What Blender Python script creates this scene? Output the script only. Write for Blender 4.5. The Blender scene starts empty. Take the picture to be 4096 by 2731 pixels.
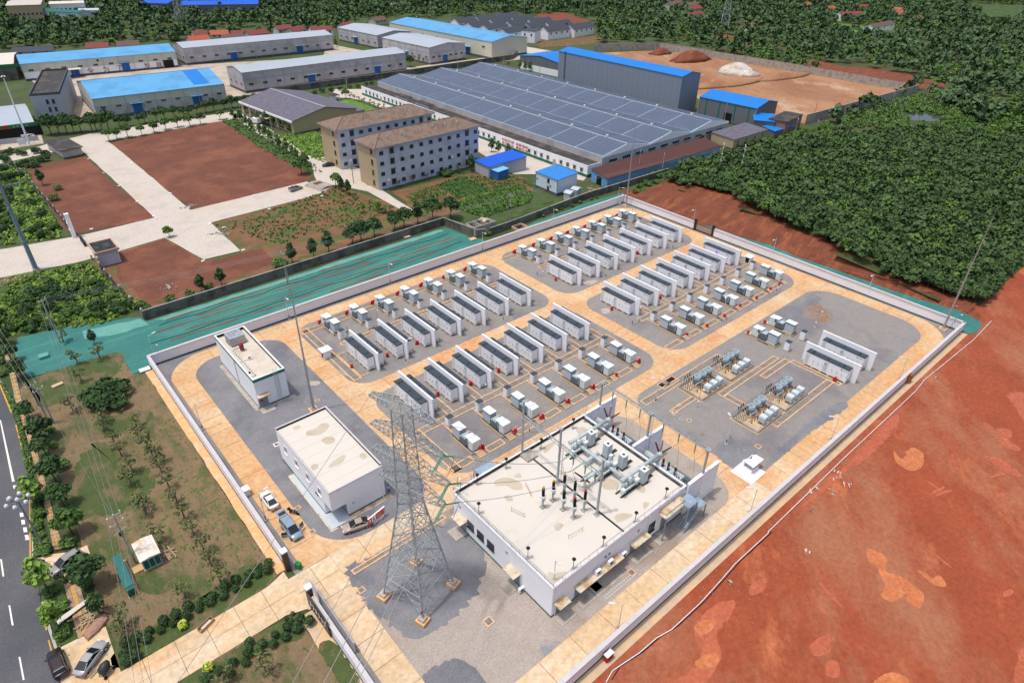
import bpy, bmesh, math, random
import numpy as np
from mathutils import Vector, Matrix
random.seed(7); RNG = np.random.default_rng(11)
D = bpy.data; SC = bpy.context.scene; COL = SC.collection
# ---------------------------------------------------------------- camera, sky, sun, exposure
cam = D.cameras.new('camera'); camo = D.objects.new('camera', cam); COL.objects.link(camo); SC.camera = camo
cam.sensor_fit = 'HORIZONTAL'; cam.sensor_width = 36.0; cam.lens = 36.0 * 2592.5 / 4096; cam.clip_start = 1; cam.clip_end = 6000
RX, DN, FW = ((0.7576229,-0.6524731,0.0169231),(-0.3478397,-0.4255638,-0.8354059),(0.5522818,0.6270361,-0.5493729))
camo.matrix_world = Matrix(((RX[0], -DN[0], -FW[0], 0), (RX[1], -DN[1], -FW[1], 0), (RX[2], -DN[2], -FW[2], 80), (0, 0, 0, 1)))
SUN = Vector((0.26, -0.11, -1.0)).normalized()
w = D.worlds.new('World'); SC.world = w; w.use_nodes = True
nt = w.node_tree; bg = nt.nodes['Background']; sky = nt.nodes.new('ShaderNodeTexSky'); sky.sky_type = 'NISHITA'; sky.sun_disc = False
sky.sun_elevation = math.asin(-SUN.z); sky.sun_rotation = math.atan2(-SUN.x, -SUN.y); sky.air_density = 1.0; sky.dust_density = 4.5
nt.links.new(sky.outputs[0], bg.inputs[0]); bg.inputs[1].default_value = 0.15
sl = D.lights.new('sun', 'SUN'); sl.energy = 2.0; sl.angle = math.radians(2.0); sl.color = (1.0, 0.95, 0.88)
so = D.objects.new('sun', sl); COL.objects.link(so); so.location = (0, 0, 200); so.rotation_euler = SUN.to_track_quat('-Z', 'Y').to_euler()
SC.view_settings.view_transform = 'Standard'; SC.view_settings.look = 'None'; SC.view_settings.exposure = 0.18; SC.view_settings.gamma = 1.0
SC.view_settings.use_curve_mapping = False
try:
    SC.cycles.max_bounces = 5; SC.cycles.diffuse_bounces = 3; SC.cycles.glossy_bounces = 2; SC.cycles.transmission_bounces = 2
    SC.cycles.transparent_max_bounces = 8; SC.cycles.use_adaptive_sampling = True
except Exception:
    pass
# ---------------------------------------------------------------- helpers
def C(h, k=1.0):
    v = [int(h[i:i + 2], 16) / 255 for i in (0, 2, 4)]
    return tuple((x / 12.92 if x <= .04045 else ((x + .055) / 1.055) ** 2.4) * k for x in v) + (1,)
MATS = {}
def mat(name, col, rough=.8, var=.12, scale=1.0, metal=0, col2=None, s2=.3, lo=.5, hi=.6, col3=None, s3=.1, lo3=.55, hi3=.65, stretch=None, rot=0, bump=0, bs=8, fine=0, spec=.3, rnd=0):
    """Principled material: base colour with soft variation, up to two more colours in noise patches, fine grain, bump."""
    m = D.materials.new(name); m.use_nodes = True; n = m.node_tree.nodes; L = m.node_tree.links.new
    b = n['Principled BSDF']; b.inputs['Roughness'].default_value = rough; b.inputs['Metallic'].default_value = metal
    b.inputs['Specular IOR Level'].default_value = spec
    g = n.new('ShaderNodeNewGeometry'); pos = g.outputs['Position']
    if stretch or rot:
        mp = n.new('ShaderNodeMapping'); L(pos, mp.inputs[0]); mp.inputs['Rotation'].default_value = (0, 0, rot)
        mp2 = n.new('ShaderNodeMapping'); L(mp.outputs[0], mp2.inputs[0]); mp2.inputs['Scale'].default_value = stretch or (1, 1, 1); spos = mp2.outputs[0]
    else: spos = pos
    def noise(s, p, det=4, r=.6):
        t = n.new('ShaderNodeTexNoise'); t.inputs['Scale'].default_value = s; t.inputs['Detail'].default_value = det; t.inputs['Roughness'].default_value = r
        L(p, t.inputs['Vector']); return t.outputs['Fac']
    def ramp(f, a, z, ca=(0, 0, 0, 1), cz=(1, 1, 1, 1)):
        t = n.new('ShaderNodeValToRGB'); e = t.color_ramp.elements; e[0].position = a; e[1].position = z; e[0].color = ca; e[1].color = cz; L(f, t.inputs[0]); return t.outputs[0]
    def mix(f, a, z, mode='MIX'):
        t = n.new('ShaderNodeMix'); t.data_type = 'RGBA'; t.blend_type = mode
        if hasattr(f, 'links'): L(f, t.inputs[0])
        else: t.inputs[0].default_value = f
        for s, v in ((6, a), (7, z)):
            if hasattr(v, 'links'): L(v, t.inputs[s])
            else: t.inputs[s].default_value = v
        return t.outputs[2]
    k = lambda c, f: tuple(min(1, x * f) for x in c[:3]) + (1,)
    out = ramp(noise(scale, pos), .3, .7, k(col, 1 - var), k(col, 1 + var))
    if col2: out = mix(ramp(noise(s2, spos, 6, .65), lo, hi), out, col2)
    if col3: out = mix(ramp(noise(s3, spos, 6, .7), lo3, hi3), out, col3)
    if fine: out = mix(1.0, out, ramp(noise(fine, pos, 2, .7), .25, .75, (.8, .8, .8, 1), (1.2, 1.2, 1.2, 1)), 'MULTIPLY')
    if rnd:
        oi = n.new('ShaderNodeObjectInfo'); out = mix(1.0, out, ramp(oi.outputs['Random'], 0, 1, (1 - rnd,) * 3 + (1,), (1 + rnd, 1 + rnd * .8, 1 + rnd * .3, 1)), 'MULTIPLY')
    L(out, b.inputs['Base Color'])
    if bump:
        bp = n.new('ShaderNodeBump'); bp.inputs['Strength'].default_value = bump; bp.inputs['Distance'].default_value = .1
        L(noise(bs, pos, 4), bp.inputs['Height']); L(bp.outputs[0], b.inputs['Normal'])
    MATS[name] = m
    return m
class MB:
    def __init__(s): s.v = []; s.f = []; s.m = []; s.cm = 0
    def add(s, vs, fs):
        o = len(s.v); s.v += [tuple(p) for p in vs]; s.f += [tuple(i + o for i in f) for f in fs]; s.m += [s.cm] * len(fs); return s
    def box(s, x0, x1, y0, y1, z0, z1):
        return s.add([(x, y, z) for z in (z0, z1) for y in (y0, y1) for x in (x0, x1)], [(0, 2, 3, 1), (4, 5, 7, 6), (0, 1, 5, 4), (2, 6, 7, 3), (0, 4, 6, 2), (1, 3, 7, 5)])
    def obox(s, cx, cy, z0, z1, lx, ly, a):
        c, n = math.cos(a), math.sin(a); P = [(cx + c * u * lx / 2 - n * v * ly / 2, cy + n * u * lx / 2 + c * v * ly / 2) for u, v in ((-1, -1), (1, -1), (1, 1), (-1, 1))]
        return s.prism(P, z0, z1)
    def prism(s, P, z0, z1):
        n = len(P); a = sum(P[i][0] * P[(i + 1) % n][1] - P[(i + 1) % n][0] * P[i][1] for i in range(n))
        if a < 0: P = P[::-1]
        return s.add([(p[0], p[1], z0) for p in P] + [(p[0], p[1], z1) for p in P], [tuple(range(n))[::-1], tuple(range(n, 2 * n))] + [(i, (i + 1) % n, n + (i + 1) % n, n + i) for i in range(n)])
    def sheet(s, P, z):
        n = len(P); a = sum(P[i][0] * P[(i + 1) % n][1] - P[(i + 1) % n][0] * P[i][1] for i in range(n))
        if a < 0: P = P[::-1]
        return s.add([(p[0], p[1], z) for p in P], [tuple(range(n))])
    def tube(s, a, b, r, n=6, r2=None, cap=True):
        a, b = Vector(a), Vector(b); d = (b - a)
        if d.length < 1e-6: return s
        d.normalize(); u = d.orthogonal().normalized(); v = d.cross(u); r2 = r if r2 is None else r2
        R = [(math.cos(2 * math.pi * i / n), math.sin(2 * math.pi * i / n)) for i in range(n)]
        vs = [a + (u * c + v * t) * r for c, t in R] + [b + (u * c + v * t) * r2 for c, t in R]
        fs = [(i, (i + 1) % n, n + (i + 1) % n, n + i) for i in range(n)]
        if cap: fs += [tuple(range(n))[::-1], tuple(range(n, 2 * n))]
        return s.add(vs, fs)
    def bar(s, a, b, t):  # square member between two points
        return s.tube(a, b, t * .7, 4)
    def path(s, pts, r, n=5):
        for a, b in zip(pts, pts[1:]): s.tube(a, b, r, n, cap=False)
        return s
    def ball(s, c, r, n=8, m=5, sz=1.0):
        vs = [(c[0], c[1], c[2] - r * sz)]; 
        for j in range(1, m):
            t = math.pi * j / m
            for i in range(n): vs.append((c[0] + r * math.sin(t) * math.cos(2 * math.pi * i / n), c[1] + r * math.sin(t) * math.sin(2 * math.pi * i / n), c[2] - r * sz * math.cos(t)))
        vs.append((c[0], c[1], c[2] + r * sz)); fs = [(0, 1 + (i + 1) % n, 1 + i) for i in range(n)]
        for j in range(m - 2):
            for i in range(n): fs.append((1 + j * n + i, 1 + j * n + (i + 1) % n, 1 + (j + 1) * n + (i + 1) % n, 1 + (j + 1) * n + i))
        e = len(vs) - 1; o = 1 + (m - 2) * n; fs += [(e, o + i, o + (i + 1) % n) for i in range(n)]
        return s.add(vs, fs)
    def loft(s, rings, cap=True):  # rings of equal length
        n = len(rings[0]); vs = [p for r in rings for p in r]; fs = []
        for j in range(len(rings) - 1):
            for i in range(n): fs.append((j * n + i, j * n + (i + 1) % n, (j + 1) * n + (i + 1) % n, (j + 1) * n + i))
        if cap: fs += [tuple(range(n))[::-1], tuple(range((len(rings) - 1) * n, len(rings) * n))]
        return s.add(vs, fs)
    def mesh(s, name, mats, smooth=False):
        me = D.meshes.new(name); me.from_pydata(s.v, [], s.f)
        for m in (mats if isinstance(mats, (list, tuple)) else [mats]): me.materials.append(m if not isinstance(m, str) else MATS[m])
        if any(s.m): me.polygons.foreach_set('material_index', s.m)
        if smooth: me.polygons.foreach_set('use_smooth', [True] * len(me.polygons))
        me.update(); return me
    def build(s, name, mats, parent=None, smooth=False):
        return link(name, s.mesh(name, mats, smooth), parent)
def link(name, me, parent=None):
    o = D.objects.new(name, me); COL.objects.link(o)
    if parent: o.parent = parent
    return o
def tag(o, label, cat, group=None, kind=None):
    if label: o['label'] = label
    if cat: o['category'] = cat
    if group: o['group'] = group
    if kind: o['kind'] = kind
    return o
def thing(name, label, cat, loc=(0, 0, 0), rz=0, group=None):
    o = D.objects.new(name, None); COL.objects.link(o); o.empty_display_size = .2
    o.location = (loc[0], loc[1], loc[2] if len(loc) > 2 else 0); o.rotation_euler = (0, 0, rz)
    return tag(o, label, cat, group)
def struct(name, mb, m, parent=None):
    o = mb.build(name, m, parent)
    if not parent: o['kind'] = 'structure'
    return o
KIDS = {}
def dup(root, loc, rz=None, label=None, group=None, sc=None):
    def rec(o, par):
        c = o.copy(); COL.objects.link(c)
        if par: c.parent = par; c.matrix_parent_inverse = o.matrix_parent_inverse
        for ch in o.children: rec(ch, c)
        return c
    r = rec(root, None); r.location = (loc[0], loc[1], loc[2] if len(loc) > 2 else 0)
    if rz is not None: r.rotation_euler = (0, 0, rz)
    if sc: r.scale = (sc, sc, sc)
    if label: r['label'] = label
    if group: r['group'] = group
    return r
ORD = ['first', 'second', 'third', 'fourth', 'fifth', 'sixth', 'seventh', 'eighth', 'ninth', 'tenth', 'eleventh', 'twelfth', 'thirteenth', 'fourteenth', 'fifteenth', 'sixteenth', 'seventeenth', 'eighteenth', 'nineteenth', 'twentieth'] 
ORD += ['twenty-' + o for o in ORD[:9]] + ['thirtieth'] + ['thirty-' + o for o in ORD[:9]] + ['fortieth'] + ['forty-' + o for o in ORD[:9]]
def rrect(x0, x1, y0, y1, r, n=7):
    """rectangle with corner radii r = (lower-left, lower-right, upper-right, upper-left)"""
    if not isinstance(r, (tuple, list)): r = (r,) * 4
    P = []
    for (cx, cy, sx, sy, a0), q in zip(((x0, y0, 1, 1, 180), (x1, y0, -1, 1, 270), (x1, y1, -1, -1, 0), (x0, y1, 1, -1, 90)), r):
        if q < .05: P.append((cx, cy)); continue
        for i in range(n + 1):
            a = math.radians(a0 + 90 * i / n); P.append((cx + sx * q + q * math.cos(a), cy + sy * q + q * math.sin(a)))
    return P

# ---------------------------------------------------------------- materials
V3 = lambda a, b, c: (a, b, c)
mat('land', C('46552f', .9), var=.25, scale=.06, col2=C('55502f', .8), s2=.02, lo=.5, hi=.66, fine=.7)
mat('red_field', C('94482c', .95), var=.12, scale=.12, col2=C('b86a44', .92), s2=.14, lo=.55, hi=.68, col3=C('9f6649', .92), s3=.05, lo3=.46, hi3=.62, stretch=(1, .42, 1), rot=.9, bump=.6, bs=2.5, fine=1.3)
mat('wet_mud', C('a8583a'), var=.1, scale=.4, rough=.45, col2=C('ad5f42'), s2=.5, spec=.4, fine=2)
mat('wet_mud_light', C('b56a40'), var=.1, scale=.5, rough=.4, col2=C('c0774a'), s2=.6, spec=.4, fine=2)
mat('red_bank', C('6f3d2a'), var=.22, scale=.25, col2=C('8a5233'), s2=.2, lo=.5, hi=.65, stretch=(.5, 2.2, 1), bump=.9, bs=1.5, fine=2)
mat('plot_soil', C('6a4030'), var=.18, scale=.2, col2=C('7d4e39'), s2=.07, lo=.48, hi=.62, bump=1.0, bs=3, fine=2.4)
mat('plot_green', C('74523a'), var=.2, scale=.2, col2=C('4a5a2a'), s2=.13, lo=.46, hi=.58, col3=C('8a5a40'), s3=.1, lo3=.55, hi3=.65, stretch=(1, 1.7, 1), bump=.8, bs=3, fine=2.2)
mat('weedy', C('48602c', .8), var=.25, scale=.3, col2=C('36481f', .8), s2=.2, col3=C('6b6a42'), s3=.08, lo3=.58, hi3=.68, bump=.8, bs=4, fine=1.6)
mat('bright_grass', C('5f8a36', .75), var=.2, scale=.2, col2=C('78983f', .75), s2=.12, bump=.6, bs=5, fine=2)
mat('lawn', C('7d6a4e', .9), var=.12, scale=.5, col2=C('535a34', .85), s2=.13, lo=.5, hi=.62, col3=C('4d5a2c', .85), s3=.8, lo3=.58, hi3=.63, stretch=(1.4, .6, 1), bump=.5, bs=6, fine=3)
mat('lawn_green', C('4f5d30', .8), var=.15, scale=.5, col2=C('76664a', .85), s2=.25, lo=.5, hi=.6, stretch=(1.2, .7, 1), bump=.5, bs=6, fine=3)
mat('crop', C('3d6428', .8), var=.2, scale=.6, col2=C('2c4d1e', .8), s2=1.2, lo=.45, hi=.6, stretch=(.25, 2.5, 1), bump=1, bs=3, fine=2)
mat('netting', C('3a7a73', .85), rough=.8, var=.08, scale=.2, col2=C('47897f', .85), s2=.12, lo=.48, hi=.6, stretch=(.3, 1.6, 1), bump=.4, bs=1.2, fine=2.5)
mat('netting_pale', C('63a095', .9), rough=.7, var=.1, scale=.3, bump=.4, bs=1.2, fine=2.5)
mat('white_road', C('bcb3a8'), var=.04, scale=.3, col2=C('b8a58b'), s2=.06, lo=.54, hi=.75, col3=C('aca49c'), s3=.1, lo3=.52, hi3=.72, fine=2)
mat('yard', C('b3a696'), var=.1, scale=.2, col2=C('8d8478'), s2=.09, lo=.5, hi=.66, fine=1)
mat('sandy_pit', C('a67c5a', .9), var=.12, scale=.05, col2=C('94664a', .9), s2=.035, lo=.45, hi=.62, col3=C('b99a7c', .9), s3=.04, lo3=.56, hi3=.66, stretch=(1, .5, 1), rot=.6, bump=.8, bs=.6, fine=.6)
mat('asphalt', C('58595c'), var=.09, scale=.4, col2=C('4d4f54'), s2=.05, lo=.45, hi=.6, fine=3)
mat('road_paint', C('dcd9d2'), var=.05, scale=3); mat('yellow_paint', C('c9983f'), var=.08, scale=2)
mat('paving', C('9c8672'), var=.18, scale=1.5, col2=C('b1997f'), s2=.8, fine=3)
mat('kerb', C('aaa59c'), var=.08, scale=1)
mat('gravel_grey', C('7b7b7e'), var=.07, scale=.5, col2=C('6a6b70'), s2=.12, lo=.45, hi=.62, col3=C('8d8a88'), s3=.3, lo3=.6, hi3=.7, fine=4, bump=.5, bs=5)
mat('gravel_tan', C('86827e'), var=.07, scale=.5, col2=C('757274'), s2=.06, lo=.5, hi=.62, col3=C('887868'), s3=.08, lo3=.62, hi3=.8, fine=4, bump=.5, bs=5)
mat('gravel_warm', C('a0968c'), var=.06, scale=.5, col2=C('948578'), s2=.08, lo=.5, hi=.62, col3=C('84848a'), s3=.05, lo3=.6, hi3=.64, fine=4, bump=.5, bs=5)
mat('slab_orange', C('c49e74'), var=.05, scale=.25, col2=C('cbb595'), s2=.16, lo=.4, hi=.68, col3=C('c78a56'), s3=.2, lo3=.48, hi3=.74, stretch=(.5, .5, 1), fine=1.2, rnd=.05)
mat('slab_pale', C('c6ac89'), var=.04, scale=.3, col2=C('cdbda6'), s2=.16, lo=.42, hi=.68, col3=C('cc9d6c'), s3=.22, lo3=.52, hi3=.76, stretch=(.4, 1.1, 1), fine=1.2, rnd=.05)
mat('joint', C('6b5a48'))
mat('edging', C('d9a777'), var=.1, scale=.8, col2=C('cdb192'), s2=.4, fine=2)
mat('trench_cover', C('807e7a'), var=.12, scale=1.2, col2=C('75706a'), s2=.6, rnd=.1, fine=3)
mat('dark_hose', C('1f4a48')); mat('pond', C('3b4634'), rough=.08, var=.1, spec=.6)
def rag(P, amp=.6, step=4.0, seed=1):
    r = random.Random(seed); out = []
    if step < 2:
        q = []; n = len(P)
        for i in range(n):
            p0, p1, p2, p3 = P[i - 1], P[i], P[(i + 1) % n], P[(i + 2) % n]
            for t in (0, .25, .5, .75): q.append(tuple(.5 * (2 * p1[k] + (p2[k] - p0[k]) * t + (2 * p0[k] - 5 * p1[k] + 4 * p2[k] - p3[k]) * t * t + (3 * p1[k] - p0[k] - 3 * p2[k] + p3[k]) * t ** 3) for k in (0, 1)))
        P = q; rough = True; ar = abs(sum(P[i - 1][0] * P[i][1] - P[i][0] * P[i - 1][1] for i in range(len(P)))) / 2; amp = min(amp * 1.4, .055 * math.sqrt(ar)); step = .5
    for i in range(len(P)):
        a, b = P[i], P[(i + 1) % len(P)]; d = math.hypot(b[0] - a[0], b[1] - a[1]); n = max(1, min(40, int(d / step)))
        for k in range(n):
            t = k / n; j = amp if k else amp * .3; out.append((a[0] + (b[0] - a[0]) * t + r.uniform(-j, j), a[1] + (b[1] - a[1]) * t + r.uniform(-j, j)))
    return out
def flat(name, P, z, m, amp=0, step=4):
    return struct(name, MB().sheet(rag(P, amp, step) if amp else P, z), m)
# ---------------------------------------------------------------- ground, plots and fields
g = MB(); n = 24
for i in range(n):
    for j in range(n): g.add([(-500 + 85 * (i + u), -900 + 110 * (j + v), -.12) for u, v in ((0, 0), (1, 0), (1, 1), (0, 1))], [(0, 1, 2, 3)])
struct('ground', g, 'land')
flat('red_earth_field', [(-60, 26.6), (166, 26.6), (175.31,25.92), (181.06,30.72), (202.33,31.58), (218.76,29.81), (278.19,16.29), (330, -190), (-60, -190)], -.06, 'red_field', .5, 5)
def puddles(lst, m, z):
    for k, P in enumerate(lst):
        flat('mud_patch', P, z + .0004 * k, m, .35, 1.0)
puddles([[(84.77,13.33), (85.64,12.19), (85.56,10.64), (83.10,9.58), (83.83,7.96), (83.63,6.14), (83.04,4.22), (80.47,3.82), (80.25,5.39), (81.45,6.03), (78.60,6.55), (78.24,8.26), (80.43,8.58), (81.74,9.96), (82.88,10.80), (82.86,12.12)],
         [(53.59,22.46), (55.61,22.27), (56.90,21.18), (55.93,20.69), (53.44,21.09)], [(110.63,20.09), (109.62,18.29), (113.94,18.49), (114.12,16.43), (110.33,15.14), (107.63,15.95), (107.96,18.57)],
         [(49.65,19.42), (52.00,19.02), (53.14,18.26), (51.61,17.38), (49.57,18.33)], [(86.69,6.57), (87.25,5.85), (87.11,4.70), (88.41,4.11), (87.32,2.80), (86.06,3.85)], [(65.19,3.23), (67.54,2.57), (68.56,1.33), (68.06,0.30), (65.02,2.87)]], 'wet_mud_light', -.048)
puddles([[(45.02,19.77), (47.55,19.26), (51.33,19.58), (52.62,21.57), (54.91,22.86), (59.35,22.50), (61.47,21.18), (59.02,20.29), (55.07,19.93), (53.35,17.88), (50.16,17.06), (48.03,17.23)],
         [(84.84,23.99), (92.01,23.47), (101.09,23.18), (106.38,23.23), (107.25,24.04), (100.17,23.95), (90.21,24.31)], [(101.31,24.09), (114.84,24.55), (121.08,24.50), (121.23,23.51), (116.66,22.63), (107.78,22.45), (101.99,22.80)],
         [(145.69,12.41), (149.33,10.38), (139.03,7.49), (143.82,10.67)], [(63.44,10.99), (66.66,10.16), (64.59,8.80), (62.42,9.83)], [(62.67,8.43), (63.93,7.56), (62.27,6.45), (61.07,7.46)], [(65.14,21.18), (68.11,20.65), (66.54,19.52), (64.09,20.15)], [(121.68,9.02), (123.39,6.85), (121.67,2.87), (120.31,4.70)], [(129.52,8.72), (129.82,5.70), (128.27,5.44), (127.75,7.81)], [(78.75,-8.22), (83.91,-7.50), (84.30,-7.83), (79.78,-9.09)], [(132.27,10.12), (133.91,8.35), (131.52,7.47), (130.76,8.90)]], 'wet_mud', -.052)
rs = random.Random(5)
for k in range(60):   # short bright scrapes left by the tracked machine
    x, y = rs.uniform(60, 150), rs.uniform(-45, 14); a = math.radians(rs.choice((62, -25, 75)) + rs.uniform(-12, 12)); l, q = rs.uniform(.8, 2.4), rs.uniform(.15, .4)
    flat('mud_patch', [(x + l * math.cos(a) * u - q * math.sin(a) * v, y + l * math.sin(a) * u + q * math.cos(a) * v) for u, v in ((-1, -.6), (.2, -1), (1, -.3), (.8, .8), (-.3, 1))], -.046 + .0005 * k, 'wet_mud', .25, .8)
# brown plots and concrete estate roads to the north-west
flat('plot_earth', [(49.10,306.39), (96.96,313.79), (99.29,299.31), (98.59,263.21), (95.67,218.89), (91.19,214.87), (51.17,213.49)], -.06, 'plot_soil', .5)
flat('plot_earth', [(16.24,286.08), (26.93,292.67), (37.73,292.25), (40.34,213.05), (18.58,215.77), (17.05,220.60), (17.31,253.15)], -.06, 'plot_soil', .5)
flat('plot_earth', [(17.70,193.44), (25.33,196.03), (38.09,197.07), (41.76,174.79), (51.62,173.90), (51.94,199.52), (83.64,200.97), (97.50,206.01), (102.97,183.23), (103.72,163.69), (109.68,160.32), (61.97,156.18), (22.56,156.16), (20.29,163.92)], -.06, 'plot_green', .6)
flat('scraped_earth', [(22.42,193.07), (37.81,196.13), (41.58,174.26), (56.76,172.69), (57.06,161.82), (30.72,158.25), (23.30,158.76), (21.08,174.78)], -.05, 'plot_soil', .8)
flat('weed_strip', [(96.96,313.79), (104.06,314.13), (107.72,284.23), (100.32,221.29), (95.67,218.89), (94.85,258.73)], -.045, 'weedy', .8)
flat('weed_strip', [(11.85,302.41), (18.35,291.10), (16.12,214.60), (0.91,219.21)], -.05, 'weedy', .8)
flat('weed_strip', [(-2.08,196.51), (7.82,198.04), (17.25,193.80), (21.80,158.64), (12.27,156.19), (-3.26,162.92), (-11.25,162.73), (-7.74,195.10)], -.05, 'weedy', .6)
flat('bright_meadow', [(107.88,275.73), (122.54,272.98), (122.32,256.63), (105.58,229.85), (104.54,244.17)], -.04, 'bright_grass', .4)
flat('bright_meadow', [(154.23,313.02), (163.93,317.36), (164.09,273.93), (149.60,275.09)], -.04, 'bright_grass', .4)
flat('vegetable_garden', [(109.56,188.39), (139.16,188.02), (155.64,175.19), (154.42,164.32), (144.50,155.68), (107.99,160.31), (104.62,167.52), (108.63,178.78)], -.05, 'plot_green', .6)
flat('crop_field', [(123.42,167.14), (148.02,166.48), (146.48,156.75), (139.88,151.66), (119.80,150.95), (117.68,161.87)], -.03, 'crop', .4)
flat('crop_field', [(124.99,184.49), (138.98,185.15), (136.61,167.17), (123.47,169.63)], -.03, 'crop', .4)
flat('weed_strip', [(116.57,149.07), (140.28,148.87), (153.90,148.29), (162.00,149.97), (150.20,161.98), (152.52,171.62), (158.12,161.42), (164.16,149.93), (158.62,144.58), (115.53,145.59)], -.045, 'weedy', .5)
def road(name, P, z, m='white_road', amp=.12): flat(name, P, z, m, amp, 6)
road('estate_road', [(0.56,216.59), (19.20,213.31), (40.24,214.00), (51.17,213.49), (91.39,215.28), (92.13,202.07), (82.90,201.05), (51.94,199.52), (38.00,196.76), (25.11,195.14), (15.34,194.65), (-2.01,197.06), (-12.67,199.09), (-11.10,217.24)], .0)
road('estate_road', [(38.60,298.44), (49.23,312.43), (49.93,300.52), (50.92,212.76), (40.24,212.69)], .01)
road('estate_road', [(37.90,197.23), (52.26,199.69), (51.55,174.67), (41.77,175.47)], .01)
road('side_street', [(12.71,308.89), (30.23,319.33), (48.08,325.34), (108.20,324.85), (104.26,312.07), (49.99,308.76), (38.09,297.45), (29.27,305.62), (11.78,301.84)], -.02)
road('side_street', [(108.20,324.85), (109.58,317.79), (108.45,283.67), (105.30,240.12), (102.03,234.57), (101.57,278.90), (103.28,314.72)], -.02)
road('forecourt', [(103.69,237.95), (109.79,238.04), (114.09,207.54), (107.82,194.07), (105.71,166.66), (103.14,167.77), (103.15,193.42), (97.50,206.01), (91.21,202.79), (95.92,218.70)], -.01)
road('factory_apron', [(168.01,339.03), (181.09,329.46), (179.21,159.94), (169.69,155.28), (164.58,168.24), (154.37,176.18), (161.95,210.86), (167.19,247.93), (166.91,309.32), (158.18,325.16)], -.02)
road('warehouse_yard', [(46.00,468.67), (124.95,451.07), (215.66,422.93), (220.54,366.39), (330.12,363.02), (313.55,344.61), (233.41,357.19), (218.60,344.21), (119.40,353.77), (110.69,345.32), (49.31,350.61), (38.06,363.74), (46.53,434.31)], -.04, 'yard')
road('warehouse_yard', [(232.66,474.09), (243.59,403.35), (217.07,360.82), (199.46,415.71)], -.035, 'yard')
road('truck_yard', [(19.40,359.75), (32.35,349.95), (28.89,320.35), (14.26,320.68)], -.03, 'yard')
road('country_road', [(343.49,380.57), (346.94,350.33), (340.82,344.03), (322.35,356.93)], -.03)
flat('pit_floor', [(369.53,331.91), (412.79,314.45), (418.93,295.87), (422.83,232.62), (422.83,232.62), (433.49,144.58), (309.54,145.40), (307.36,154.51), (309.03,203.29), (356.12,298.54)], -.05, 'sandy_pit', .8, 8)
flat('bare_slope', [(455.13,228.49), (474.21,227.39), (466.58,206.10), (475.26,190.71), (475.78,164.07), (463.38,137.32), (438.96,140.57), (448.31,171.55), (438.22,203.86)], -.04, 'red_bank', 1, 6)
flat('bare_slope', [(523.39,363.03), (525.48,335.17), (491.58,284.60), (483.01,296.62), (508.02,339.61)], -.04, 'red_bank', 1, 6)
flat('bare_slope', [(466.51,508.51), (494.30,520.93), (505.31,503.74), (481.63,443.85), (451.55,438.29), (460.05,484.47)], -.04, 'red_bank', 1, 6)
flat('terraced_plot', [(364.43,402.70), (424.39,388.76), (444.30,375.36), (389.61,360.68), (349.03,371.00)], -.045, 'plot_green', 1, 6)
flat('meadow', [(673.44,319.19), (676.39,282.25), (684.22,236.59), (690.05,202.67), (655.96,225.67), (618.52,265.44), (610.73,293.34)], -.045, 'bright_grass', 2, 8)
flat('meadow', [(983.78,313.85), (1032.00,257.49), (827.90,200.35), (817.55,225.54)], -.045, 'weedy', 2, 10)
flat('meadow', [(534.28,162.74), (599.63,136.44), (525.56,115.71), (513.52,149.90)], -.045, 'bright_grass', 2, 8)
flat('dry_grass', [(346.34,96.31), (374.21,86.79), (380.35,75.05), (363.18,70.25), (344.75,86.47)], -.04, 'lawn', 1.5, 8)
flat('meadow', [(111.78,632.42), (221.72,573.99), (210.20,546.22), (144.02,597.24)], -.045, 'weedy', 2, 8)
flat('pond_water', [(371.95,124.47), (381.95,119.76), (378.77,108.53), (364.51,108.90), (357.26,116.91)], -.03, 'pond', 1, 4)
# green dust netting spread between the two walls
flat('netting_sheet', [(-4.97,153.46), (-4.30,143.64), (2.88,142.54), (11.11,142.46), (11.89,138.56), (12.22,131.55), (15.43,131.46), (15.4, 132.4), (109.0, 133.0), (109.5, 138.5), (107.5, 141.5), (106, 152.2), (72, 152.2), (46.9, 151.6), (20.5, 151.4), (19.86,154.04), (17.21,155.87), (12.10,157.15), (5.94,160.30), (-3.33,161.84)], -.045, 'netting', .25, 3)
flat('netting_sheet', [(24, 149.3), (104, 150.3), (104, 152), (72, 151.6), (46.9, 151.2), (22, 151)], -.03, 'netting_pale', .3, 2)
flat('netting_sheet', [(8.20,156.01), (19.51,153.67), (20.40,149.45), (12.69,149.93), (7.82,152.14)], -.03, 'netting_pale', .3, 2)
flat('netting_sheet', [(112, 133.2), (166, 133.2), (172, 138), (158, 139.6), (122, 137.6)], -.045, 'netting', .3, 3)
flat('netting_sheet', [(165.2, 131), (165.2, 26), (168, 25), (173, 25.6), (175, 30), (175.2, 36), (173.4, 40), (174.6, 44), (173, 52), (173.4, 62), (171.8, 72), (173.2, 82), (171.2, 92), (171.2, 100), (169, 106), (170.6, 113), (170.8, 131)], .02, 'netting', .3, 2.5)
flat('foot_earth', [(165, 133), (165, 24), (180, 22), (182, 40), (180, 80), (184, 136), (172, 140)], -.08, 'red_bank')
rn = random.Random(3)
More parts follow.
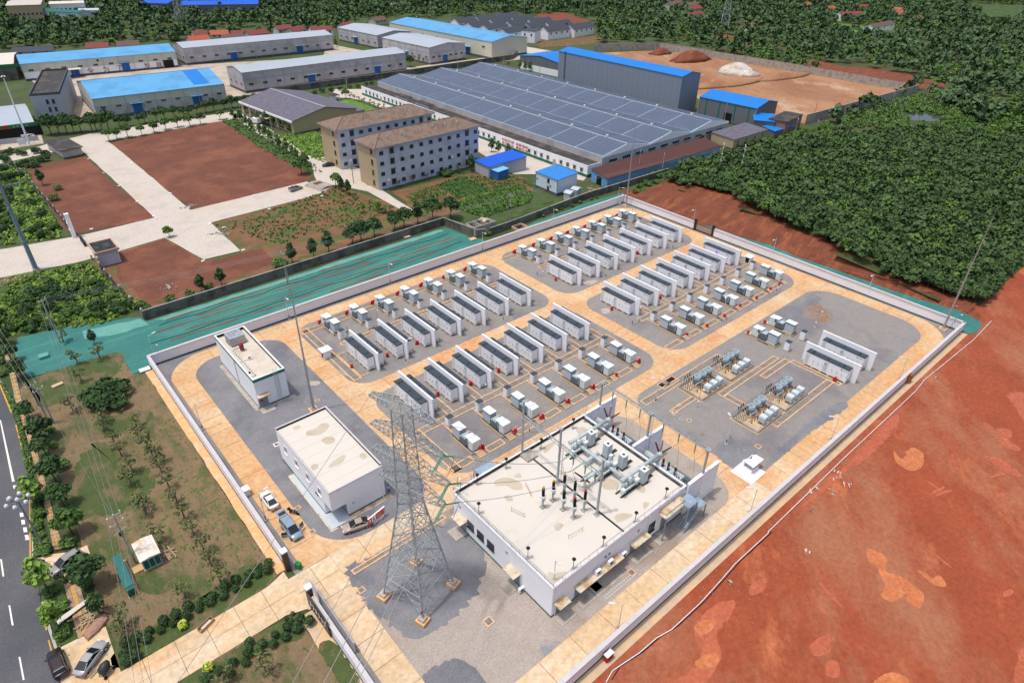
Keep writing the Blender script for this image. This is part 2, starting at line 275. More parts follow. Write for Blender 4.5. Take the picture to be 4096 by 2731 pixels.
for k, (y, x0, x1) in enumerate(((149.2, 24, 100), (146.6, 30, 78), (145.0, 20, 104), (142.0, 26, 95), (139.4, 22, 100), (136.4, 18, 92), (134.2, 30, 100), (143.4, 84, 104), (137.8, 60, 76))):
    P = []; x = x0
    while x < x1: P.append((x, y + rn.uniform(-.15, .15))); x += rn.uniform(2, 4)
    wdt = [rn.uniform(.03, .32) for _ in P]
    flat('earth_gap', [(p[0], p[1] - q) for p, q in zip(P, wdt)] + [(p[0], p[1] + q) for p, q in list(zip(P, wdt))[::-1]], -.022, 'red_bank')
for k, (y, x0, x1) in enumerate(((147.6, 22, 104), (140.6, 18, 104), (135.3, 18, 100))):
    tag(MB().path([(x0 + (x1 - x0) * t / 30, y + .35 * math.sin(t * 1.3 + k) , .03) for t in range(31)], .07, 4).build('hose', 'dark_hose'), ['dark hose lying on the netting nearest the grey concrete wall', 'dark hose lying along the middle of the green netting', 'dark hose lying on the netting beside the white station wall'][k], 'hose')
# ---------------------------------------------------------------- red bank below the wood
cr = [(181.59,128.82), (186.26,118.69), (188.69,110.02), (181.60,89.68), (179.45,68.93), (174.87,48.38), (176.63,38.06), (179.70,30.16)]; CRZ = [4, 4, 4, 4, 3.4, 2.2, 1.5, .5]
ft = [(171, 134), (171.3, 119), (171.7, 106), (172.2, 95), (173.2, 78), (172.6, 62), (172.8, 46), (174.5, 30)]
bk = MB(); N = 60; lines = []
def lerp(L, t):
    u = t * (len(L) - 1); i = min(len(L) - 2, int(u)); u -= i; return (L[i][0] + (L[i + 1][0] - L[i][0]) * u, L[i][1] + (L[i + 1][1] - L[i][1]) * u)
rb = random.Random(9); rows = []
for i in range(N + 1):
    t = i / N; a, b = lerp(ft, t), lerp(cr, t); hz = CRZ[min(7, int(t * 7))] + (CRZ[min(7, int(t * 7) + 1)] - CRZ[min(7, int(t * 7))]) * (t * 7 - int(t * 7)); wob = rb.uniform(-.5, .5)
    rows.append([(a[0] + (b[0] - a[0]) * s + rb.uniform(-.25, .25), a[1] + (b[1] - a[1]) * s + wob * s, hz * (s ** 1.25) + rb.uniform(-.12, .12) * (s > 0) - .06) for s in (0, .2, .4, .6, .8, 1)] + [(b[0] + 12, b[1] + 2, hz)])
bk.loft([r for r in rows], cap=False); struct('earth_bank', bk, 'red_bank')
# plateau the wood stands on
WOOD = [*cr, (186.19,29.40), (199.47,30.70), (218.76,29.81), (278.19,16.29), (344.91,15.42), (369.20,47.86), (353.75,67.61), (326.41,102.50), (286.92,122.81), (261.82,128.89), (241.30,132.37), (225.77,136.13), (209.41,134.58), (191.81,132.21)]
def inpoly(x, y, P):
    c = False
    for i in range(len(P)):
        (x1, y1), (x2, y2) = P[i], P[i - 1]
        if (y1 > y) != (y2 > y) and x < (x2 - x1) * (y - y1) / (y2 - y1) + x1: c = not c
    return c
def segd(p, a, b):
    dx, dy = b[0] - a[0], b[1] - a[1]; t = max(0, min(1, ((p[0] - a[0]) * dx + (p[1] - a[1]) * dy) / (dx * dx + dy * dy + 1e-9))); return math.hypot(p[0] - a[0] - t * dx, p[1] - a[1] - t * dy)
REDGE = [(186.19,29.40), (199.47,30.70), (218.76,29.81), (278.19,16.29)]; BEDGE = [(344.91,15.42), (369.20,47.86), (353.75,67.61), (326.41,102.50), (286.92,122.81), (261.82,128.89), (241.30,132.37), (225.77,136.13)]
def wood_z(x, y):
    d = min(min(segd((x, y), a, b) for a, b in zip(L, L[1:])) / q for L, q in ((REDGE, 25), (BEDGE, 60)))
    hy = float(np.interp(y, [28, 38, 49, 70, 92, 115, 135], [.5, 1.5, 2.2, 3.6, 4, 4, 4])); cx = float(np.interp(y, [28, 49, 70, 92, 115], [179, 175, 179, 182, 189]))
    return (hy + (4 - hy) * max(0, min(1, (x - cx) / 40))) * min(1, d) ** .7
wf = MB(); st = 7.0; xs = [p[0] for p in WOOD]; ys = [p[1] for p in WOOD]
for i in range(int((max(xs) - min(xs)) / st) + 1):
    for j in range(int((max(ys) - min(ys)) / st) + 1):
        x, y = min(xs) + i * st, min(ys) + j * st
        if inpoly(x + st / 2, y + st / 2, WOOD): wf.add([(x + u * st, y + v * st, wood_z(x + u * st, y + v * st) - .1) for u, v in ((0, 0), (1, 0), (1, 1), (0, 1))], [(0, 1, 2, 3)])
struct('woodland_floor', wf, 'land')

# ---------------------------------------------------------------- station yard: gravel, slabs, trenches, walls
mat('wall_white', C('e8e6ea'), var=.03, scale=.6, rough=.75); mat('coping', C('bdbbbd'), var=.05, scale=.7); mat('plinth_green', C('1d4a42'), var=.1, scale=2)
mat('paint_white', C('ebecef'), var=.025, scale=.5, rough=.7); mat('steel', C('a9adb0'), rough=.45, metal=.6, var=.1, scale=3); mat('galv', C('a3abad'), rough=.5, metal=.35, var=.14, scale=2)
mat('dark_metal', C('2e3236'), rough=.5, var=.1); mat('black', C('141516'), rough=.6); mat('brown_clad', C('4a3b36'), rough=.5, var=.1, scale=1)
mat('concrete', C('a8a198'), var=.1, scale=.8, col2=C('8f887e'), s2=.5, fine=2); mat('concrete_dark', C('6f6c66'), var=.15, scale=.5, col2=C('4e4c47'), s2=.25, lo=.48, hi=.6, fine=2)
mat('concrete_tan', C('c0a88c'), var=.1, scale=.8, col2=C('cfae84'), s2=.5); mat('blue_base', C('27356e'), rough=.5); mat('glass', C('1c2428'), rough=.12, spec=.6, var=.2, scale=.7)
mat('cabinet', C('e9ebed'), rough=.5, var=.02, scale=.6); mat('roof_slate', C('3a444d'), rough=.6, var=.08, scale=1.2); mat('cab_grey', C('b3bcc2'), rough=.5, var=.04); mat('cab_top', C('cfd8d8'), rough=.5, var=.04, scale=1)
mat('green_trim', C('1f4d49'), rough=.5); mat('radiator', C('8d979c'), rough=.5, var=.08, scale=3); mat('red_cover', C('b01d24'), rough=.6, var=.12, scale=4); mat('logo_blue', C('2f3f96'), rough=.5); mat('vent_grey', C('b9bdc2'), rough=.6)
mat('black_base', C('2b302f'), rough=.7, var=.15, scale=2)
flat('gravel_yard', [(16.3, 28), (164.6, 28), (164.6, 131.8), (16.3, 131.8)], -.02, 'gravel_tan')
def slabs(label, x0, x1, y0, y1, along, step, m, rows=1, off=0):
    root = None; mbs = []
    n = max(1, round(((x1 - x0) if along == 'x' else (y1 - y0)) / step)); G = .035
    base = struct('concrete_road', MB().sheet([(x0, y0), (x1, y0), (x1, y1), (x0, y1)], -.012), 'joint')
    for i in range(n):
        for r in range(rows):
            if along == 'x': a, b = x0 + (x1 - x0) * i / n, x0 + (x1 - x0) * (i + 1) / n; c, d = y0 + (y1 - y0) * r / rows, y0 + (y1 - y0) * (r + 1) / rows; q = (a + G, b - G, c + G * (r > 0), d - G * (r < rows - 1))
            else: a, b = y0 + (y1 - y0) * i / n, y0 + (y1 - y0) * (i + 1) / n; c, d = x0 + (x1 - x0) * r / rows, x0 + (x1 - x0) * (r + 1) / rows; q = (c + G * (r > 0), d - G * (r < rows - 1), a + G, b - G)
            MB().box(q[0], q[1], q[2], q[3], -.011, .02 + .006 * ((i + r) % 2)).build('slab', m, base)
RO, RP = 'slab_orange', 'slab_pale'
slabs('', 17.5, 21.6, 64.7, 130.8, 'y', 4.6, RO); slabs('', 17.5, 21.6, 36, 58.2, 'y', 4.8, RP); slabs('', 15.2, 21.6, 58.2, 64.7, 'y', 3.3, RP, 2)
slabs('', 17.5, 84.4, 28.3, 32.4, 'x', 5.6, RP); slabs('', 84.4, 163.8, 28.3, 32.4, 'x', 5.6, RO)
slabs('', 21.6, 159.7, 126.9, 130.8, 'x', 5.6, RO); slabs('', 159.7, 163.8, 32.4, 130.8, 'y', 5.6, RO)
slabs('', 41, 45.1, 64.7, 126.9, 'y', 4.6, RO); slabs('', 100.6, 104.6, 97.9, 126.9, 'y', 5, RO); slabs('', 100.6, 104.6, 64.7, 93.9, 'y', 5, RO)
slabs('', 45.1, 159.7, 93.9, 97.9, 'x', 5.6, RO); slabs('', 21.6, 45.1, 60.6, 64.7, 'x', 5.2, RP); slabs('', 45.1, 159.7, 60.6, 64.7, 'x', 5.6, RO); slabs('', 80.3, 84.4, 32.4, 60.6, 'y', 5, RO)
# fillets between roads (plain concrete under the rounded gravel islands)
ISL = {'pump': (21.6, 41, 64.7, 126.9, (7, 5, 5, 6)), 'a': (45.1, 100.6, 97.9, 126.9, (4.5, 4.5, 5, 4)), 'b': (45.1, 100.6, 64.7, 93.9, (5, 5, 4.5, 4.5)), 'c': (104.6, 159.7, 97.9, 126.9, (4.5, 5, 8, 5)),
       'd': (104.6, 159.7, 64.7, 93.9, (5, 6, 5, 4.5)), 'e': (84.4, 159.7, 32.4, 60.6, (4.5, 7, 6.5, 4.5)), 'f': (21.6, 80.3, 32.4, 60.6, (5, 5, 5, 6))}
for k, (x0, x1, y0, y1, r) in ISL.items():
    mt = 'gravel_grey' if k in 'pump' else 'gravel_warm' if k == 'f' else 'gravel_tan'
    struct('concrete_road', MB().sheet([(x0 + .01, y0 + .01), (x1 - .01, y0 + .01), (x1 - .01, y1 - .01), (x0 + .01, y1 - .01)], .012), RO)
    struct('gravel_island', MB().prism(rrect(x0, x1, y0, y1, r), -.01, .045), mt)
flat('dark_gravel_patch', [(21.8, 60.3), (22.6, 48), (24.5, 45), (30, 44.4), (36, 46.5), (39.5, 50), (39.6, 58.5), (26, 60.4)], .05, 'gravel_grey', .4, 1.5)
flat('dark_gravel_patch', [(21.9, 40.5), (26, 40), (27.5, 37), (27, 33.5), (24, 33), (22, 37)], .05, 'gravel_grey', .5, 1.5)
flat('dark_gravel_patch', [(87.26,41.78), (90.82,40.59), (91.84,36.82), (89.05,34.65), (84.56,35.15), (84.17,39.43)], .05, 'gravel_grey', .4, 1.5)
flat('dark_gravel_patch', [(92.20,34.25), (93.51,33.91), (108.40,34.12), (116.49,33.22), (115.80,31.52), (100.65,32.65), (91.16,32.53)], .05, 'gravel_grey', .3, 1.5)
flat('rusty_gravel_patch', [(149.19,57.44), (150.43,54.65), (148.66,50.88), (144.16,49.54), (142.59,52.46), (142.12,55.07), (145.84,56.62)], .05, mat('gravel_rust', C('8a6d55'), var=.1, scale=.5, col2=C('827a74'), s2=.5, lo=.45, hi=.55, fine=4), .8, 1.5)
flat('blue_gravel_patch', [(153.65,59.34), (154.51,56.78), (150.40,55.86), (146.71,57.09), (141.00,55.42), (138.17,57.73), (140.56,58.60), (143.55,57.32), (143.73,58.91), (147.28,58.39)], .054, 'gravel_grey', .5, 1.5)
flat('white_dust_patch', [(113.56,100.87), (116.83,99.75), (116.29,98.67), (113.59,98.60), (112.72,99.67)], .05, 'concrete', .4, 1); flat('white_dust_patch', [(106.65,88.46), (108.37,87.40), (107.52,86.11), (105.97,86.09), (105.54,87.08)], .05, 'concrete', .4, 1)
flat('white_dust_patch', [(38.83,106.20), (40.40,104.91), (39.71,104.02), (37.98,104.96)], .05, 'concrete', .3, 1); flat('white_dust_patch', [(45.38,105.70), (46.65,104.42), (45.99,102.55), (45.34,104.04)], .05, 'concrete', .4, 1)
# outer corners of the ring road are rounded off by gravel
for (x, y, sx, sy, r, mt) in ((17.2, 131, 1, -1, 9, 'gravel_grey'), (164.1, 131, -1, -1, 9, 'gravel_tan'), (164.1, 28.1, -1, 1, 10, 'gravel_tan')):
    struct('gravel_corner', MB().prism([(x, y)] + [(x + sx * (r - r * math.sin(a)), y + sy * (r - r * math.cos(a))) for a in [i * math.pi / 20 for i in range(11)]], -.01, .05), mt)
# ---------------------------------------------------------------- cable trenches: cover plates between raised concrete edgings
def trench(*rects):
    """each rect: x0,x1,y0,y1,open sides string (n,s,e,w) left without an edging"""
    root = struct('cable_trench', MB().sheet([(rects[0][0], rects[0][2]), (rects[0][1], rects[0][2]), (rects[0][1], rects[0][3]), (rects[0][0], rects[0][3])], .056), 'joint')
    e = MB(); t = .11
    for x0, x1, y0, y1, op in rects:
        alongx = (x1 - x0) > (y1 - y0); n = max(1, int(max(x1 - x0, y1 - y0) / 1.2))
        for i in range(n):
            G = .02
            q = (x0 + (x1 - x0) * i / n + G, x0 + (x1 - x0) * (i + 1) / n - G, y0 + G, y1 - G) if alongx else (x0 + G, x1 - G, y0 + (y1 - y0) * i / n + G, y0 + (y1 - y0) * (i + 1) / n - G)
            TR.append((q, root))
        if 's' not in op: e.box(x0 - t, x1 + t, y0 - t, y0 + t, .04, .15)
        if 'n' not in op: e.box(x0 - t, x1 + t, y1 - t, y1 + t, .04, .15)
        ys, yn = y0 - t + (2 * t + .002 if 's' not in op else 0), y1 + t - (2 * t + .002 if 'n' not in op else 0)
        if 'w' not in op: e.box(x0 - t, x0 + t, ys, yn, .04, .147)
        if 'e' not in op: e.box(x1 - t, x1 + t, ys, yn, .04, .147)
    e.build('edging', 'edging', root)
    return root
TR = []
P7 = 7.06; XA = 51.85; XC = 111.5
for row, (xs, sgn) in {'a': (XA, 1), 'c': (XC, 1)}.items():   # main trench behind the rear rows, branches to each pair
    trench((xs - 1.5, xs + 6 * P7 + 3.2, 113.6, 114.8, ''))
    for k in range(7): trench((xs + k * P7 + 2.4, xs + k * P7 + 3.8, 107.5, 113.4, 'n'))
    for k in range(7): trench((xs + k * P7 - .3, xs + k * P7 + .7, 114.95, 118.2, 's'))
    for k in range(7): trench((xs + k * P7 - 5 if k else xs - 6.4, xs + k * P7 - 1.4, 123.2, 124.8, 'e'))
for row, xs in {'b': XA, 'd': XC}.items():
    trench((xs - (1.6 if row == 'd' else 5.5), xs + 6 * P7 + 3.4, 78.2, 79.7, ''))
    for k in range(7): trench((xs + k * P7 + 2.4, xs + k * P7 + 3.8, 79.9, 85.5, 's'))
    for k in range(7): trench((xs + k * P7 + .1, xs + k * P7 + 1.1, 74.6, 78.0, 'n'))
    for k in range(7): trench((xs + k * P7 - 5 if k else xs - 6.2, xs + k * P7 - 1.4, 66.6, 68.0, ''))
trench((45.9, 47.4, 100.5, 125.2, '')); trench((47.7, 49.3, 101, 111, 'e')); trench((46.1, 47.6, 66.6, 79.4, ''))
trench((97.2, 99.0, 76, 79.6, 'w'))
trench(*[( *r, '') for r in ((100, 121, 49.2, 50.4), (100, 101.4, 37.2, 49.0), (101.5, 122, 37.2, 38.6))])
trench((86.0, 112, 57.3, 58.8, '')); trench((112.2, 122, 47, 48.3, '')); trench((121.8, 122.9, 36, 46.8, '')); trench((88, 104, 52.2, 53.2, '')); trench((22.8, 39, 59.3, 60.1, ''))
tm = MB().box(0, 1, 0, 1, .057, .085).mesh('cover_plate', 'trench_cover')
CAP = {}
for q, root in TR:
    o = link('cover_plate', tm, root); o.scale = (q[1] - q[0], q[3] - q[2], 1); o.location = (q[0], q[2], 0)
# open pits and manhole lids in the gravel
def lid(x, y, s, lab, round_=True, m='concrete'):
    b = MB()
    if round_: b.tube((x, y, .04), (x, y, .12), s, 16)
    else: b.box(x - s, x + s, y - s, y + s, .04, .12)
    o = b.build('manhole_cover', m); tag(o, lab, 'manhole cover', 'manhole covers in the yard gravel')
    (MB().tube((x, y, .121), (x, y, .135), s * .72, 14) if round_ else MB().box(x - s * .7, x + s * .7, y - s * .7, y + s * .7, .121, .135)).build('lid', 'trench_cover', o); return o
for (p, s, lab, rd, m) in (((88.64,52.40), .55, 'pale round manhole ring nearest the row of fenced reactors', True, 'edging'), ((88.62,49.10), .55, 'pale round manhole ring, lowest of the four beside the transformer bays', True, 'edging'), ((87.79,52.10), .35, 'small grey manhole lid touching the upper pale ring', True, 'cab_grey'),
        ((87.79,50.30), .38, 'small grey manhole lid between the two pale rings', True, 'cab_grey'), ((87.38,45.16), .4, 'lone grey manhole lid in the gravel above the small glazed hut', True, 'trench_cover'), ((92.37,36.58), .5, 'square edged pit cover near the corner of the long trench', False, 'edging'),
        ((32.92,41.00), .62, 'square edged pit cover in the gravel in front of the tower', False, 'edging'), ((22.24,56.34), .5, 'orange stained square cover beside the road left of the tower', False, 'edging'), ((21.68,70.31), .45, 'square cover in the gravel beside the open van', False, 'edging'), ((22.09,76.21), .45, 'square cover in the gravel beside the motorcycle', False, 'edging'),
        ((37.18,99.47), .5, 'round manhole lid behind the control building', True, 'edging'), ((25.77,92.51), .5, 'pale rectangular cover against the left wall of the control building', False, 'paint_white'), ((91.00,53.12), .4, 'square cover in the gravel nearest the first fenced reactor bay', False, 'edging'), ((53.81,33.65), .55, 'square edged pit cover beside the ladder lying by the switchgear building', False, 'edging'), ((114.73,49.94), .45, 'round manhole lid beside the long battery wall of the right yard', True, 'concrete')):
    lid(p[0], p[1], s, lab, rd, m)
pit = tag(MB().box(88.0, 92.6, 55.2, 56.9, .045, .06).build('open_pit', 'black'), 'open cable pit with black interior and grey cross planks', 'pit'); PX, PY = (95.19,59.10)
pit.location = (PX - 90.3, PY - 56, 0); e = MB()
for q in ((87.8, 92.8, 55.0, 55.2), (87.8, 92.8, 56.9, 57.1), (87.8, 88, 55.2, 56.9), (92.6, 92.8, 55.2, 56.9)): e.box(*q, .045, .16)
e.build('edging', 'edging', pit); MB().box(89.2, 90.4, 55.25, 56.85, .1, .15).build('plank', 'trench_cover', pit)
# ---------------------------------------------------------------- perimeter walls
def wall(label, a, b, h=2.4, t=.3, inward=1):
    ax, ay = a; bx, by = b; L = math.hypot(bx - ax, by - ay); W = thing('perimeter_wall', label, 'wall', (ax, ay), math.atan2(by - ay, bx - ax), 'white perimeter walls of the station')
    n = max(1, round(L / 6))
    for i in range(n):
        MB().box(L * i / n + .012, L * (i + 1) / n - .012, -t / 2, t / 2, .25, h).build('wall_panel', 'wall_white', W)
        o = MB().box(L * i / n + .008, L * (i + 1) / n - .008, -t / 2 - .16, t / 2 + .16, h, h + .17)
        o.build('coping', 'coping', W)
    MB().box(0, L, -t / 2 - .03, t / 2 + .03, -.1, .25).build('plinth', 'plinth_green', W)
    for i in range(0, n + 1, 2): MB().box(L * i / n - .05, L * i / n + .05, -t / 2 - .03, t / 2 + .03, .26, h - .02).build('pilaster', 'wall_white', W)
    return W
wall('white perimeter wall beside the lawn, long stretch up to the gate', (15.95, 131.8), (15.95, 66.7)); wall('white perimeter wall beside the gravel, stretch in front of the gate with the station name', (15.95, 58.0), (15.95, 24.0))
wall('long white perimeter wall along the green netting', (15.78, 132.05), (165.1, 132.05)); wall('white perimeter wall below the red bank, short stretch up to the back gate', (164.9, 131.9), (164.9, 103.5)); wall('white perimeter wall below the red bank, long stretch to the right corner', (164.9, 96.4), (164.9, 27.6))
wall('long lavender shaded perimeter wall beside the red earth field', (15.8, 27.75), (165.05, 27.75))
struct('apron_strip', MB().sheet([(13.6, 58), (15.75, 58), (15.75, 20), (13.6, 20)], -.03), 'concrete_tan'); struct('apron_strip', MB().sheet([(14.3, 130.5), (15.75, 130.5), (15.75, 66.5), (14.3, 66.5)], -.03), 'edging')
struct('apron_strip', MB().sheet([(20, 26.2), (164.9, 26.2), (164.9, 27.57), (20, 27.57)], -.03), 'concrete_tan')
def gatepost(label, x, y, m, h=3.9, s=.75, cap='paint_white'):
    o = MB().box(-s / 2, s / 2, -s / 2, s / 2, 0, h).build('gate_post', m); o.location = (x, y, 0); tag(o, label, 'gate post', 'gate posts of the station'); MB().box(-s / 2 - .08, s / 2 + .08, -s / 2 - .08, s / 2 + .08, h, h + .25).build('post_cap', cap, o)
gatepost('dark gate post with white cap beside the green bin', 15.9, 66.3, 'brown_clad'); gatepost('dark gate post with white cap at the end of the sliding gate', 15.9, 58.6, 'brown_clad')
gatepost('black post of the back gate on the left', 164.8, 103.2, 'dark_metal', 3.2, .6, 'dark_metal'); gatepost('black post of the back gate on the right', 164.8, 96.8, 'dark_metal', 3.2, .6, 'dark_metal')
mat('gate_brown', C('a88f7c'), var=.08); gp = thing('back_gate', 'closed brownish back gate between two black posts', 'gate', (165.0, 97.2)); 
for i in range(11): MB().box(-.04, .04, .53 * i, .53 * i + .51, .25, 2.0).build('gate_panel', 'gate_brown', gp)
MB().box(-.06, .06, 0, 5.8, .1, .24).build('rail', 'dark_metal', gp); MB().box(-.06, .06, 0, 5.8, 2.01, 2.12).build('rail', 'dark_metal', gp)
sg = thing('sliding_gate', 'pale lavender sliding gate standing open along the wall', 'gate', (17.0, 48.6)); mat('gate_lav', C('c6c2d0'), var=.05)
for i in range(22): MB().box(-.04, .04, .55 * i, .55 * i + .53, .3, 2.1).build('gate_panel', 'gate_lav', sg)
MB().prism([(-.05, 12.1), (.05, 12.1), (.05, 14.6), (-.05, 14.2)], .3, .8).build('gate_tail', 'gate_lav', sg); MB().box(-.07, .07, 0, 12.1, .05, .28).build('rail', 'steel', sg); MB().box(-.07, .07, 0, 12.1, 2.11, 2.2).build('rail', 'steel', sg)
nm = thing('name_wall', 'brown clad name wall with white characters beside the main gate', 'sign', (15.55, 52.6)); MB().box(-.08, .08, 0, 5.6, .3, 3.3).build('sign_panel', 'brown_clad', nm)
def strokes(mbx, ch, ox, oz, s, put):
    """block strokes of a character: list of (x0,z0,x1,z1) in a 10x10 cell"""
    for (a, b, c, d) in GL.get(ch, GL['*']): put(mbx, ox + a * s / 10, oz + b * s / 10, ox + c * s / 10, oz + d * s / 10)
_w = .9
def H(x0, x1, z): return (x0, z, x1, z + _w)
def Vv(x, z0, z1): return (x, z0, x + _w, z1)
GL = {'*': [H(1, 9, 8), H(1, 9, 5), H(0, 10, 1), Vv(4.5, 1, 9)], '安': [H(1, 9, 7.6), Vv(4.6, 8.4, 10), Vv(1, 6, 7.6), Vv(8, 6, 7.6), H(.5, 9.5, 4.4), Vv(3.4, 1.8, 7), Vv(6.4, .5, 4.4), H(1.5, 4, 1)], '全': [Vv(4.6, .5, 9.5), H(2, 8, 5.5), H(2, 8, 3), H(.5, 9.5, 0), H(3, 7, 8), Vv(1.5, 6, 7.4), Vv(8, 6, 7.4)],
      '为': [H(1, 9, 6.5), Vv(4, 0, 10), Vv(8.2, .5, 7), Vv(2, 8, 9.6), H(6, 9, .5), Vv(6, 3, 4.8)], '了': [H(2, 8, 8.6), Vv(5, 0, 7), H(3, 5.5, 0), Vv(6.6, 7, 9)], '发': [H(1, 9, 6.4), Vv(3.8, 2, 10), H(3.5, 8, 4), Vv(2, 6.5, 9), Vv(7, 0, 4), H(1, 4, .4), Vv(7, 7.6, 9.4)], '展': [H(2, 9, 9), H(2, 9, 7), Vv(1.2, 0, 9.6), Vv(8.2, 7, 9.8), H(3, 9, 5), H(2.5, 9.6, 3), Vv(4, 3, 6), Vv(6.6, 3, 6), Vv(4, 0, 3), H(6, 9.5, .3)],
      '火': [Vv(4.6, 4, 10), Vv(2, 5, 7), Vv(7.4, 5, 7), Vv(3.2, 1.5, 4.5), Vv(6, 1.5, 4.5), H(.5, 3.4, .5), H(6.6, 9.6, .5)], '禁': [H(.5, 4.4, 8), H(5.4, 9.6, 8), Vv(2, 5.5, 10), Vv(7, 5.5, 10), H(2, 8, 4.6), H(.5, 9.5, 2.9), Vv(4.6, 0, 3), Vv(2, .4, 2), Vv(7.2, .4, 2)]}
nb = MB()
for i in range(6):
    y = 5.0 - .8 * i; nb.add([(-.11, y, 1.9), (-.11, y - .28, 2.2), (-.11, y, 2.5), (-.11, y + .28, 2.2)], [(0, 1, 2, 3)])
    nb.box(-.12, -.081, y - .1, y + .1, 1.45, 1.7)
nb.build('lettering', 'paint_white', nm)

# ---------------------------------------------------------------- battery containers, fire walls, converter skids
def make_container(label, group):
    T = thing('battery_container', label, 'battery container', (0, 0), 0, group)
    MB().box(.02, 1.58, .02, 9.28, .35, 3.3).build('body', 'cabinet', T)
    dm = MB().box(-.02, .0199, 0.015, 1.02, .42, 3.22).mesh('door', 'cabinet'); em = MB().box(1.5801, 1.62, .015, 1.02, .42, 3.22).mesh('door', 'cabinet')
    vm = MB(); 
    for q in range(9): vm.box(-.045, -.021, .15, .9, .7 + .27 * q, .86 + .27 * q)
    vm = vm.mesh('vent', 'vent_grey'); hm = MB().box(-.06, -.021, .08, .14, 1.5, 1.9).mesh('handle', 'dark_metal')
    for i in range(9):
        if i in (2, 7): pass
        d = link('door', dm, T); d.location = (0, i * 1.03 + .01, 0)
        if i in (8, 4): v = link('vent', vm, d)
        else: link('handle', hm, d)
    ed = MB().box(.04, .79, -.02, .0199, .42, 3.22).mesh('end_door', 'cabinet')
    for i in range(2): d = link('end_door', ed, T); d.location = (.76 * i, 0, 0)
    MB().box(.35, 1.3, -.04, -.021, .6, .95).build('end_vent', 'vent_grey', T)
    b = MB().box(-.05, 1.65, -.05, 9.35, 3.3, 3.38); b.build('roof', 'roof_slate', T)
    rp = MB().box(0, 1.6, .012, 1.15, 3.38, 3.44).mesh('roof_panel', 'roof_slate')
    for i in range(8): r = link('roof_panel', rp, T); r.location = (0, i * 1.164, 0); r.scale = (1 if i in (0, 7) else .86, 1, 1.5 if i in (0, 7) else 1); r.location.x = 0 if i in (0, 7) else .2; r.location.z = 0 if i not in (0, 7) else -1.69
    cm = MB().box(0, .28, 0, .2, 3.42, 3.56).mesh('roof_vent', 'black')
    for x, y in ((.3, 1.3), (.9, 1.3), (.6, 4.6), (.3, 7.9), (1.0, 7.9)): r = link('roof_vent', cm, T); r.location = (x, y, 0)
    lg = MB(); lg.add([(-.03, 1.35, 2.7), (-.03, 1.62, 2.7), (-.03, 1.55, 3.0), (-.03, 1.28, 3.0)], [(0, 1, 2, 3)]); lg.build('emblem', 'logo_blue', T)
    tx = MB()
    for i in range(4):
        for (a, b_, c, d) in GL['*']: tx.box(-.034, -.0305, 1.1 - .25 * i - c * .022, 1.1 - .25 * i - a * .022, 2.74 + b_ * .022, 2.74 + d * .022)
    tx.build('lettering', 'dark_metal', T)
    MB().box(-.05, -.021, 4.75, 5.0, 2.35, 2.62).build('display', 'dark_metal', T); MB().box(-.045, -.021, 4.65, 5.0, 1.5, 1.56).build('label_plate', 'dark_metal', T)
    fm = MB().box(0, .45, 0, .4, 0, .32).mesh('foot_block', 'concrete_tan')
    for y in (.0, 1.75, 3.5, 5.3, 7.1, 8.9):
        for x in (-.12, 1.25): f = link('foot_block', fm, T); f.location = (x, y, 0)
    MB().box(.15, 1.45, .1, 9.2, .05, .34).build('underframe', 'black_base', T)
    return T
def make_firewall(label, group):
    T = thing('fire_wall', label, 'wall', (0, 0), 0, group)
    MB().box(0, .3, 0, 11.8, 0, 4.42).build('wall_panel', 'paint_white', T); MB().box(-.02, .32, -.02, 11.82, 4.42, 4.5).build('coping', 'paint_white', T)
    return T
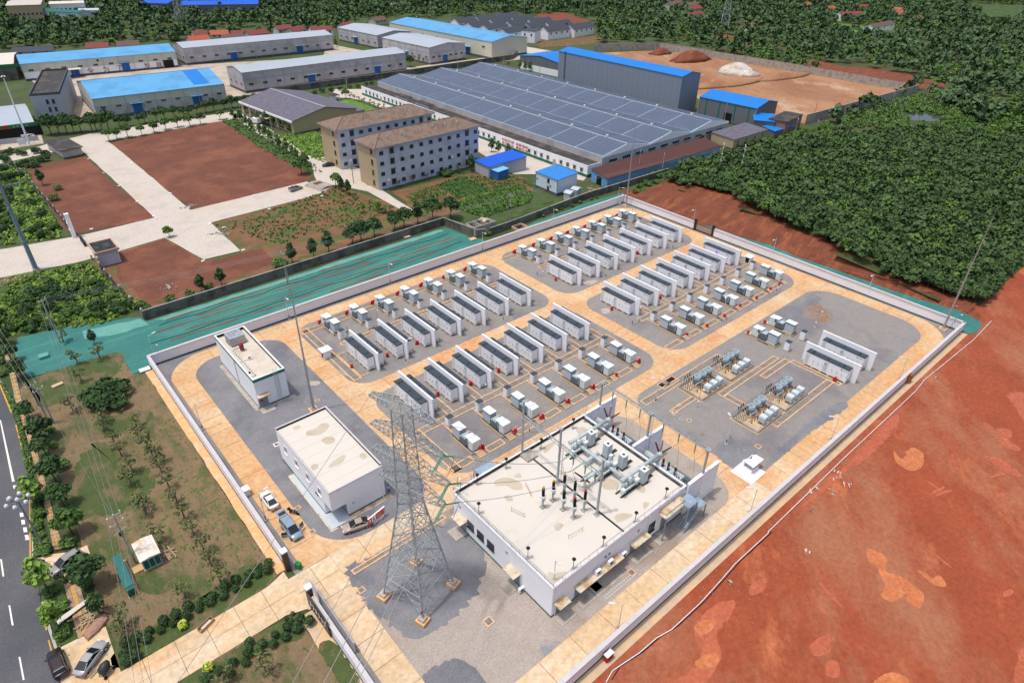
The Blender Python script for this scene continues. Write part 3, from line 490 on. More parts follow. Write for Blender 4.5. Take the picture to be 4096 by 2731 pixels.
def make_skid(label, group):   # low-y end: tall cabinet (as seen in the rear rows); mirrored for the front rows by rotation
    T = thing('converter_skid', label, 'converter skid', (0, 0), 0, group)
    MB().box(0, 2.3, 0, 6.4, .0, .5).build('plinth', 'concrete_tan', T); MB().box(.12, 2.18, .12, 6.28, .5, .62).build('deck', 'black_base', T)
    MB().box(-.02, .0, 1.7, 4.4, .03, .26).build('plinth_opening', 'black', T)
    b = MB().box(.55, 2.0, .3, 2.4, .62, 2.75).build('tall_cabinet', 'cab_grey', T)
    dm = MB().box(.53, .55, .0, .66, .72, 2.65).mesh('door', 'cab_grey')
    for i in range(3): d = link('door', dm, b); d.location = (0, .32 + .69 * i, 0)
    em = MB().box(.57, 1.26, .28, .299, .72, 2.65).mesh('door', 'cab_grey')
    for i in range(2): d = link('door', em, b); d.location = (.71 * i, 0, 0)
    MB().box(.46, 2.09, .21, 2.49, 2.75, 2.93).build('trim', 'green_trim', b); MB().box(.44, 2.11, .19, 1.34, 2.93, 3.0).build('top_panel', 'cab_top', b); MB().box(.44, 2.11, 1.36, 2.51, 2.93, 3.0).build('top_panel', 'cab_top', b)
    t = MB().box(.5, 1.8, 2.75, 4.5, .62, 2.1).build('transformer', 'cab_grey', T)
    rm = MB().box(.1, .5, 0, .05, .8, 2.15).mesh('radiator_fin', 'radiator'); rm2 = MB().box(1.8, 2.2, 0, .05, .8, 2.15).mesh('radiator_fin', 'radiator')
    for i in range(9):
        for m_ in (rm, rm2): r = link('radiator_fin', m_, t); r.location = (0, 2.85 + .17 * i, 0)
    MB().box(.1, 2.2, 2.8, 2.95, 2.15, 2.3).build('header_pipe', 'radiator', t)
    for y in (2.95, 3.45, 3.95): MB().box(.1, 2.2, y, y + .12, 2.1, 2.28).build('header_pipe', 'cab_top', t)
    MB().box(.35, 1.95, 4.0, 4.95, 2.55, 2.72).build('canopy', 'cab_top', T); MB().box(.6, 1.75, 4.1, 4.9, 2.1, 2.55).build('canopy_box', 'cab_grey', T)
    s = MB().box(.2, 2.0, 4.98, 6.2, .62, 2.55).build('small_cabinet', 'cab_top', T); MB().box(.16, 2.04, 4.94, 6.24, 2.55, 2.64).build('top_panel', 'cab_top', s)
    MB().box(.25, 1.08, 6.2, 6.22, .7, 2.5).build('door', 'cab_top', s); MB().box(1.1, 1.95, 6.2, 6.22, .7, 2.5).build('door', 'cab_top', s); MB().box(1.4, 1.5, 6.22, 6.24, 1.5, 1.8).build('warning_plate', 'red_cover', s)
    MB().box(.05, .35, 4.55, 4.9, .7, 1.7).build('control_box', 'cab_top', T); MB().box(.15, .3, .3, 2.5, .62, .75).build('cable_tray', 'cab_top', T)
    st = MB().box(.25, 1.75, 6.4, 6.5, .0, .5).build('steps', 'concrete', T); sm = MB().box(.25, 1.75, 0, .3, -.06, 0).mesh('tread', 'concrete_tan')
    for i in range(4): q = link('tread', sm, st); q.location = (0, 6.5 + .36 * i, .52 - .11 * i)
    MB().prism([(.27, 6.5), (.37, 6.5), (.37, 7.6), (.27, 7.6)], 0, .12).build('stringer', 'concrete', st)
    return T
def make_aux(label, group):
    T = thing('auxiliary_cabinet', label, 'cabinet', (0, 0), 0, group)
    MB().box(-.15, 1.35, -.12, 1.25, 0, .14).build('base', 'concrete', T); b = MB().box(0, 1.2, 0, 1.1, .24, 2.3).build('body', 'cabinet', T); MB().box(.04, 1.16, .04, 1.06, .14, .24).build('foot_frame', 'black_base', T)
    MB().box(-.03, 1.23, -.03, 1.13, 2.3, 2.36).build('roof', 'roof_slate', T); MB().box(.04, 1.16, -.02, 0, .3, 2.24).build('door', 'cabinet', T); MB().box(.5, .9, -.04, -.021, 1.6, 1.9).build('vent', 'vent_grey', T); MB().box(.5, .9, -.04, -.021, .9, 1.2).build('vent', 'vent_grey', T)
    MB().box(-.02, 0, .04, 1.06, .3, 2.24).build('side_door', 'cabinet', T)
    return T
c0 = make_container('x', ''); f0 = make_firewall('x', ''); s0 = make_skid('x', ''); a0 = make_aux('x', ''); used = set()
def place(proto, loc, rz, label, group):
    if proto.name not in used: used.add(proto.name); o = proto; o.location = (*loc, 0); o.rotation_euler = (0, 0, rz); o['label'] = label; o['group'] = group; return o
    return dup(proto, loc, rz, label, group)
BLK = {'a': ('rear left', XA, 100.2, 118.25, 115.75), 'b': ('front left', XA, 80.7, 74.35, 77.5), 'c': ('rear right', XC, 100.0, 118.0, 115.5), 'd': ('front right', XC, 80.6, 74.2, 77.45)}
NEAR = lambda k: ORD[k]
for key, (nm_, x0, yw, ys_, ya) in BLK.items():
    for k in range(7):
        x = x0 + P7 * k
        place(f0, (x - .3, yw), 0, 'white fire wall, %s from the left in the %s battery block' % (NEAR(k), nm_), 'fire walls between the battery containers')
        place(c0, (x - 2.03, yw + 1.4), 0, 'white battery container left of the %s fire wall in the %s block' % (NEAR(k), nm_), 'battery containers in the four blocks')
        place(c0, (x + .12, yw + 1.4), 0, 'white battery container right of the %s fire wall in the %s block' % (NEAR(k), nm_), 'battery containers in the four blocks')
        if key in 'ac':
            place(s0, (x - 1.2 + (.3 if key == 'c' else 0), ys_), 0, 'grey transformer skid on concrete plinth, %s from the left in the %s block' % (NEAR(k), nm_), 'transformer skids of the battery blocks')
            place(a0, (x - .8 if key == 'a' else x - .6, ya), 0, 'slim white cabinet with dark top, %s from the left in the %s block' % (NEAR(k), nm_), 'slim cabinets between skids and containers')
        else:
            place(s0, (x + 1.4, ys_), math.pi, 'grey transformer skid with steps, %s from the left in the %s block' % (NEAR(k), nm_), 'transformer skids of the battery blocks')
            place(a0, (x + .2, ya - 1.1), 0, 'slim white cabinet with dark top, %s from the left in the %s block' % (NEAR(k), nm_), 'slim cabinets between skids and containers')
for k in range(2):
    x = 125.3 + 7.06 * k; w_ = ('left', 'right')[k]
    place(f0, (x - .3, 34.2), 0, 'tall white fire wall, %s one of the two alone in the right yard' % w_, 'fire walls between the battery containers')
    place(c0, (x - 2.03, 35.5), 0, 'white battery container against the %s fire wall of the right yard' % w_, 'battery containers of the right yard')
    place(s0, (124.0 + 7.2 * k, 51.9), 0, 'grey transformer skid, %s one of the two in the right yard' % w_, 'transformer skids of the right yard')
    place(a0, (124.9 + 6.8 * k, 49.3), 0, 'slim white cabinet with dark top, %s one of the two in the right yard' % w_, 'slim cabinets of the right yard')
# red quilted hydrant covers
rc = MB(); rc.loft([[(r * math.cos(a) * (1.25 if i < 3 else 1), r * math.sin(a), z) for a in [q * math.pi / 5 for q in range(10)]] for i, (r, z) in enumerate(((.3, 0), (.34, .25), (.3, .6), (.26, .9), (.22, 1.05), (.1, 1.15)))]); rcm = rc.mesh('cover', 'red_cover', True); rbm = MB().tube((0, 0, 0), (0, 0, .1), .2, 8).mesh('base', 'black_base'); rt = MB().tube((0, 0, 1.13), (0, 0, 1.2), .09, 6).mesh('tip', 'cab_top')
def redcover(p, label, group='red fire equipment covers'):
    T = thing('hydrant_cover', label, 'hydrant cover', p, random.uniform(0, 6), group); link('cover', rcm, T); link('base', rbm, T); link('tip', rt, T)
for nm_, pts in (('rear left', [(50.67,125.10), (57.49,124.93), (64.70,125.34), (71.79,125.32), (78.84,125.38), (85.99,125.33), (92.86,125.28)]), ('rear right', [(110.25,125.22), (117.58,125.21), (124.51,125.19), (131.37,125.24), (138.66,125.06), (145.89,125.17), (153.16,124.89)]),
        ('front left', [(52.88,68.01), (60.22,67.54), (66.92,67.34), (74.10,67.52), (81.31,67.61), (88.49,67.36), (95.61,67.66)]), ('front right', [(112.84,67.56), (119.63,66.87), (126.75,66.92), (133.92,67.25), (140.72,66.90), (147.76,67.19), (152.31,67.40)]), ('right yard', [(124.66,59.14), (131.79,59.14)])):
    for k, p in enumerate(pts):
        l = ('red quilted cover beside the %s transformer skid of the %s block' % (NEAR(k), nm_)) if nm_ != 'right yard' else 'red quilted cover beside the %s transformer skid of the right yard' % ('left', 'right')[k]
        redcover(p, 'left ' + l if nm_ != 'right yard' else l)
        if nm_ in ('rear left', 'rear right', 'front left') and k not in (5,): redcover((p[0] + .65, p[1] + .15), 'right ' + l)
for p, l in (((47.77,104.91), 'lone red cover in the trench left of the rear left block'), ((55.69,103.74), 'lone red cover between the first and second fire walls of the rear left block'), ((63.29,103.70), 'lone red cover between the second and third fire walls of the rear left block'), ((56.18,85.72), 'lone red cover between the first and second fire walls of the front left block'), ((63.35,84.32), 'lone red cover between the second and third fire walls of the front left block'), ((70.60,84.20), 'lone red cover between the third and fourth fire walls of the front left block'),
             ((108.25,106.01), 'lone red cover in front of the first container of the rear right block'), ((137.46,102.94), 'lone red cover between containers deep in the rear right block'), ((108.25,86.44), 'lone red cover in front of the first container of the front right block'), ((121.97,82.46), 'lone red cover between the second and third fire walls of the front right block'), ((122.72,37.40), 'lone red cover in front of the right yard battery container')):
    redcover(p, l, 'lone red hydrant covers')
# ---------------------------------------------------------------- lamps, cameras, lightning rods
def lamp(p, ang, label, h=6.0):
    T = thing('street_lamp', label, 'street lamp', p, math.radians(ang), 'street lamps of the station')
    MB().box(-.3, .3, -.3, .3, 0, .16).build('base', 'concrete', T); MB().tube((0, 0, .16), (0, 0, 1.1), .085, 8).build('base_sleeve', 'blue_base', T); MB().tube((0, 0, 1.1), (0, 0, h), .07, 8, .05).build('pole', mat_lamp, T)
    MB().tube((0, 0, h - .35), (1.0, 0, h - .05), .035, 6).build('arm', mat_lamp, T); MB().obox(1.35, 0, h - .08, h + .0, .8, .3, 0).build('lamp_head', mat_lamp, T)
mat_lamp = mat('lamp_white', C('c9ccd8'), var=.04)
for p, a, l in (((46.24,131.59), -90, 'lamp along the long netting side wall, first from the left'), ((73.93,131.90), -90, 'lamp along the long netting side wall, second from the left'), ((104.29,131.86), -90, 'lamp along the long netting side wall, third from the left'), ((132.01,131.98), -90, 'lamp along the long netting side wall, fourth from the left'), ((161.80,131.93), -60, 'lamp along the long netting side wall, beside the far lightning rod'),
                ((165.76,104.60), 180, 'lamp against the wall below the red bank, just left of the back gate'), ((165.41,77.29), 180, 'lamp against the wall below the red bank, just right of the back gate'), ((165.20,50.03), 180, 'lamp against the wall below the red bank, nearest the right corner'), ((106.44,111.27), 200, 'lamp left of the first slim cabinet of the rear right block'), ((119.74,98.91), -60, 'lamp on the inner road in front of the rear right block, left one'), ((148.44,98.88), -60, 'lamp on the inner road in front of the rear right block, right one'),
                ((106.99,78.89), 30, 'lamp in the gravel in front of the front right block, left one'), ((124.32,66.07), 40, 'lamp beside the road in front of the front right block, middle one'), ((148.12,65.75), 40, 'lamp beside the road in front of the front right block, right one'), ((57.52,99.27), -20, 'lamp on the inner road in front of the rear left block, left one'), ((84.62,99.37), -20, 'lamp on the inner road in front of the rear left block, right one'), ((88.17,56.81), 140, 'lamp in the gravel left of the fenced reactor bays'),
                ((88.49,40.76), 60, 'lamp in the gravel above the small glazed hut'), ((62.84,65.98), 20, 'lamp behind the switchgear roof beside the skid steps'), ((133.00,28.74), 130, 'lamp beside the red field wall, farthest right'), ((103.72,28.72), 130, 'lamp beside the red field wall, right of the small hut'), ((76.82,28.63), 130, 'lamp beside the red field wall, right of the steel stairs'), ((45.16,28.70), 130, 'lamp beside the red field wall, below the switchgear building'), ((17.10,105.06), 10, 'lamp beside the lawn side wall, left of the pump house'), ((17.38,134.06), 15, 'lamp in the left corner of the station behind the pump house'), ((17.19,77.08), 15, 'lamp beside the lawn side wall, next to the parked white car')):
    lamp(p, a, 'white ' + l)
def cctv(p, label, h=3.6, z=0, arm=.5):
    T = thing('camera_pole', label, 'camera pole', (*p, z), random.uniform(-2.5, -1), 'camera poles of the station'); MB().box(-.22, .22, -.22, .22, 0, .15).build('base', 'concrete', T); MB().tube((0, 0, .15), (0, 0, h), .045, 6).build('pole', 'steel', T); MB().tube((0, 0, h), (arm, 0, h), .03, 5).build('arm', 'steel', T)
    MB().box(arm - .05, arm + .3, -.08, .08, h - .14, h + .04).build('camera', 'paint_white', T); MB().box(-.14, .14, -.14, -.02, 1.2, 1.6).build('junction_box', 'paint_white', T)
for p, l, z in (((60.72,115.96), 'thin camera pole between the first skids of the rear left block', 0), ((107.38,110.10), 'thin camera pole beside the lamp left of the rear right block', 0), ((62.40,78.53), 'thin camera pole in the front left battery block trench', 0), ((69.08,50.51), 'thin camera pole beside the rear fire wall of the transformer bay', 0), ((93.30,50.55), 'thin camera pole at the corner of the left fenced reactor bay', 0), ((139.74,50.72), 'thin camera pole alone on the empty gravel of the right yard', 0), ((160.51,129.81), 'thin camera pole beside the far lightning rod', 0), ((163.50,29.32), 'thin camera pole in the right corner of the station', 0), ((17.81,132.11), 'thin camera pole in the left corner of the station', 0), ((154.34,80.79), 'thin camera pole beside the small kiosk of the front right block', 0), ((153.70,119.19), 'thin camera pole beside the last skid of the rear right block', 0), ((108.90,78.63), 'thin camera pole in front of the front right block', 0),
                ((41.0, 37.1), 'camera pole on the near corner of the switchgear roof', 6), ((40.3, 57.5), 'camera pole on the left corner of the switchgear roof', 6), ((67.5, 56.9), 'camera pole on the rear corner of the switchgear roof', 6)):
    cctv(p, l, 4.6 if z == 0 else 3.8, z)
def rod(p, label, h=30, r=.28):
    T = thing('lightning_rod', label, 'lightning rod', p, 0, 'tall lightning rods of the station'); MB().box(-.8, .8, -.8, .8, 0, .35).build('base', 'edging', T); MB().box(-.5, .5, -.5, .5, .35, .55).build('base_cap', 'concrete', T); MB().tube((0, 0, .55), (0, 0, h * .38), r, 10, r * .72).build('pole', 'steel', T); MB().tube((0, 0, h * .38), (0, 0, h * .75), r * .68, 8, r * .42).build('pole_section', 'steel', T); MB().tube((0, 0, h * .75), (0, 0, h), r * .38, 6, .02).build('spike', 'steel', T)
    for z in (.38, .75): MB().tube((0, 0, h * z - .12), (0, 0, h * z + .12), r * .9, 10).build('flange', 'steel', T)
rod((35.3, 97.2), 'tall tapered lightning rod behind the control building', 31); rod((162.5, 30.8), 'tall tapered lightning rod in the right corner against the wood', 30.5); rod((163.0, 129.3), 'tall tapered lightning rod in the far corner of the station', 29)

# ---------------------------------------------------------------- buildings of the station
mat('roof_cream', C('cbc5bb'), var=.02, scale=.3, col2=C('bdb19d'), s2=.14, lo=.6, hi=.8, rough=.8)
mat('roof_stain', C('bdb3a1'), var=.06, scale=1, col2=C('ab9d83'), s2=.5, lo=.4, hi=.75); mat('pump_roof', C('c9bfb1'), var=.05, scale=.3, col2=C('b0a28c'), s2=.2, lo=.5, hi=.75, col3=C('a0947f'), s3=.14, lo3=.58, hi3=.8)
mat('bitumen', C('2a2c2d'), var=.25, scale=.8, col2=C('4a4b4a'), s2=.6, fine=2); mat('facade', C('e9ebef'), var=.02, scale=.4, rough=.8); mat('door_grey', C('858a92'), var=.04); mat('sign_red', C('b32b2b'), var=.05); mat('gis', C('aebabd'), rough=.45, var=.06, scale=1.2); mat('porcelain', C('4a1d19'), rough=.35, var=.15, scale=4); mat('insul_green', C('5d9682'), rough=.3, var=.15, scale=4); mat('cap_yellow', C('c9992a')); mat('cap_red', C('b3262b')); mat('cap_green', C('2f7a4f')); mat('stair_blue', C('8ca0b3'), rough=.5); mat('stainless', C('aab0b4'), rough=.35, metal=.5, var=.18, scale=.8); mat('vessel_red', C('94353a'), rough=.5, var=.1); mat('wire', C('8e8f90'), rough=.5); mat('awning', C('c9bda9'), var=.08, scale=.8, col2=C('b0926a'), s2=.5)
def window(parent, x, y, z, w, h, face, frame='paint_white', pane='glass', d=.06, mull=1, awn=False):
    """window on an axis-aligned facade; face = 'x-','x+','y-','y+' ; (x,y) on the wall plane, centre bottom z"""
    s = -1 if face[1] == '-' else 1
    def bx(m, a0, a1, z0, z1, o0, o1):
        lo, hi = sorted((s * o0, s * o1))
        if face[0] == 'x': m.box(x + lo, x + hi, y + a0, y + a1, z0, z1)
        else: m.box(x + a0, x + a1, y + lo, y + hi, z0, z1)
    f = MB(); t = .07
    bx(f, -w / 2, w / 2, z, z + t, .0, d); bx(f, -w / 2, w / 2, z + h - t, z + h, 0, d); bx(f, -w / 2, -w / 2 + t, z + t, z + h - t, 0, d); bx(f, w / 2 - t, w / 2, z + t, z + h - t, 0, d)
    for i in range(mull): u = -w / 2 + w * (i + 1) / (mull + 1); bx(f, u - .03, u + .03, z + t, z + h - t, 0, d - .005)
    o = f.build('window', frame, parent); p = MB(); bx(p, -w / 2 + t, w / 2 - t, z + t, z + h - t, .003, .022); p.build('pane', pane, o)
    sl = MB(); bx(sl, -w / 2 - .1, w / 2 + .1, z - .1, z, 0, .16); sl.build('sill', frame, o)
    if awn: a = MB(); bx(a, -w / 2 - .2, w / 2 + .2, z + h + .1, z + h + .2, 0, .6); a.build('hood', 'concrete', o)
    return o
def door(parent, x, y, w, h, face, m='door_grey', d=.05, z=0, leaves=2):
    s = -1 if face[1] == '-' else 1; o = None
    for i in range(leaves):
        a0, a1 = -w / 2 + w * i / leaves + .015, -w / 2 + w * (i + 1) / leaves - .015; lo, hi = sorted((0, s * d)); b = MB()
        b.box(x + lo, x + hi, y + a0, y + a1, z, z + h) if face[0] == 'x' else b.box(x + a0, x + a1, y + lo, y + hi, z, z + h)
        o = b.build('door', m, parent); lo, hi = sorted((s * d, s * (d + .05))); b = MB(); q = a1 - .15 if i == 0 else a0 + .1
        b.box(x + lo, x + hi, y + q, y + q + .06, z + 1, z + 1.3) if face[0] == 'x' else b.box(x + q, x + q + .06, y + lo, y + hi, z + 1, z + 1.3); b.build('handle', 'dark_metal', o)
    return o
def stain(P, z, parent, nme='stain'): return MB().sheet(rag(P, .18, .8), z).build(nme, 'roof_stain', parent)
def railing(parent, pts, z, h=1.05, m='steel', bal=.28):
    r = MB(); 
    for a, b in zip(pts, pts[1:]):
        L = math.hypot(b[0] - a[0], b[1] - a[1]); n = max(1, int(L / bal))
        za, zb = (a[2] if len(a) > 2 else z), (b[2] if len(b) > 2 else z)
        r.tube((a[0], a[1], za + h), (b[0], b[1], zb + h), .035, 4); r.tube((a[0], a[1], za + .12), (b[0], b[1], zb + .12), .02, 4)
        for i in range(n + 1):
            t = i / n; x, y, q = a[0] + (b[0] - a[0]) * t, a[1] + (b[1] - a[1]) * t, za + (zb - za) * t; r.tube((x, y, q), (x, y, q + h), .03 if i % 6 == 0 else .012, 3, cap=False)
    return r.build('railing', m, parent)
# --- pump house
T = thing('pump_house', 'white pump house with green roof edge and a steel tank on top', 'building', (27.6, 104.2)); W_, L_, Hh = 6.1, 19.7, 6.8
MB().box(0, W_, 0, L_, .3, 6.1).build('wall', 'facade', T); MB().box(-.04, W_ + .04, -.04, L_ + .04, -.1, .3).build('plinth', 'plinth_green', T); MB().box(-.9, -.04, -.3, L_ - 1, -.05, .1).build('apron', 'concrete', T); MB().box(-.3, W_ + .9, -.9, -.04, -.05, .1).build('apron', 'concrete', T)
MB().box(.25, W_ - .25, .25, L_ - .25, 6.05, 6.2).build('roof', 'pump_roof', T)
pp = MB(); mat('parapet_green', C('2c7a5c'), var=.05)
for q in ((-.06, W_ + .06, -.06, .24), (-.06, W_ + .06, L_ - .24, L_ + .06), (-.06, .24, .24, L_ - .24), (W_ - .24, W_ + .06, .24, L_ - .24)): pp.box(*q, 6.1, 6.78)
pp.build('parapet', 'parapet_green', T); pc = MB()
for q in ((-.1, W_ + .1, -.1, .26), (-.1, W_ + .1, L_ - .26, L_ + .1), (-.1, .26, .26, L_ - .26), (W_ - .26, W_ + .1, .26, L_ - .26)): pc.box(*q, 6.78, 6.84)
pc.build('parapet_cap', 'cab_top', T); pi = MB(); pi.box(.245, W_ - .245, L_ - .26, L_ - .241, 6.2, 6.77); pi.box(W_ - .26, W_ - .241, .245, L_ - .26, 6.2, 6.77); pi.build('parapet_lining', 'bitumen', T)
MB().box(2.2, 2.9, 7.6, 8.3, 6.2, 6.55).build('roof_hatch', 'cab_top', T); MB().box(2.3, 2.8, 7.7, 8.2, 6.55, 6.57).build('hatch_opening', 'black', T)
pipe = MB().path([(1.2, 14.2, 6.5), (1.2, 13, 6.4), (1.2, 1.9, 6.4), (.3, 1.9, 6.4)], .07, 6); pipe.build('roof_pipe', 'cab_top', T); rest = MB()
for i in range(14): rest.box(1.05, 1.35, 2 + i * .8, 2.25 + i * .8, 6.2, 6.33)
rest.build('pipe_support', 'black', T); MB().path([(0.1, 7.9, 6.25), (2.2, 7.9, 6.25)], .03, 4).build('cable', 'dark_metal', T); MB().box(.5, .8, 3.2, 3.5, 6.2, 6.5).build('roof_box', 'black', T)
door(T, 1.0, -.045, 1.8, 2.6, 'y-'); MB().box(-.1, 2.3, -1.1, -.04, 2.95, 3.1).build('awning', 'awning', T); MB().box(.4, .9, -.112, -.101, 1.4, 1.9).build('warning_plate', 'sign_red', T); MB().box(-.2, 2.4, -2.2, -.9, 0, .12).build('entrance_ramp', 'concrete', T)
lad = MB(); [lad.tube((x, -.25, .8), (x, -.25, 7.9), .03, 4) for x in (3.9, 4.5)]; [lad.tube((3.9, -.25, .9 + .35 * i), (4.5, -.25, .9 + .35 * i), .02, 4) for i in range(19)]
for i in range(9):
    z = 2.4 + .6 * i; P = [(4.2 + .42 * math.cos(a), -.25 - .75 * max(0, math.sin(a)), z) for a in [math.pi * j / 6 for j in range(7)]]; lad.path(P, .015, 3)
for a in (30, 90, 150): lad.tube((4.2 + .42 * math.cos(math.radians(a)), -.25 - .75 * math.sin(math.radians(a)), 2.4), (4.2 + .42 * math.cos(math.radians(a)), -.25 - .75 * math.sin(math.radians(a)), 7.2), .015, 3)
lad.build('ladder', 'steel', T); MB().tube((-.08, 9.5, .2), (-.08, 9.5, 6.1), .06, 6).build('downpipe', 'cab_grey', T)
T = thing('water_tank', 'silver panel water tank on the pump house roof', 'tank', (28.9, 118.4, 6.2)); MB().box(0, 3.1, 0, 3.0, .1, 1.9).build('tank_body', 'stainless', T); MB().box(-.05, 3.15, -.05, 3.05, 0, .1).build('tank_base', 'dark_metal', T)
pm = MB(); pm.add([(0, 0, 0), (.75, 0, 0), (.75, .72, 0), (0, .72, 0), (.375, .36, .1)], [(0, 1, 4), (1, 2, 4), (2, 3, 4), (3, 0, 4)]); pm = pm.mesh('tank_panel', 'stainless')
for i in range(4):
    for j in range(4): q = link('tank_panel', pm, T); q.location = (.01 + .775 * i, .02 + .74 * j, 1.905)
sm2 = MB(); sm2.add([(0, 0, 0), (.75, 0, 0), (.75, 0, .85), (0, 0, .85), (.375, -.08, .42)], [(0, 1, 4), (1, 2, 4), (2, 3, 4), (3, 0, 4)]); sm2 = sm2.mesh('tank_panel', 'stainless')
for i in range(4):
    for j in range(2): q = link('tank_panel', sm2, T); q.location = (.01 + .775 * i, -.003, .14 + .88 * j)
for i in range(4):
    for j in range(2): q = link('tank_panel', sm2, T); q.location = (-.003, 2.98 - .745 * i, .14 + .88 * j); q.rotation_euler = (0, 0, -math.pi / 2)
T = thing('pressure_vessel', 'red pressure vessel on legs beside the roof tank', 'vessel', (30.2, 116.0, 6.2)); MB().loft([[(r * math.cos(a), r * math.sin(a), z) for a in [q * math.pi / 6 for q in range(12)]] for r, z in ((.2, .25), (.42, .35), (.45, .5), (.45, 1.5), (.4, 1.68), (.15, 1.8))]).build('vessel_shell', 'vessel_red', T, True)
for a in (30, 150, 270): MB().box(.33 * math.cos(math.radians(a)) - .05, .33 * math.cos(math.radians(a)) + .05, .33 * math.sin(math.radians(a)) - .05, .33 * math.sin(math.radians(a)) + .05, 0, .4).build('leg', 'vessel_red', T)
MB().path([(-.45, 0, .8), (-1.0, 0, .8), (-1.0, .7, .5), (-1.4, .7, .4)], .07, 6).build('pipework', 'vessel_red', T); MB().tube((0, 0, 1.8), (0, 0, 1.9), .12, 8).build('cap', 'cap_red', T)
# --- control building
T = thing('control_building', 'plain white control building with stained cream flat roof and four side windows', 'building', (25.0, 69.5)); W_, L_ = 9.3, 18.8
MB().prism([(2.6, 0), (W_, 0), (W_, L_), (0, L_), (0, 2.6), (2.6, 2.6)], .35, 2.9).build('wall', 'facade', T); MB().box(0, W_, 0, L_, 2.9, 6.6).build('wall', 'facade', T); MB().prism([(2.6, -.04), (W_ + .04, -.04), (W_ + .04, L_ + .04), (-.04, L_ + .04), (-.04, 2.6), (2.56, 2.6)], -.1, .35).build('plinth', 'plinth_green', T)
MB().box(.2, W_ - .2, .2, L_ - .2, 6.55, 6.75).build('roof', 'roof_cream', T); pp = MB()
for q in ((-.05, W_ + .05, -.05, .2), (-.05, W_ + .05, L_ - .25, L_ + .05), (-.05, .12, .2, L_ - .25), (W_ - .25, W_ + .05, .2, L_ - .25)): pp.box(*q, 6.6, 7.15 if q[0] > 0 or q[3] > L_ else 6.8)
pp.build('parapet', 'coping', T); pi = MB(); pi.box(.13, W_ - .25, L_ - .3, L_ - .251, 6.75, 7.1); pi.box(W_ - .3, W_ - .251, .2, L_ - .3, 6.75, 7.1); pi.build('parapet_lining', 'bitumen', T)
for i in range(4): window(T, 0, 3.6 + 4.05 * i, 3.6, 1.0, 1.6, 'x-')
MB().box(-1.1, 0, -1.2, L_ - 4.5, -.05, .12).build('apron', 'awning', T); MB().box(-.9, -.05, -.9, L_ - 5, .12, .2).build('porch_floor', 'cab_grey', T); MB().box(-.05, 2.55, -.9, 2.55, .05, .2).build('porch_floor', 'cab_grey', T); MB().box(2.6, W_ + .8, -.9, -.05, -.05, .12).build('apron', 'awning', T)
door(T, 2.595, 1.3, 1.9, 2.4, 'x-', z=.2); MB().box(2.52, 2.54, 1.5, 1.95, 1.3, 1.9).build('warning_plate', 'sign_red', T); MB().box(3.4, 3.9, -.03, 0, 2.2, 2.5).build('name_plate', 'cab_grey', T); MB().tube((W_ - .5, -.1, .1), (W_ - .5, -.1, 6.6), .07, 6).build('downpipe', 'paint_white', T)
MB().box(-.06, 0, 4.5, 5.6, 2.5, 2.8).build('vent_opening', 'black', T)
for P in ([(4.2, 13.5), (5.4, 13.0), (7.2, 13.7), (7.5, 14.8), (6.6, 15.4), (5.2, 14.9), (4.0, 15.2), (3.4, 14.4)], [(5, 10.0), (6.2, 9.8), (6.6, 11), (5.6, 11.8), (4.7, 11.4)], [(2.6, 5), (4.4, 4.6), (6, 5.6), (5.6, 6.2), (3.8, 5.8)], [(7.8, 3.2), (8.6, 3.4), (8.4, 4.6), (7.6, 4.2)], [(.5, 6), (1.4, 6.1), (1.6, 7), (.7, 7.2)], [(2.4, 16.8), (3.4, 16.6), (3.6, 17.4), (2.6, 17.6)]): stain(P, 6.756, T)
dw = MB()
for i in range(7): dw.box(.3, W_ - .4, 2.4 * i + 1.9, 2.4 * i + 1.93, 6.75, 6.758)
dw.build('roof_joint', 'concrete', T)
# --- switchgear building
T = thing('switchgear_building', 'long white switchgear building with a flat cream roof carrying pipes and bushings', 'building', (39.8, 36.0)); W_, L_ = 28.7, 22.0
MB().box(0, W_, 0, L_, .3, 6.0).build('wall', 'facade', T); MB().box(-.04, W_ + .04, -.04, L_ + .04, -.1, .3).build('plinth', 'plinth_green', T); MB().box(.1, W_ - .1, .1, L_ - .1, 5.95, 6.1).build('roof', 'roof_cream', T)
pp = MB()
for q in ((-.05, W_ + .05, -.05, .25), (-.05, W_ + .05, L_ - .3, L_ + .05), (-.05, .25, .25, L_ - .3), (W_ - .25, W_ + .05, .25, L_ - .3)): pp.box(*q, 6.0, 6.4 if q[3] < L_ else 6.75)
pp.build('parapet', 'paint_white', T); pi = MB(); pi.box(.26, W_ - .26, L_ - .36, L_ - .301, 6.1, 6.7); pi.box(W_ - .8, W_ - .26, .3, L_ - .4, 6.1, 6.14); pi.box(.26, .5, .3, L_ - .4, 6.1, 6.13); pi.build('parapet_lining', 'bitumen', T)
railing(T, [(.05, L_ - .1), (.05, .05), (W_ - 1.2, .05)], 6.4); railing(T, [(W_, 0), (W_, L_)], 6.4); railing(T, [(.05, L_), (5.5, L_)], 6.75); railing(T, [(8.8, L_), (W_, L_)], 6.75)
for x in (12.0,): pass
MB().box(14.3, 14.6, .4, L_ - .5, 6.1, 6.16).build('roof_gutter', 'bitumen', T); MB().box(13.2, 15.4, L_ - 2.3, L_ - .4, 6.1, 6.5).build('roof_plinth', 'concrete', T)
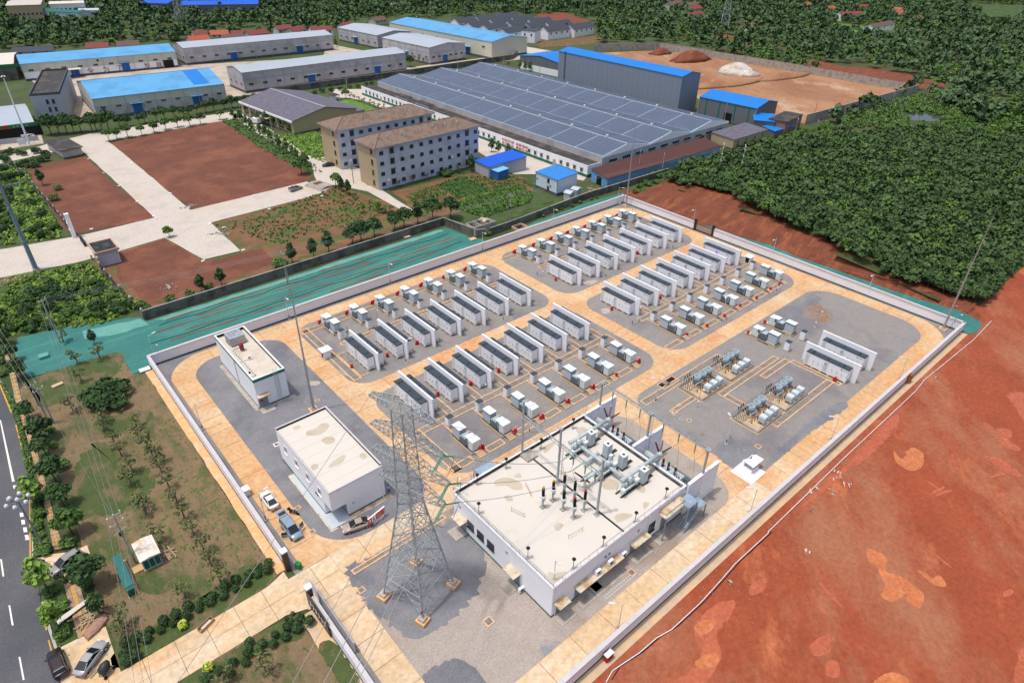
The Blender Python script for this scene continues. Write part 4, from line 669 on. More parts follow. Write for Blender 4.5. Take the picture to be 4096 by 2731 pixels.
for P in ([(6.5, 20), (8.4, 19.5), (9.4, 17.4), (8.8, 16), (7.6, 16.8), (7.2, 18.2), (6.0, 19)], [(5.6, 16.6), (6.4, 16.2), (6.2, 15.2), (5.4, 15.5)], [(9.4, 18.8), (10.6, 18.9), (10.2, 17.9)], [(7.2, 6.6), (8.6, 6.8), (8.4, 7.6), (7.4, 7.6)], [(15.2, 2.0), (17.8, 1.6), (17.0, 2.8), (15.6, 3.2)], [(20, 1.2), (21.6, 1.5), (21, 2.2)], [(18.5, 7.8), (20, 6.6), (21.2, 7.4), (20.6, 9), (19, 9)], [(25, 4.5), (27, 5.4), (27.5, 7.2), (26, 7.4), (24.8, 5.6)], [(22.5, 3.4), (23.6, 4), (23, 5.4), (22.2, 4.6)], [(17, 19.6), (19, 19.9), (20.4, 20.6), (17.6, 20.8)], [(24.5, 18.6), (26.3, 18.6), (26.4, 20.2), (25, 20.4)], [(1, .7), (3.4, .8), (2.2, 1.6), (1.2, 2.4)]): stain(P, 6.104, T)
for y, w in ((17.8, 1.6), (15.4, 1.6), (13.0, 1.6)): window(T, 0, y, 1.9, w, 1.5, 'x-', 'dark_metal', 'glass', .05)
for y in (20.4, 9.4): MB().box(-.04, 0, y - .22, y + .22, 4.3, 4.8).build('wall_vent', 'stair_blue', T)
def awn(x0, x1, y0, y1, z=2.9): MB().box(x0, x1, y0, y1, z, z + .16).build('awning', 'awning', T)
awn(-1.5, -.02, 18.5, 20.9); awn(-1.5, -.02, 6.2, 8.6); awn(.2, 2.3, -1.4, -.02); awn(4.1, 13.2, -1.3, -.02); awn(15.6, 19.3, -1.3, -.02); awn(22.3, 27, -1.2, -.02, 5.2)
for y in (19.8, 7.4): door(T, -.0, y, 1.8, 2.4, 'x-', z=.3); MB().box(-2.2, -.05, y - 1.2, y + 1.2, 0, .14).build('entrance_ramp', 'concrete', T)
for x, w in ((1.3, 1.4), (5.2, 1.6), (12.2, 1.8), (17.2, 2.2)): door(T, x, 0, w, 2.3, 'y-', z=.3)
for x0, x1 in ((.2, 3), (4.2, 7), (7.2, 12.8), (15.6, 19.4), (21, 25)): MB().box(x0, x1, -2.0, -.05, 0, .14).build('entrance_ramp', 'concrete', T)
for x in (10.4, 11.2, 17.6): MB().box(x - .2, x + .2, -.03, 0, 4.1, 4.5).build('wall_vent', 'glass', T)
window(T, 20.9, 0, 1.6, 1.6, 2.0, 'y-', 'dark_metal'); door(T, 24.2, 0, 1.8, 2.6, 'y-', z=.3); MB().box(24.3, 24.7, -.075, -.056, 1.5, 2.0).build('warning_plate', 'sign_red', T)
for x in (.6, 19.8): MB().tube((x, -.12, .1), (x, -.12, 6.0), .07, 6).build('downpipe', 'paint_white', T)
MB().box(7.6, 9.0, -1.3, -.05, .12, .14).build('painted_ramp_shade', 'concrete_dark', T)  # shade under the long awning, painted as a dark sheet on the ramp
def acunit(x, y, z, label, g='air conditioner units of the switchgear building'):
    o = thing('air_conditioner', label, 'air conditioner', (x, y, z), 0, g); MB().box(-.45, .45, -.2, .2, 0, .75).build('casing', 'paint_white', o); MB().tube((0, -.2, .38), (0, -.23, .38), .28, 10).build('fan_grille', 'dark_metal', o); [MB().box(q - .05, q + .05, -.2, .2, -.1, 0).build('foot', 'dark_metal', o) for q in (-.3, .3)]
acunit(48.0, 35.3, 3.16, 'left air conditioner unit on the long awning'); acunit(50.6, 35.3, 3.16, 'right air conditioner unit on the long awning'); acunit(53.7, 35.4, 2.2, 'air conditioner unit hung beside the end of the long awning'); o = (39.3, 44.8); acunit(39.3, 41.6, .3, 'air conditioner unit on the ground at the left facade')
T2 = thing('aluminium_ladder', 'ladder lying on the gravel beside the switchgear building', 'ladder', (47.6, 33.0), 0); b = MB(); [b.tube((0, y, .1), (6.4, y, .1), .04, 4) for y in (0, .5)]; b.build('rail', 'cab_top', T2); b = MB(); [b.tube((.3 + .5 * i, 0, .1), (.3 + .5 * i, .5, .1), .03, 4) for i in range(13)]; b.build('rung', 'cab_top', T2)
# fire partitions of the transformer bays and the bay gantry
for y, l in ((57.85, 'tall white partition wall at the rear of the transformer bays'), (47.0, 'tall white partition wall between the two transformer bays'), (35.75, 'tall white partition wall at the steel stairs')):
    T2 = thing('partition_wall', l, 'wall', (68.6, y), 0, 'partition walls of the transformer bays'); MB().box(0, 7.9, -.15, .15, 0, 6.6).build('wall_panel', 'facade', T2); MB().box(0, 8, -.25, .25, 6.6, 6.78).build('coping', 'paint_white', T2); MB().box(3.4, 3.8, -.3, .3, 0, 6.6).build('pillar', 'facade', T2); MB().box(7.6, 8.0, -.24, .24, 0, 6.6).build('pillar', 'facade', T2)
def insul(T, a, b, m='insul_green', r=.13, n=9):
    q = MB(); a, b = Vector(a), Vector(b)
    for i in range(n): p0 = a + (b - a) * (i / n); p1 = a + (b - a) * ((i + .55) / n); q.tube(p0, p1, r, 7, r * .45)
    q.tube(a, b, .035, 4); return q.build('insulator', m, T)
G2 = thing('bay_gantry', 'steel gantry on the partition walls with hanging green insulators', 'gantry', (72.3, 36.0, 6.78)); Y = (-.25, 11, 21.85)
for y in Y: MB().tube((0, y, 0), (0, y, 4.9), .2, 10, .17).build('column', 'galv', G2); MB().box(-.4, .4, y - .4, y + .4, 4.9, 5.05).build('cap_plate', 'galv', G2)
for y0, y1 in zip(Y, Y[1:]):
    b = MB(); [b.bar((dx, y0, 4.75 + dz), (dx, y1, 4.75 + dz), .09) for dx, dz in ((-.25, 0), (.25, 0), (0, .4))]
    for i in range(14): t0, t1 = y0 + (y1 - y0) * i / 14, y0 + (y1 - y0) * (i + 1) / 14; b.bar((-.25, t0, 4.75), (.25, t1, 4.75), .05); b.bar((.25 if i % 2 else -.25, t0, 4.75), (0, t1, 5.15), .05)
    b.build('beam', 'galv', G2)
    for i in range(3): y = y0 + (y1 - y0) * (.2 + .28 * i); insul(G2, (0, y, 4.6), (0, y, 2.7)); MB().path([(0, y, 2.7), (.3, y - .3, .8), (.2, y - .6, -2.2)], .025, 4).build('dropper', 'wire', G2)
b = MB(); [b.tube((.55, 11 + s, -6.6), (.55, 11 + s, 4.9), .03, 4) for s in (-.25, .25)]; [b.tube((.55, 10.75, -6.4 + .4 * i), (.55, 11.25, -6.4 + .4 * i), .02, 3) for i in range(28)]
for i in range(14): b.path([(.55 + .6 * math.sin(a), 11 - .35 * math.cos(a), -4 + .65 * i) for a in [math.pi * j / 5 for j in range(6)]], .015, 3)
b.build('ladder', 'galv', G2)
G1 = thing('line_gantry', 'tall steel gantry on the roof with three round posts', 'gantry', (53.6, 41.1, 6.1)); Y = (0, 8.4, 16.7)
for y in Y: MB().tube((0, y, 0), (0, y, 11), .2, 10, .17).build('column', 'galv', G1); MB().tube((0, y, 10.98), (0, y, 11.1), .3, 10).build('cap_plate', 'galv', G1); MB().box(-.4, .4, y - .4, y + .4, 0, .15).build('base_plate', 'concrete', G1); MB().tube((0, y, 7.6), (0, y, 7.8), .3, 10).build('collar', 'galv', G1)
for y0, y1 in zip(Y, Y[1:]):
    b = MB(); [b.bar((dx, y0, 7.9 + dz), (dx, y1, 7.9 + dz), .08) for dx, dz in ((-.25, 0), (.25, 0), (0, .4))]
    for i in range(11): t0, t1 = y0 + (y1 - y0) * i / 11, y0 + (y1 - y0) * (i + 1) / 11; b.bar((-.25, t0, 7.9), (.25, t1, 7.9), .05); b.bar((.25 if i % 2 else -.25, t0, 7.9), (0, t1, 8.3), .05)
    b.build('beam', 'galv', G1)
INS1 = []
for i in range(3):
    y = (1.6, 3.6, 6.0)[i]; insul(G1, (-.1, y, 7.8), (-1.9, y + .3, 7.2)); insul(G1, (0, y - .5, 7.7), (0, y - .5, 5.9)); MB().path([(-1.9, y + .3, 7.2), (-1.5, y - .2, 5.2), (-.4, y - .4, 4.6), (0, y - .5, 5.9)], .03, 4).build('jumper', 'wire', G1); INS1.append((51.7, 41.4 + y, 13.3))
b = MB(); [b.tube((.5, 8.4 + s, 0), (.5, 8.4 + s, 8), .03, 4) for s in (-.25, .25)]; [b.tube((.5, 8.15, .3 + .4 * i), (.5, 8.65, .3 + .4 * i), .02, 3) for i in range(19)]
for i in range(10): b.path([(.5 + .6 * math.sin(a), 8.4 - .35 * math.cos(a), 2 + .65 * i) for a in [math.pi * j / 5 for j in range(6)]], .015, 3)
b.build('ladder', 'galv', G1)
# gas insulated switchgear
def hv(T, base, tip, r=.17, m='porcelain', n=12):
    q = MB(); a, c = Vector(base), Vector(tip)
    for i in range(n): q.tube(a + (c - a) * (i / n), a + (c - a) * ((i + .6) / n), r * (1.1 - .35 * i / n), 8, r * (.8 - .3 * i / n))
    q.tube(a, c, r * .5, 6, r * .35); o = q.build('bushing', m, T); MB().tube(c, c + (c - a).normalized() * .25, .05, 6).build('terminal', 'cab_top', o); return o
GS = thing('gas_switchgear', 'grey piped gas insulated switchgear standing on the roof', 'switchgear', (0, 0, 6.1))
def pipeX(x0, x1, y, z, r=.32, nme='bus_pipe', fl=5):
    b = MB(); b.tube((x0, y, z), (x1, y, z), r, 14); o = b.build(nme, 'gis', GS, True)
    for i in range(fl): x = x0 + (x1 - x0) * i / (fl - 1); MB().tube((x - .08, y, z), (x + .08, y, z), r * 1.22, 14).build('flange', 'gis', o)
def pipeY(y0, y1, x, z, r=.32, fl=5):
    o = MB().tube((x, y0, z), (x, y1, z), r, 14).build('bus_pipe', 'gis', GS, True)
    for i in range(fl): y = y0 + (y1 - y0) * i / (fl - 1); MB().tube((x, y - .08, z), (x, y + .08, z), r * 1.22, 14).build('flange', 'gis', o)
for y in (52.9, 41.9):
    pipeX(59.6, 68.4, y, 2.4); MB().ball((68.8, y, 2.4), .5, 10, 7).build('bushing_housing', 'gis', GS)
    for d in ((-.15, .75, 1.5), (.9, .45, 1.35), (1.5, -.5, .6)): v = Vector(d).normalized(); hv(GS, Vector((68.8, y, 2.4)) + v * .4, Vector((68.8, y, 2.4)) + v * 2.3)
    for x in (67.2,): [MB().bar((x + sx, y + sy, 0), (x, y, 2.1), .06).build('support', 'galv', GS) for sx in (-.4, .4) for sy in (-.4, .4)]
    MB().box(66.6, 67.8, y - .5, y + .5, 0, .1).build('footing', 'concrete', GS)
pipeY(42.0, 52.6, 61.3, 1.35, .3, 9); pipeX(56.4, 61.2, 46.0, 1.9, .3, 'bus_pipe', 4); pipeX(59.3, 62.5, 49.2, 1.0, .3, 'bus_pipe', 4)
MB().ball((56.0, 46, 1.9), .42, 10, 7).build('bushing_housing', 'gis', GS)
for d in ((-.9, .9, 1.0), (-1, -.1, .35), (-.2, -1, .3)): v = Vector(d).normalized(); hv(GS, Vector((56, 46, 1.9)) + v * .3, Vector((56, 46, 1.9)) + v * (2.2 if d[1] > .5 else 1.3))
for sx in (-.3, .3): MB().bar((56.2 + sx, 46.2, 0), (56.1, 46, 1.6), .06).build('support', 'galv', GS); MB().bar((56.2 + sx, 45.8, 0), (56.1, 46, 1.6), .06).build('support', 'galv', GS)
for y in (52.4, 46.0, 41.5):
    for x, h, r in ((61.2, 2.3, .42), (60.3, 1.7, .3), (62.2, 1.6, .32), (59.7, 1.9, .25)): o = MB().loft([[(x + q * math.cos(a), y + q * math.sin(a), z) for a in [k * math.pi / 7 for k in range(14)]] for q, z in ((r, .15), (r, h), (r * .85, h + .15), (r * .3, h + .25))]).build('switch_tank', 'gis', GS, True); MB().tube((x, y, h - .3), (x, y, h - .18), r * 1.18, 14).build('flange', 'gis', o)
    for dy in (-.5, .5): MB().box(58.8, 63.2, y + dy - .12, y + dy + .12, 0, .16).build('base_rail', 'dark_metal', GS)
    MB().box(58.9, 59.5, y - .8, y - .2, .9, 1.6).build('drive_box', 'cab_top', GS); MB().box(61.8, 62.6, y - .9, y - .4, 1.5, 2.0).build('drive_box', 'cab_top', GS)
    for x in (59, 60.2, 62.8): MB().bar((x, y - .5, .1), (x, y - .5, 1.4), .05).build('support', 'galv', GS); MB().bar((x, y + .5, .1), (x, y + .5, 1.4), .05).build('support', 'galv', GS)
    MB().tube((59.2, y - .55, 1.1), (62.8, y - .55, 1.1), .18, 10).build('earthing_pipe', 'gis', GS, True)
for k, y in enumerate((52.3, 48.6, 45.3, 41.1)):
    o = thing('control_cabinet', 'grey roof control cabinet, %s of four counted from the rear' % ORD[k], 'cabinet', (64.0, y, 6.1), 0, 'control cabinets of the roof switchgear'); MB().box(-.55, .55, -.55, .55, .12, 2.7).build('body', 'cab_grey', o); MB().box(-.58, .58, -.58, .58, 2.7, 2.76).build('top_panel', 'cab_top', o); MB().box(-.57, -.551, -.5, .5, .2, 2.6).build('door', 'cab_grey', o); MB().box(-.5, .5, -.57, -.551, .2, 2.6).build('door', 'cab_grey', o); MB().box(-.75, .75, -.75, .75, 0, .12).build('base', 'bitumen', o)
    MB().box(-.2, .2, -.2, .2, 2.76, 2.8).build('vent', 'dark_metal', o); MB().box(.55, 2.4, -.3, .3, 0, .06).build('cable_cover', 'bitumen', o)
o = thing('control_cabinet', 'small pale control box on a post between the roof pipes', 'cabinet', (62.8, 46.8, 6.1)); MB().box(-.3, .3, -.25, .25, 1.0, 2.3).build('body', 'cab_top', o); MB().box(-.1, .1, -.1, .1, 0, 1.0).build('post', 'galv', o)
def arrester(p, m, lab, tall):
    T = thing('surge_arrester', lab, 'surge arrester', (*p, 6.1), 0, 'surge arresters on the switchgear roof'); MB().box(-.35, .35, -.35, .35, 0, .2).build('base', 'concrete', T); MB().tube((0, 0, .2), (0, 0, 2.1), .16, 8).build('post', 'galv', T); MB().tube((0, 0, 2.1), (0, 0, 2.45), .42 if tall else .26, 10).build('head_plate', 'cab_top', T)
    q = MB(); [q.tube((0, 0, 2.45 + .13 * i), (0, 0, 2.54 + .13 * i), .24, 9, .16) for i in range(12)]; q.tube((0, 0, 2.45), (0, 0, 4.0), .13, 8); q.build('insulator', 'black', T); MB().tube((0, 0, 4.0), (0, 0, 4.3), .18, 9).build('cap', m, T); MB().box(.15, .4, -.15, .15, 1.2, 1.6).build('counter_box', 'cab_top', T)
for p, m, l, t in (((48.4, 47.3), 'cap_yellow', 'yellow capped surge arrester nearest the left railing', 1), ((50.5, 47.3), 'cap_yellow', 'yellow capped surge arrester second from the left railing', 1), ((52.7, 47.2), 'cap_yellow', 'yellow ringed slim surge arrester beside the middle gantry post', 0), ((50.4, 45), 'cap_green', 'green capped surge arrester in the middle of the group', 1), ((52.8, 45.1), 'black', 'all black surge arrester behind the green capped one', 0), ((50.5, 42.9), 'cap_red', 'red capped surge arrester on the nearer side of the group', 1), ((52.7, 42.9), 'cap_red', 'red ringed slim surge arrester beside the near gantry post', 0)): arrester(p, m, l, t)
def rooflamp(p, l):
    T = thing('roof_lamp', l, 'lamp', (*p, 6.1), 0, 'black lamps on the switchgear roof'); MB().box(-.22, .22, -.22, .22, 0, .2).build('base', 'concrete', T); MB().tube((0, 0, .2), (0, 0, 1.75), .05, 6).build('pole', 'black', T); MB().loft([[(r * math.cos(a), r * math.sin(a), z) for a in [k * math.pi / 5 for k in range(10)]] for r, z in ((.08, 1.7), (.3, 2.05), (.26, 2.15), (.05, 2.2))]).build('lamp_head', 'black', T)
for p, l in (((56.9, 56.8), 'black roof lamp on the rear edge, third from the left corner'), ((64.6, 57.0), 'black roof lamp on the rear edge, farthest from the left corner'), ((49.5, 57.0), 'black roof lamp on the rear edge, second from the left corner'), ((43.8, 57.2), 'black roof lamp on the rear edge, first from the left corner'), ((40.4, 52.5), 'black roof lamp on the left edge, the farther one'), ((40.6, 41.9), 'black roof lamp on the left edge, the nearer one'), ((44.1, 36.6), 'black roof lamp on the near edge, first from the corner'), ((49.9, 36.5), 'black roof lamp on the near edge, second from the corner'), ((56.8, 36.5), 'black roof lamp on the near edge, third from the corner'), ((64.0, 36.6), 'black roof lamp on the near edge, beside the steel stairs')): rooflamp(p, l)
def barrier(p, a, l, L=2.2):
    T = thing('folding_barrier', l, 'barrier', (*p, 6.1), a, 'folding barriers on the roof'); b = MB(); [b.bar((L * i / 5, 0, 0), (L * i / 5, 0, 1.0), .04) for i in (0, 5)]; [b.bar((L * i / 5, 0, .3), (L * (i + 1) / 5, 0, .9), .025) for i in range(5)]; [b.bar((L * i / 5, 0, .9), (L * (i + 1) / 5, 0, .3), .04) for i in range(5)]; b.build('lattice', 'cap_yellow', T)
barrier((48.5, 50.0), 1.2, 'yellow folding barrier behind the yellow capped arresters'); barrier((45.0, 47.6), 1.9, 'yellow folding barrier standing edge on, left of the arresters'); barrier((47.2, 40.6), -.1, 'pale folding barrier alone on the open roof', 2.6)
# transformers in the bays
for y, l in ((52.6, 'grey power transformer in the rear bay'), (41.4, 'grey power transformer in the near bay')):
    T = thing('power_transformer', l, 'transformer', (70.6, y), 0, 'power transformers beside the switchgear building'); MB().box(-.4, 2.6, -3.4, 3.4, 0, .4).build('plinth', 'concrete', T); MB().box(0, 2.2, -2.4, 2.4, .4, 3.2).build('tank', 'cab_grey', T); MB().box(-.05, 2.25, -2.45, 2.45, 3.2, 3.3).build('tank_cover', 'gis', T)
    fm = MB().box(2.25, 3.0, -.05, .05, .6, 3.1).mesh('radiator_fin', 'radiator')
    for i in range(16): q = link('radiator_fin', fm, T); q.location = (0, -3.6 + .28 * i, 0)
    MB().tube((.6, 2.2, 4.4), (.6, 4.6, 4.4), .55, 14).build('conservator', 'cab_grey', T, True)
    for yy, m in ((1.4, 'cap_red'), (.3, 'cap_green'), (-1.1, 'cap_yellow')): o = hv(T, (1.3, yy, 3.3), (1.3, yy, 4.9), .24); MB().tube((1.3, yy, 4.85), (1.3, yy, 5.05), .17, 8).build('cap', m, T)
    for yy in (-1.9, -1.5, -2.3): hv(T, (.7, yy, 3.3), (.7, yy, 4.1), .12)
# steel stairs
T = thing('steel_stairs', 'blue grey steel stairs climbing to the roof beside the partition wall', 'stairs', (0, 0)); MB().box(66.0, 68.4, 33.4, 35.5, 4.9, 5.02).build('landing', 'stair_blue', T); MB().box(61.6, 66.0, 34.3, 35.6, 5.0, 5.16).build('walkway', 'awning', T); MB().box(69.2, 71.0, 33.2, 35.3, 2.9, 3.0).build('landing', 'stair_blue', T)
tr = MB().box(0, .3, 33.3, 34.4, -.05, 0).mesh('tread', 'stair_blue')
for i in range(12): q = link('tread', tr, T); q.location = (69.2 - .3 * i, 0, 2.9 - .24 * i)
for i in range(8): q = link('tread', tr, T); q.location = (68.4 + .12 * i, 1.1, 4.9 - .24 * i)
b = MB(); [b.bar((69.2, y, 2.9), (65.6, y, .05), .12) for y in (33.25, 34.45)]; b.build('stringer', 'stair_blue', T); [MB().box(x - .08, x + .08, y - .08, y + .08, 0, z).build('post', 'door_grey', T) for x, y, z in ((66.1, 33.5, 4.9), (68.3, 33.5, 4.9), (70.9, 33.3, 2.9), (70.9, 35.2, 2.9), (61.8, 34.4, 5))]
railing(T, [(61.6, 34.35), (66.0, 34.35), (66.0, 33.45), (68.4, 33.45)], 5.0); railing(T, [(69.2, 33.25, 2.9), (71, 33.25, 2.9), (71, 35.2, 2.9)], 2.9); railing(T, [(65.6, 33.25, .05), (69.2, 33.25, 2.9)], 0)
T = thing('steel_stairs', 'steel access stairs along the rear wall of the switchgear building', 'stairs', (0, 0)); MB().box(45.4, 48.8, 58.2, 60.4, 5.7, 5.82).build('landing', 'stair_blue', T)
for i in range(18): q = MB().box(45.1 - .3 * i, 45.38 - .3 * i, 58.25, 59.3, 5.5 - .3 * i, 5.55 - .3 * i).build('tread', 'stair_blue', T)
[MB().box(x - .07, x + .07, 60.2, 60.34, 0, 5.7).build('post', 'steel', T) for x in (45.5, 48.7)]; railing(T, [(40, 59.3, .2), (45.2, 59.3, 5.6), (45.4, 60.35, 5.8), (48.8, 60.35, 5.8), (48.8, 58.3, 5.8)], 5.8)
railing(T, [(49, 60.0), (67, 60.0)], .3, 1.1)

# ---------------------------------------------------------------- lattice tower
TW = thing('transmission_tower', 'grey steel lattice transmission tower beside the switchgear building', 'transmission tower', (28.4, 51.0), math.radians(17))
def tw_half(z): return 3.45 - (3.45 - 1.15) * (z - .9) / 17 if z < 17.9 else 1.15 - .35 * (z - 17.9) / 16
def corner(i, z): h = tw_half(z); return (h * (1, 1, -1, -1)[i], h * (1, -1, -1, 1)[i], z)
LV = [.9, 4.2, 8.2, 12.2, 15.4, 17.9, 20, 21.8, 23.6, 25.4, 27.4, 29.4, 31.2, 33.2]
for i in range(4):
    b = MB()
    for z0, z1 in zip(LV, LV[1:]): b.bar(corner(i, z0), corner(i, z1), .17 if z0 < 18 else .12)
    b.build('leg', 'galv', TW)
for k, (z0, z1) in enumerate(zip(LV, LV[1:])):
    for i in range(4):
        j = (i + 1) % 4; a0, a1, c0_, c1_ = Vector(corner(i, z0)), Vector(corner(i, z1)), Vector(corner(j, z0)), Vector(corner(j, z1)); b = MB(); t = .08 if z0 < 18 else .06
        b.bar(a1, c1_, t)
        if k == 0: m_ = (a1 + c1_) / 2; b.bar(a0, m_, t); b.bar(c0_, m_, t); [b.bar(a0.lerp(a1, f), a0.lerp(m_, f), .05) for f in (.33, .66)]; [b.bar(c0_.lerp(c1_, f), c0_.lerp(m_, f), .05) for f in (.33, .66)]; [b.bar(a0.lerp(a1, f), a0.lerp(m_, f + .3), .04) for f in (.1, .4)]; [b.bar(c0_.lerp(c1_, f), c0_.lerp(m_, f + .3), .04) for f in (.1, .4)]
        else:
            b.bar(a0, c1_, t); b.bar(c0_, a1, t)
            if z0 < 17: mid = (a0 + c1_ + c0_ + a1) / 4; b.bar(a0.lerp(a1, .5), a0.lerp(c1_, .25), .045); b.bar(c0_.lerp(c1_, .5), c0_.lerp(a1, .25), .045); b.bar(a0.lerp(a1, .5), c0_.lerp(a1, .75), .045); b.bar(c0_.lerp(c1_, .5), a0.lerp(c1_, .75), .045); b.bar(a0.lerp(a1, .5), mid, .045); b.bar(c0_.lerp(c1_, .5), mid, .045)
        b.build('bracing', 'galv', TW)
    if k in (4, 6, 8, 10, 12): b = MB(); b.bar(corner(0, z1), corner(2, z1), .06); b.bar(corner(1, z1), corner(3, z1), .06); b.build('diaphragm', 'galv', TW)
ARMT = {}
def arm(z, s, L, w, dz=1.3, up=False):
    h = tw_half(z); b = MB(); n = 5; tipz = z + (dz if up else .15)
    A = [Vector((-h, s * h, z)), Vector((h, s * h, z)), Vector((-h, s * h, z + dz)), Vector((h, s * h, z + dz))]; Tt = [Vector((-w, s * L, tipz)), Vector((w, s * L, tipz)), Vector((-w, s * L, tipz + .25)), Vector((w, s * L, tipz + .25))]
    P = [[A[q].lerp(Tt[q], i / n) for q in range(4)] for i in range(n + 1)]
    for i in range(n):
        for q in range(4): b.bar(P[i][q], P[i + 1][q], .085)
        for q, r in ((0, 1), (2, 3), (0, 2), (1, 3)): b.bar(P[i][q], P[i + 1][r], .05); b.bar(P[i + 1][q], P[i + 1][r], .05)
    b.bar(Tt[0], Tt[1], .1); b.build('crossarm', 'galv', TW); ARMT[(z, s)] = Vector((0, s * L, tipz))
arm(33.0, 1, 4.6, .3, 1.0); arm(33.0, -1, 4.6, .3, 1.0); arm(28.6, 1, 4.9, .35); arm(28.6, -1, 5.6, .35); arm(24.4, 1, 5.2, .35); arm(24.4, -1, 6.2, .35); arm(20.5, 1, 4.6, .35); arm(20.5, -1, 5.4, .35)
for i, l in enumerate(('behind the tower', 'on the right', 'nearest the camera', 'on the left')):
    c = corner(i, .9); R17 = Matrix.Rotation(math.radians(17), 4, 'Z') @ Vector(c); F = thing('tower_footing', 'stepped concrete footing of the lattice tower, the one ' + l, 'footing', (28.4 + R17.x, 51 + R17.y), math.radians(17), 'tower footings'); MB().box(-.75, .75, -.75, .75, 0, .6).build('lower_step', 'edging', F); MB().box(-.48, .48, -.48, .48, .6, .92).build('upper_step', 'concrete', F)
MTW = TW.matrix_world.copy() if False else Matrix.Translation((28.4, 51, 0)) @ Matrix.Rotation(math.radians(17), 4, 'Z')
inv = MTW.inverted(); WIR = []
for q, z in enumerate((28.6, 24.4, 20.5)):
    tip = ARMT[(z, -1)]; tgt = Vector(INS1[2 - q]); wt = MTW @ tip; d = (tgt - wt).normalized(); e = wt + d * 2.2; insul(TW, tip, inv @ e, 'insul_green', .13, 12); WIR.append((e, tgt))
    d2 = Vector((-.86, -.5, -.1)).normalized()
    for off in (-.35, .35): a = tip + Vector((off, 0, 0)); insul(TW, a, inv @ (MTW @ a + d2 * 2.6), 'insul_green', .13, 12)
    e2 = wt + d2 * 2.7; WIR.append((e2, e2 + d2 * 90 + Vector((0, 0, -4)))); WIR.append((e, e2, 2.2))
def sag(a, b, s, n=14):
    a, b = Vector(a), Vector(b); return [a.lerp(b, i / n) - Vector((0, 0, 4 * s * (i / n) * (1 - i / n))) for i in range(n + 1)]
ph = ('upper', 'middle', 'lower')
for i, wv in enumerate(WIR):
    k = i % 3; o = MB().path(sag(wv[0], wv[1], wv[2] if len(wv) > 2 else .8), .035, 4).build('power_line', 'wire')
    tag(o, ('%s conductor from the lattice tower to the roof gantry', '%s conductor from the lattice tower out over the lawn', '%s jumper loop under the right arm of the lattice tower')[k] % ph[i // 3], 'power line', 'conductors on the lattice tower')
for s, l in ((1, 'left'), (-1, 'right')):
    a = MTW @ ARMT[(33.0, s)]; o = MB().path(sag(a, a + Vector((-88, -55, -10)), 1), .025, 4).build('ground_wire', 'wire'); tag(o, 'thin earth wire from the %s end of the top arm out over the lawn' % l, 'earth wire', 'earth wires on the lattice tower')
for s, tg, l in ((1, (53.6, 57.8, 17.0), 'rear'), (-1, (53.6, 49.5, 17.0), 'middle')):
    o = MB().path(sag(MTW @ ARMT[(33.0, s)], tg, 1), .025, 4).build('ground_wire', 'wire'); tag(o, 'thin earth wire from the tower top to the %s gantry post' % l, 'earth wire', 'earth wires on the lattice tower')
MB().box(-3.9, -3.4, -3.62, -3.6, 2.2, 2.7).build('danger_plate', 'sign_red', TW)
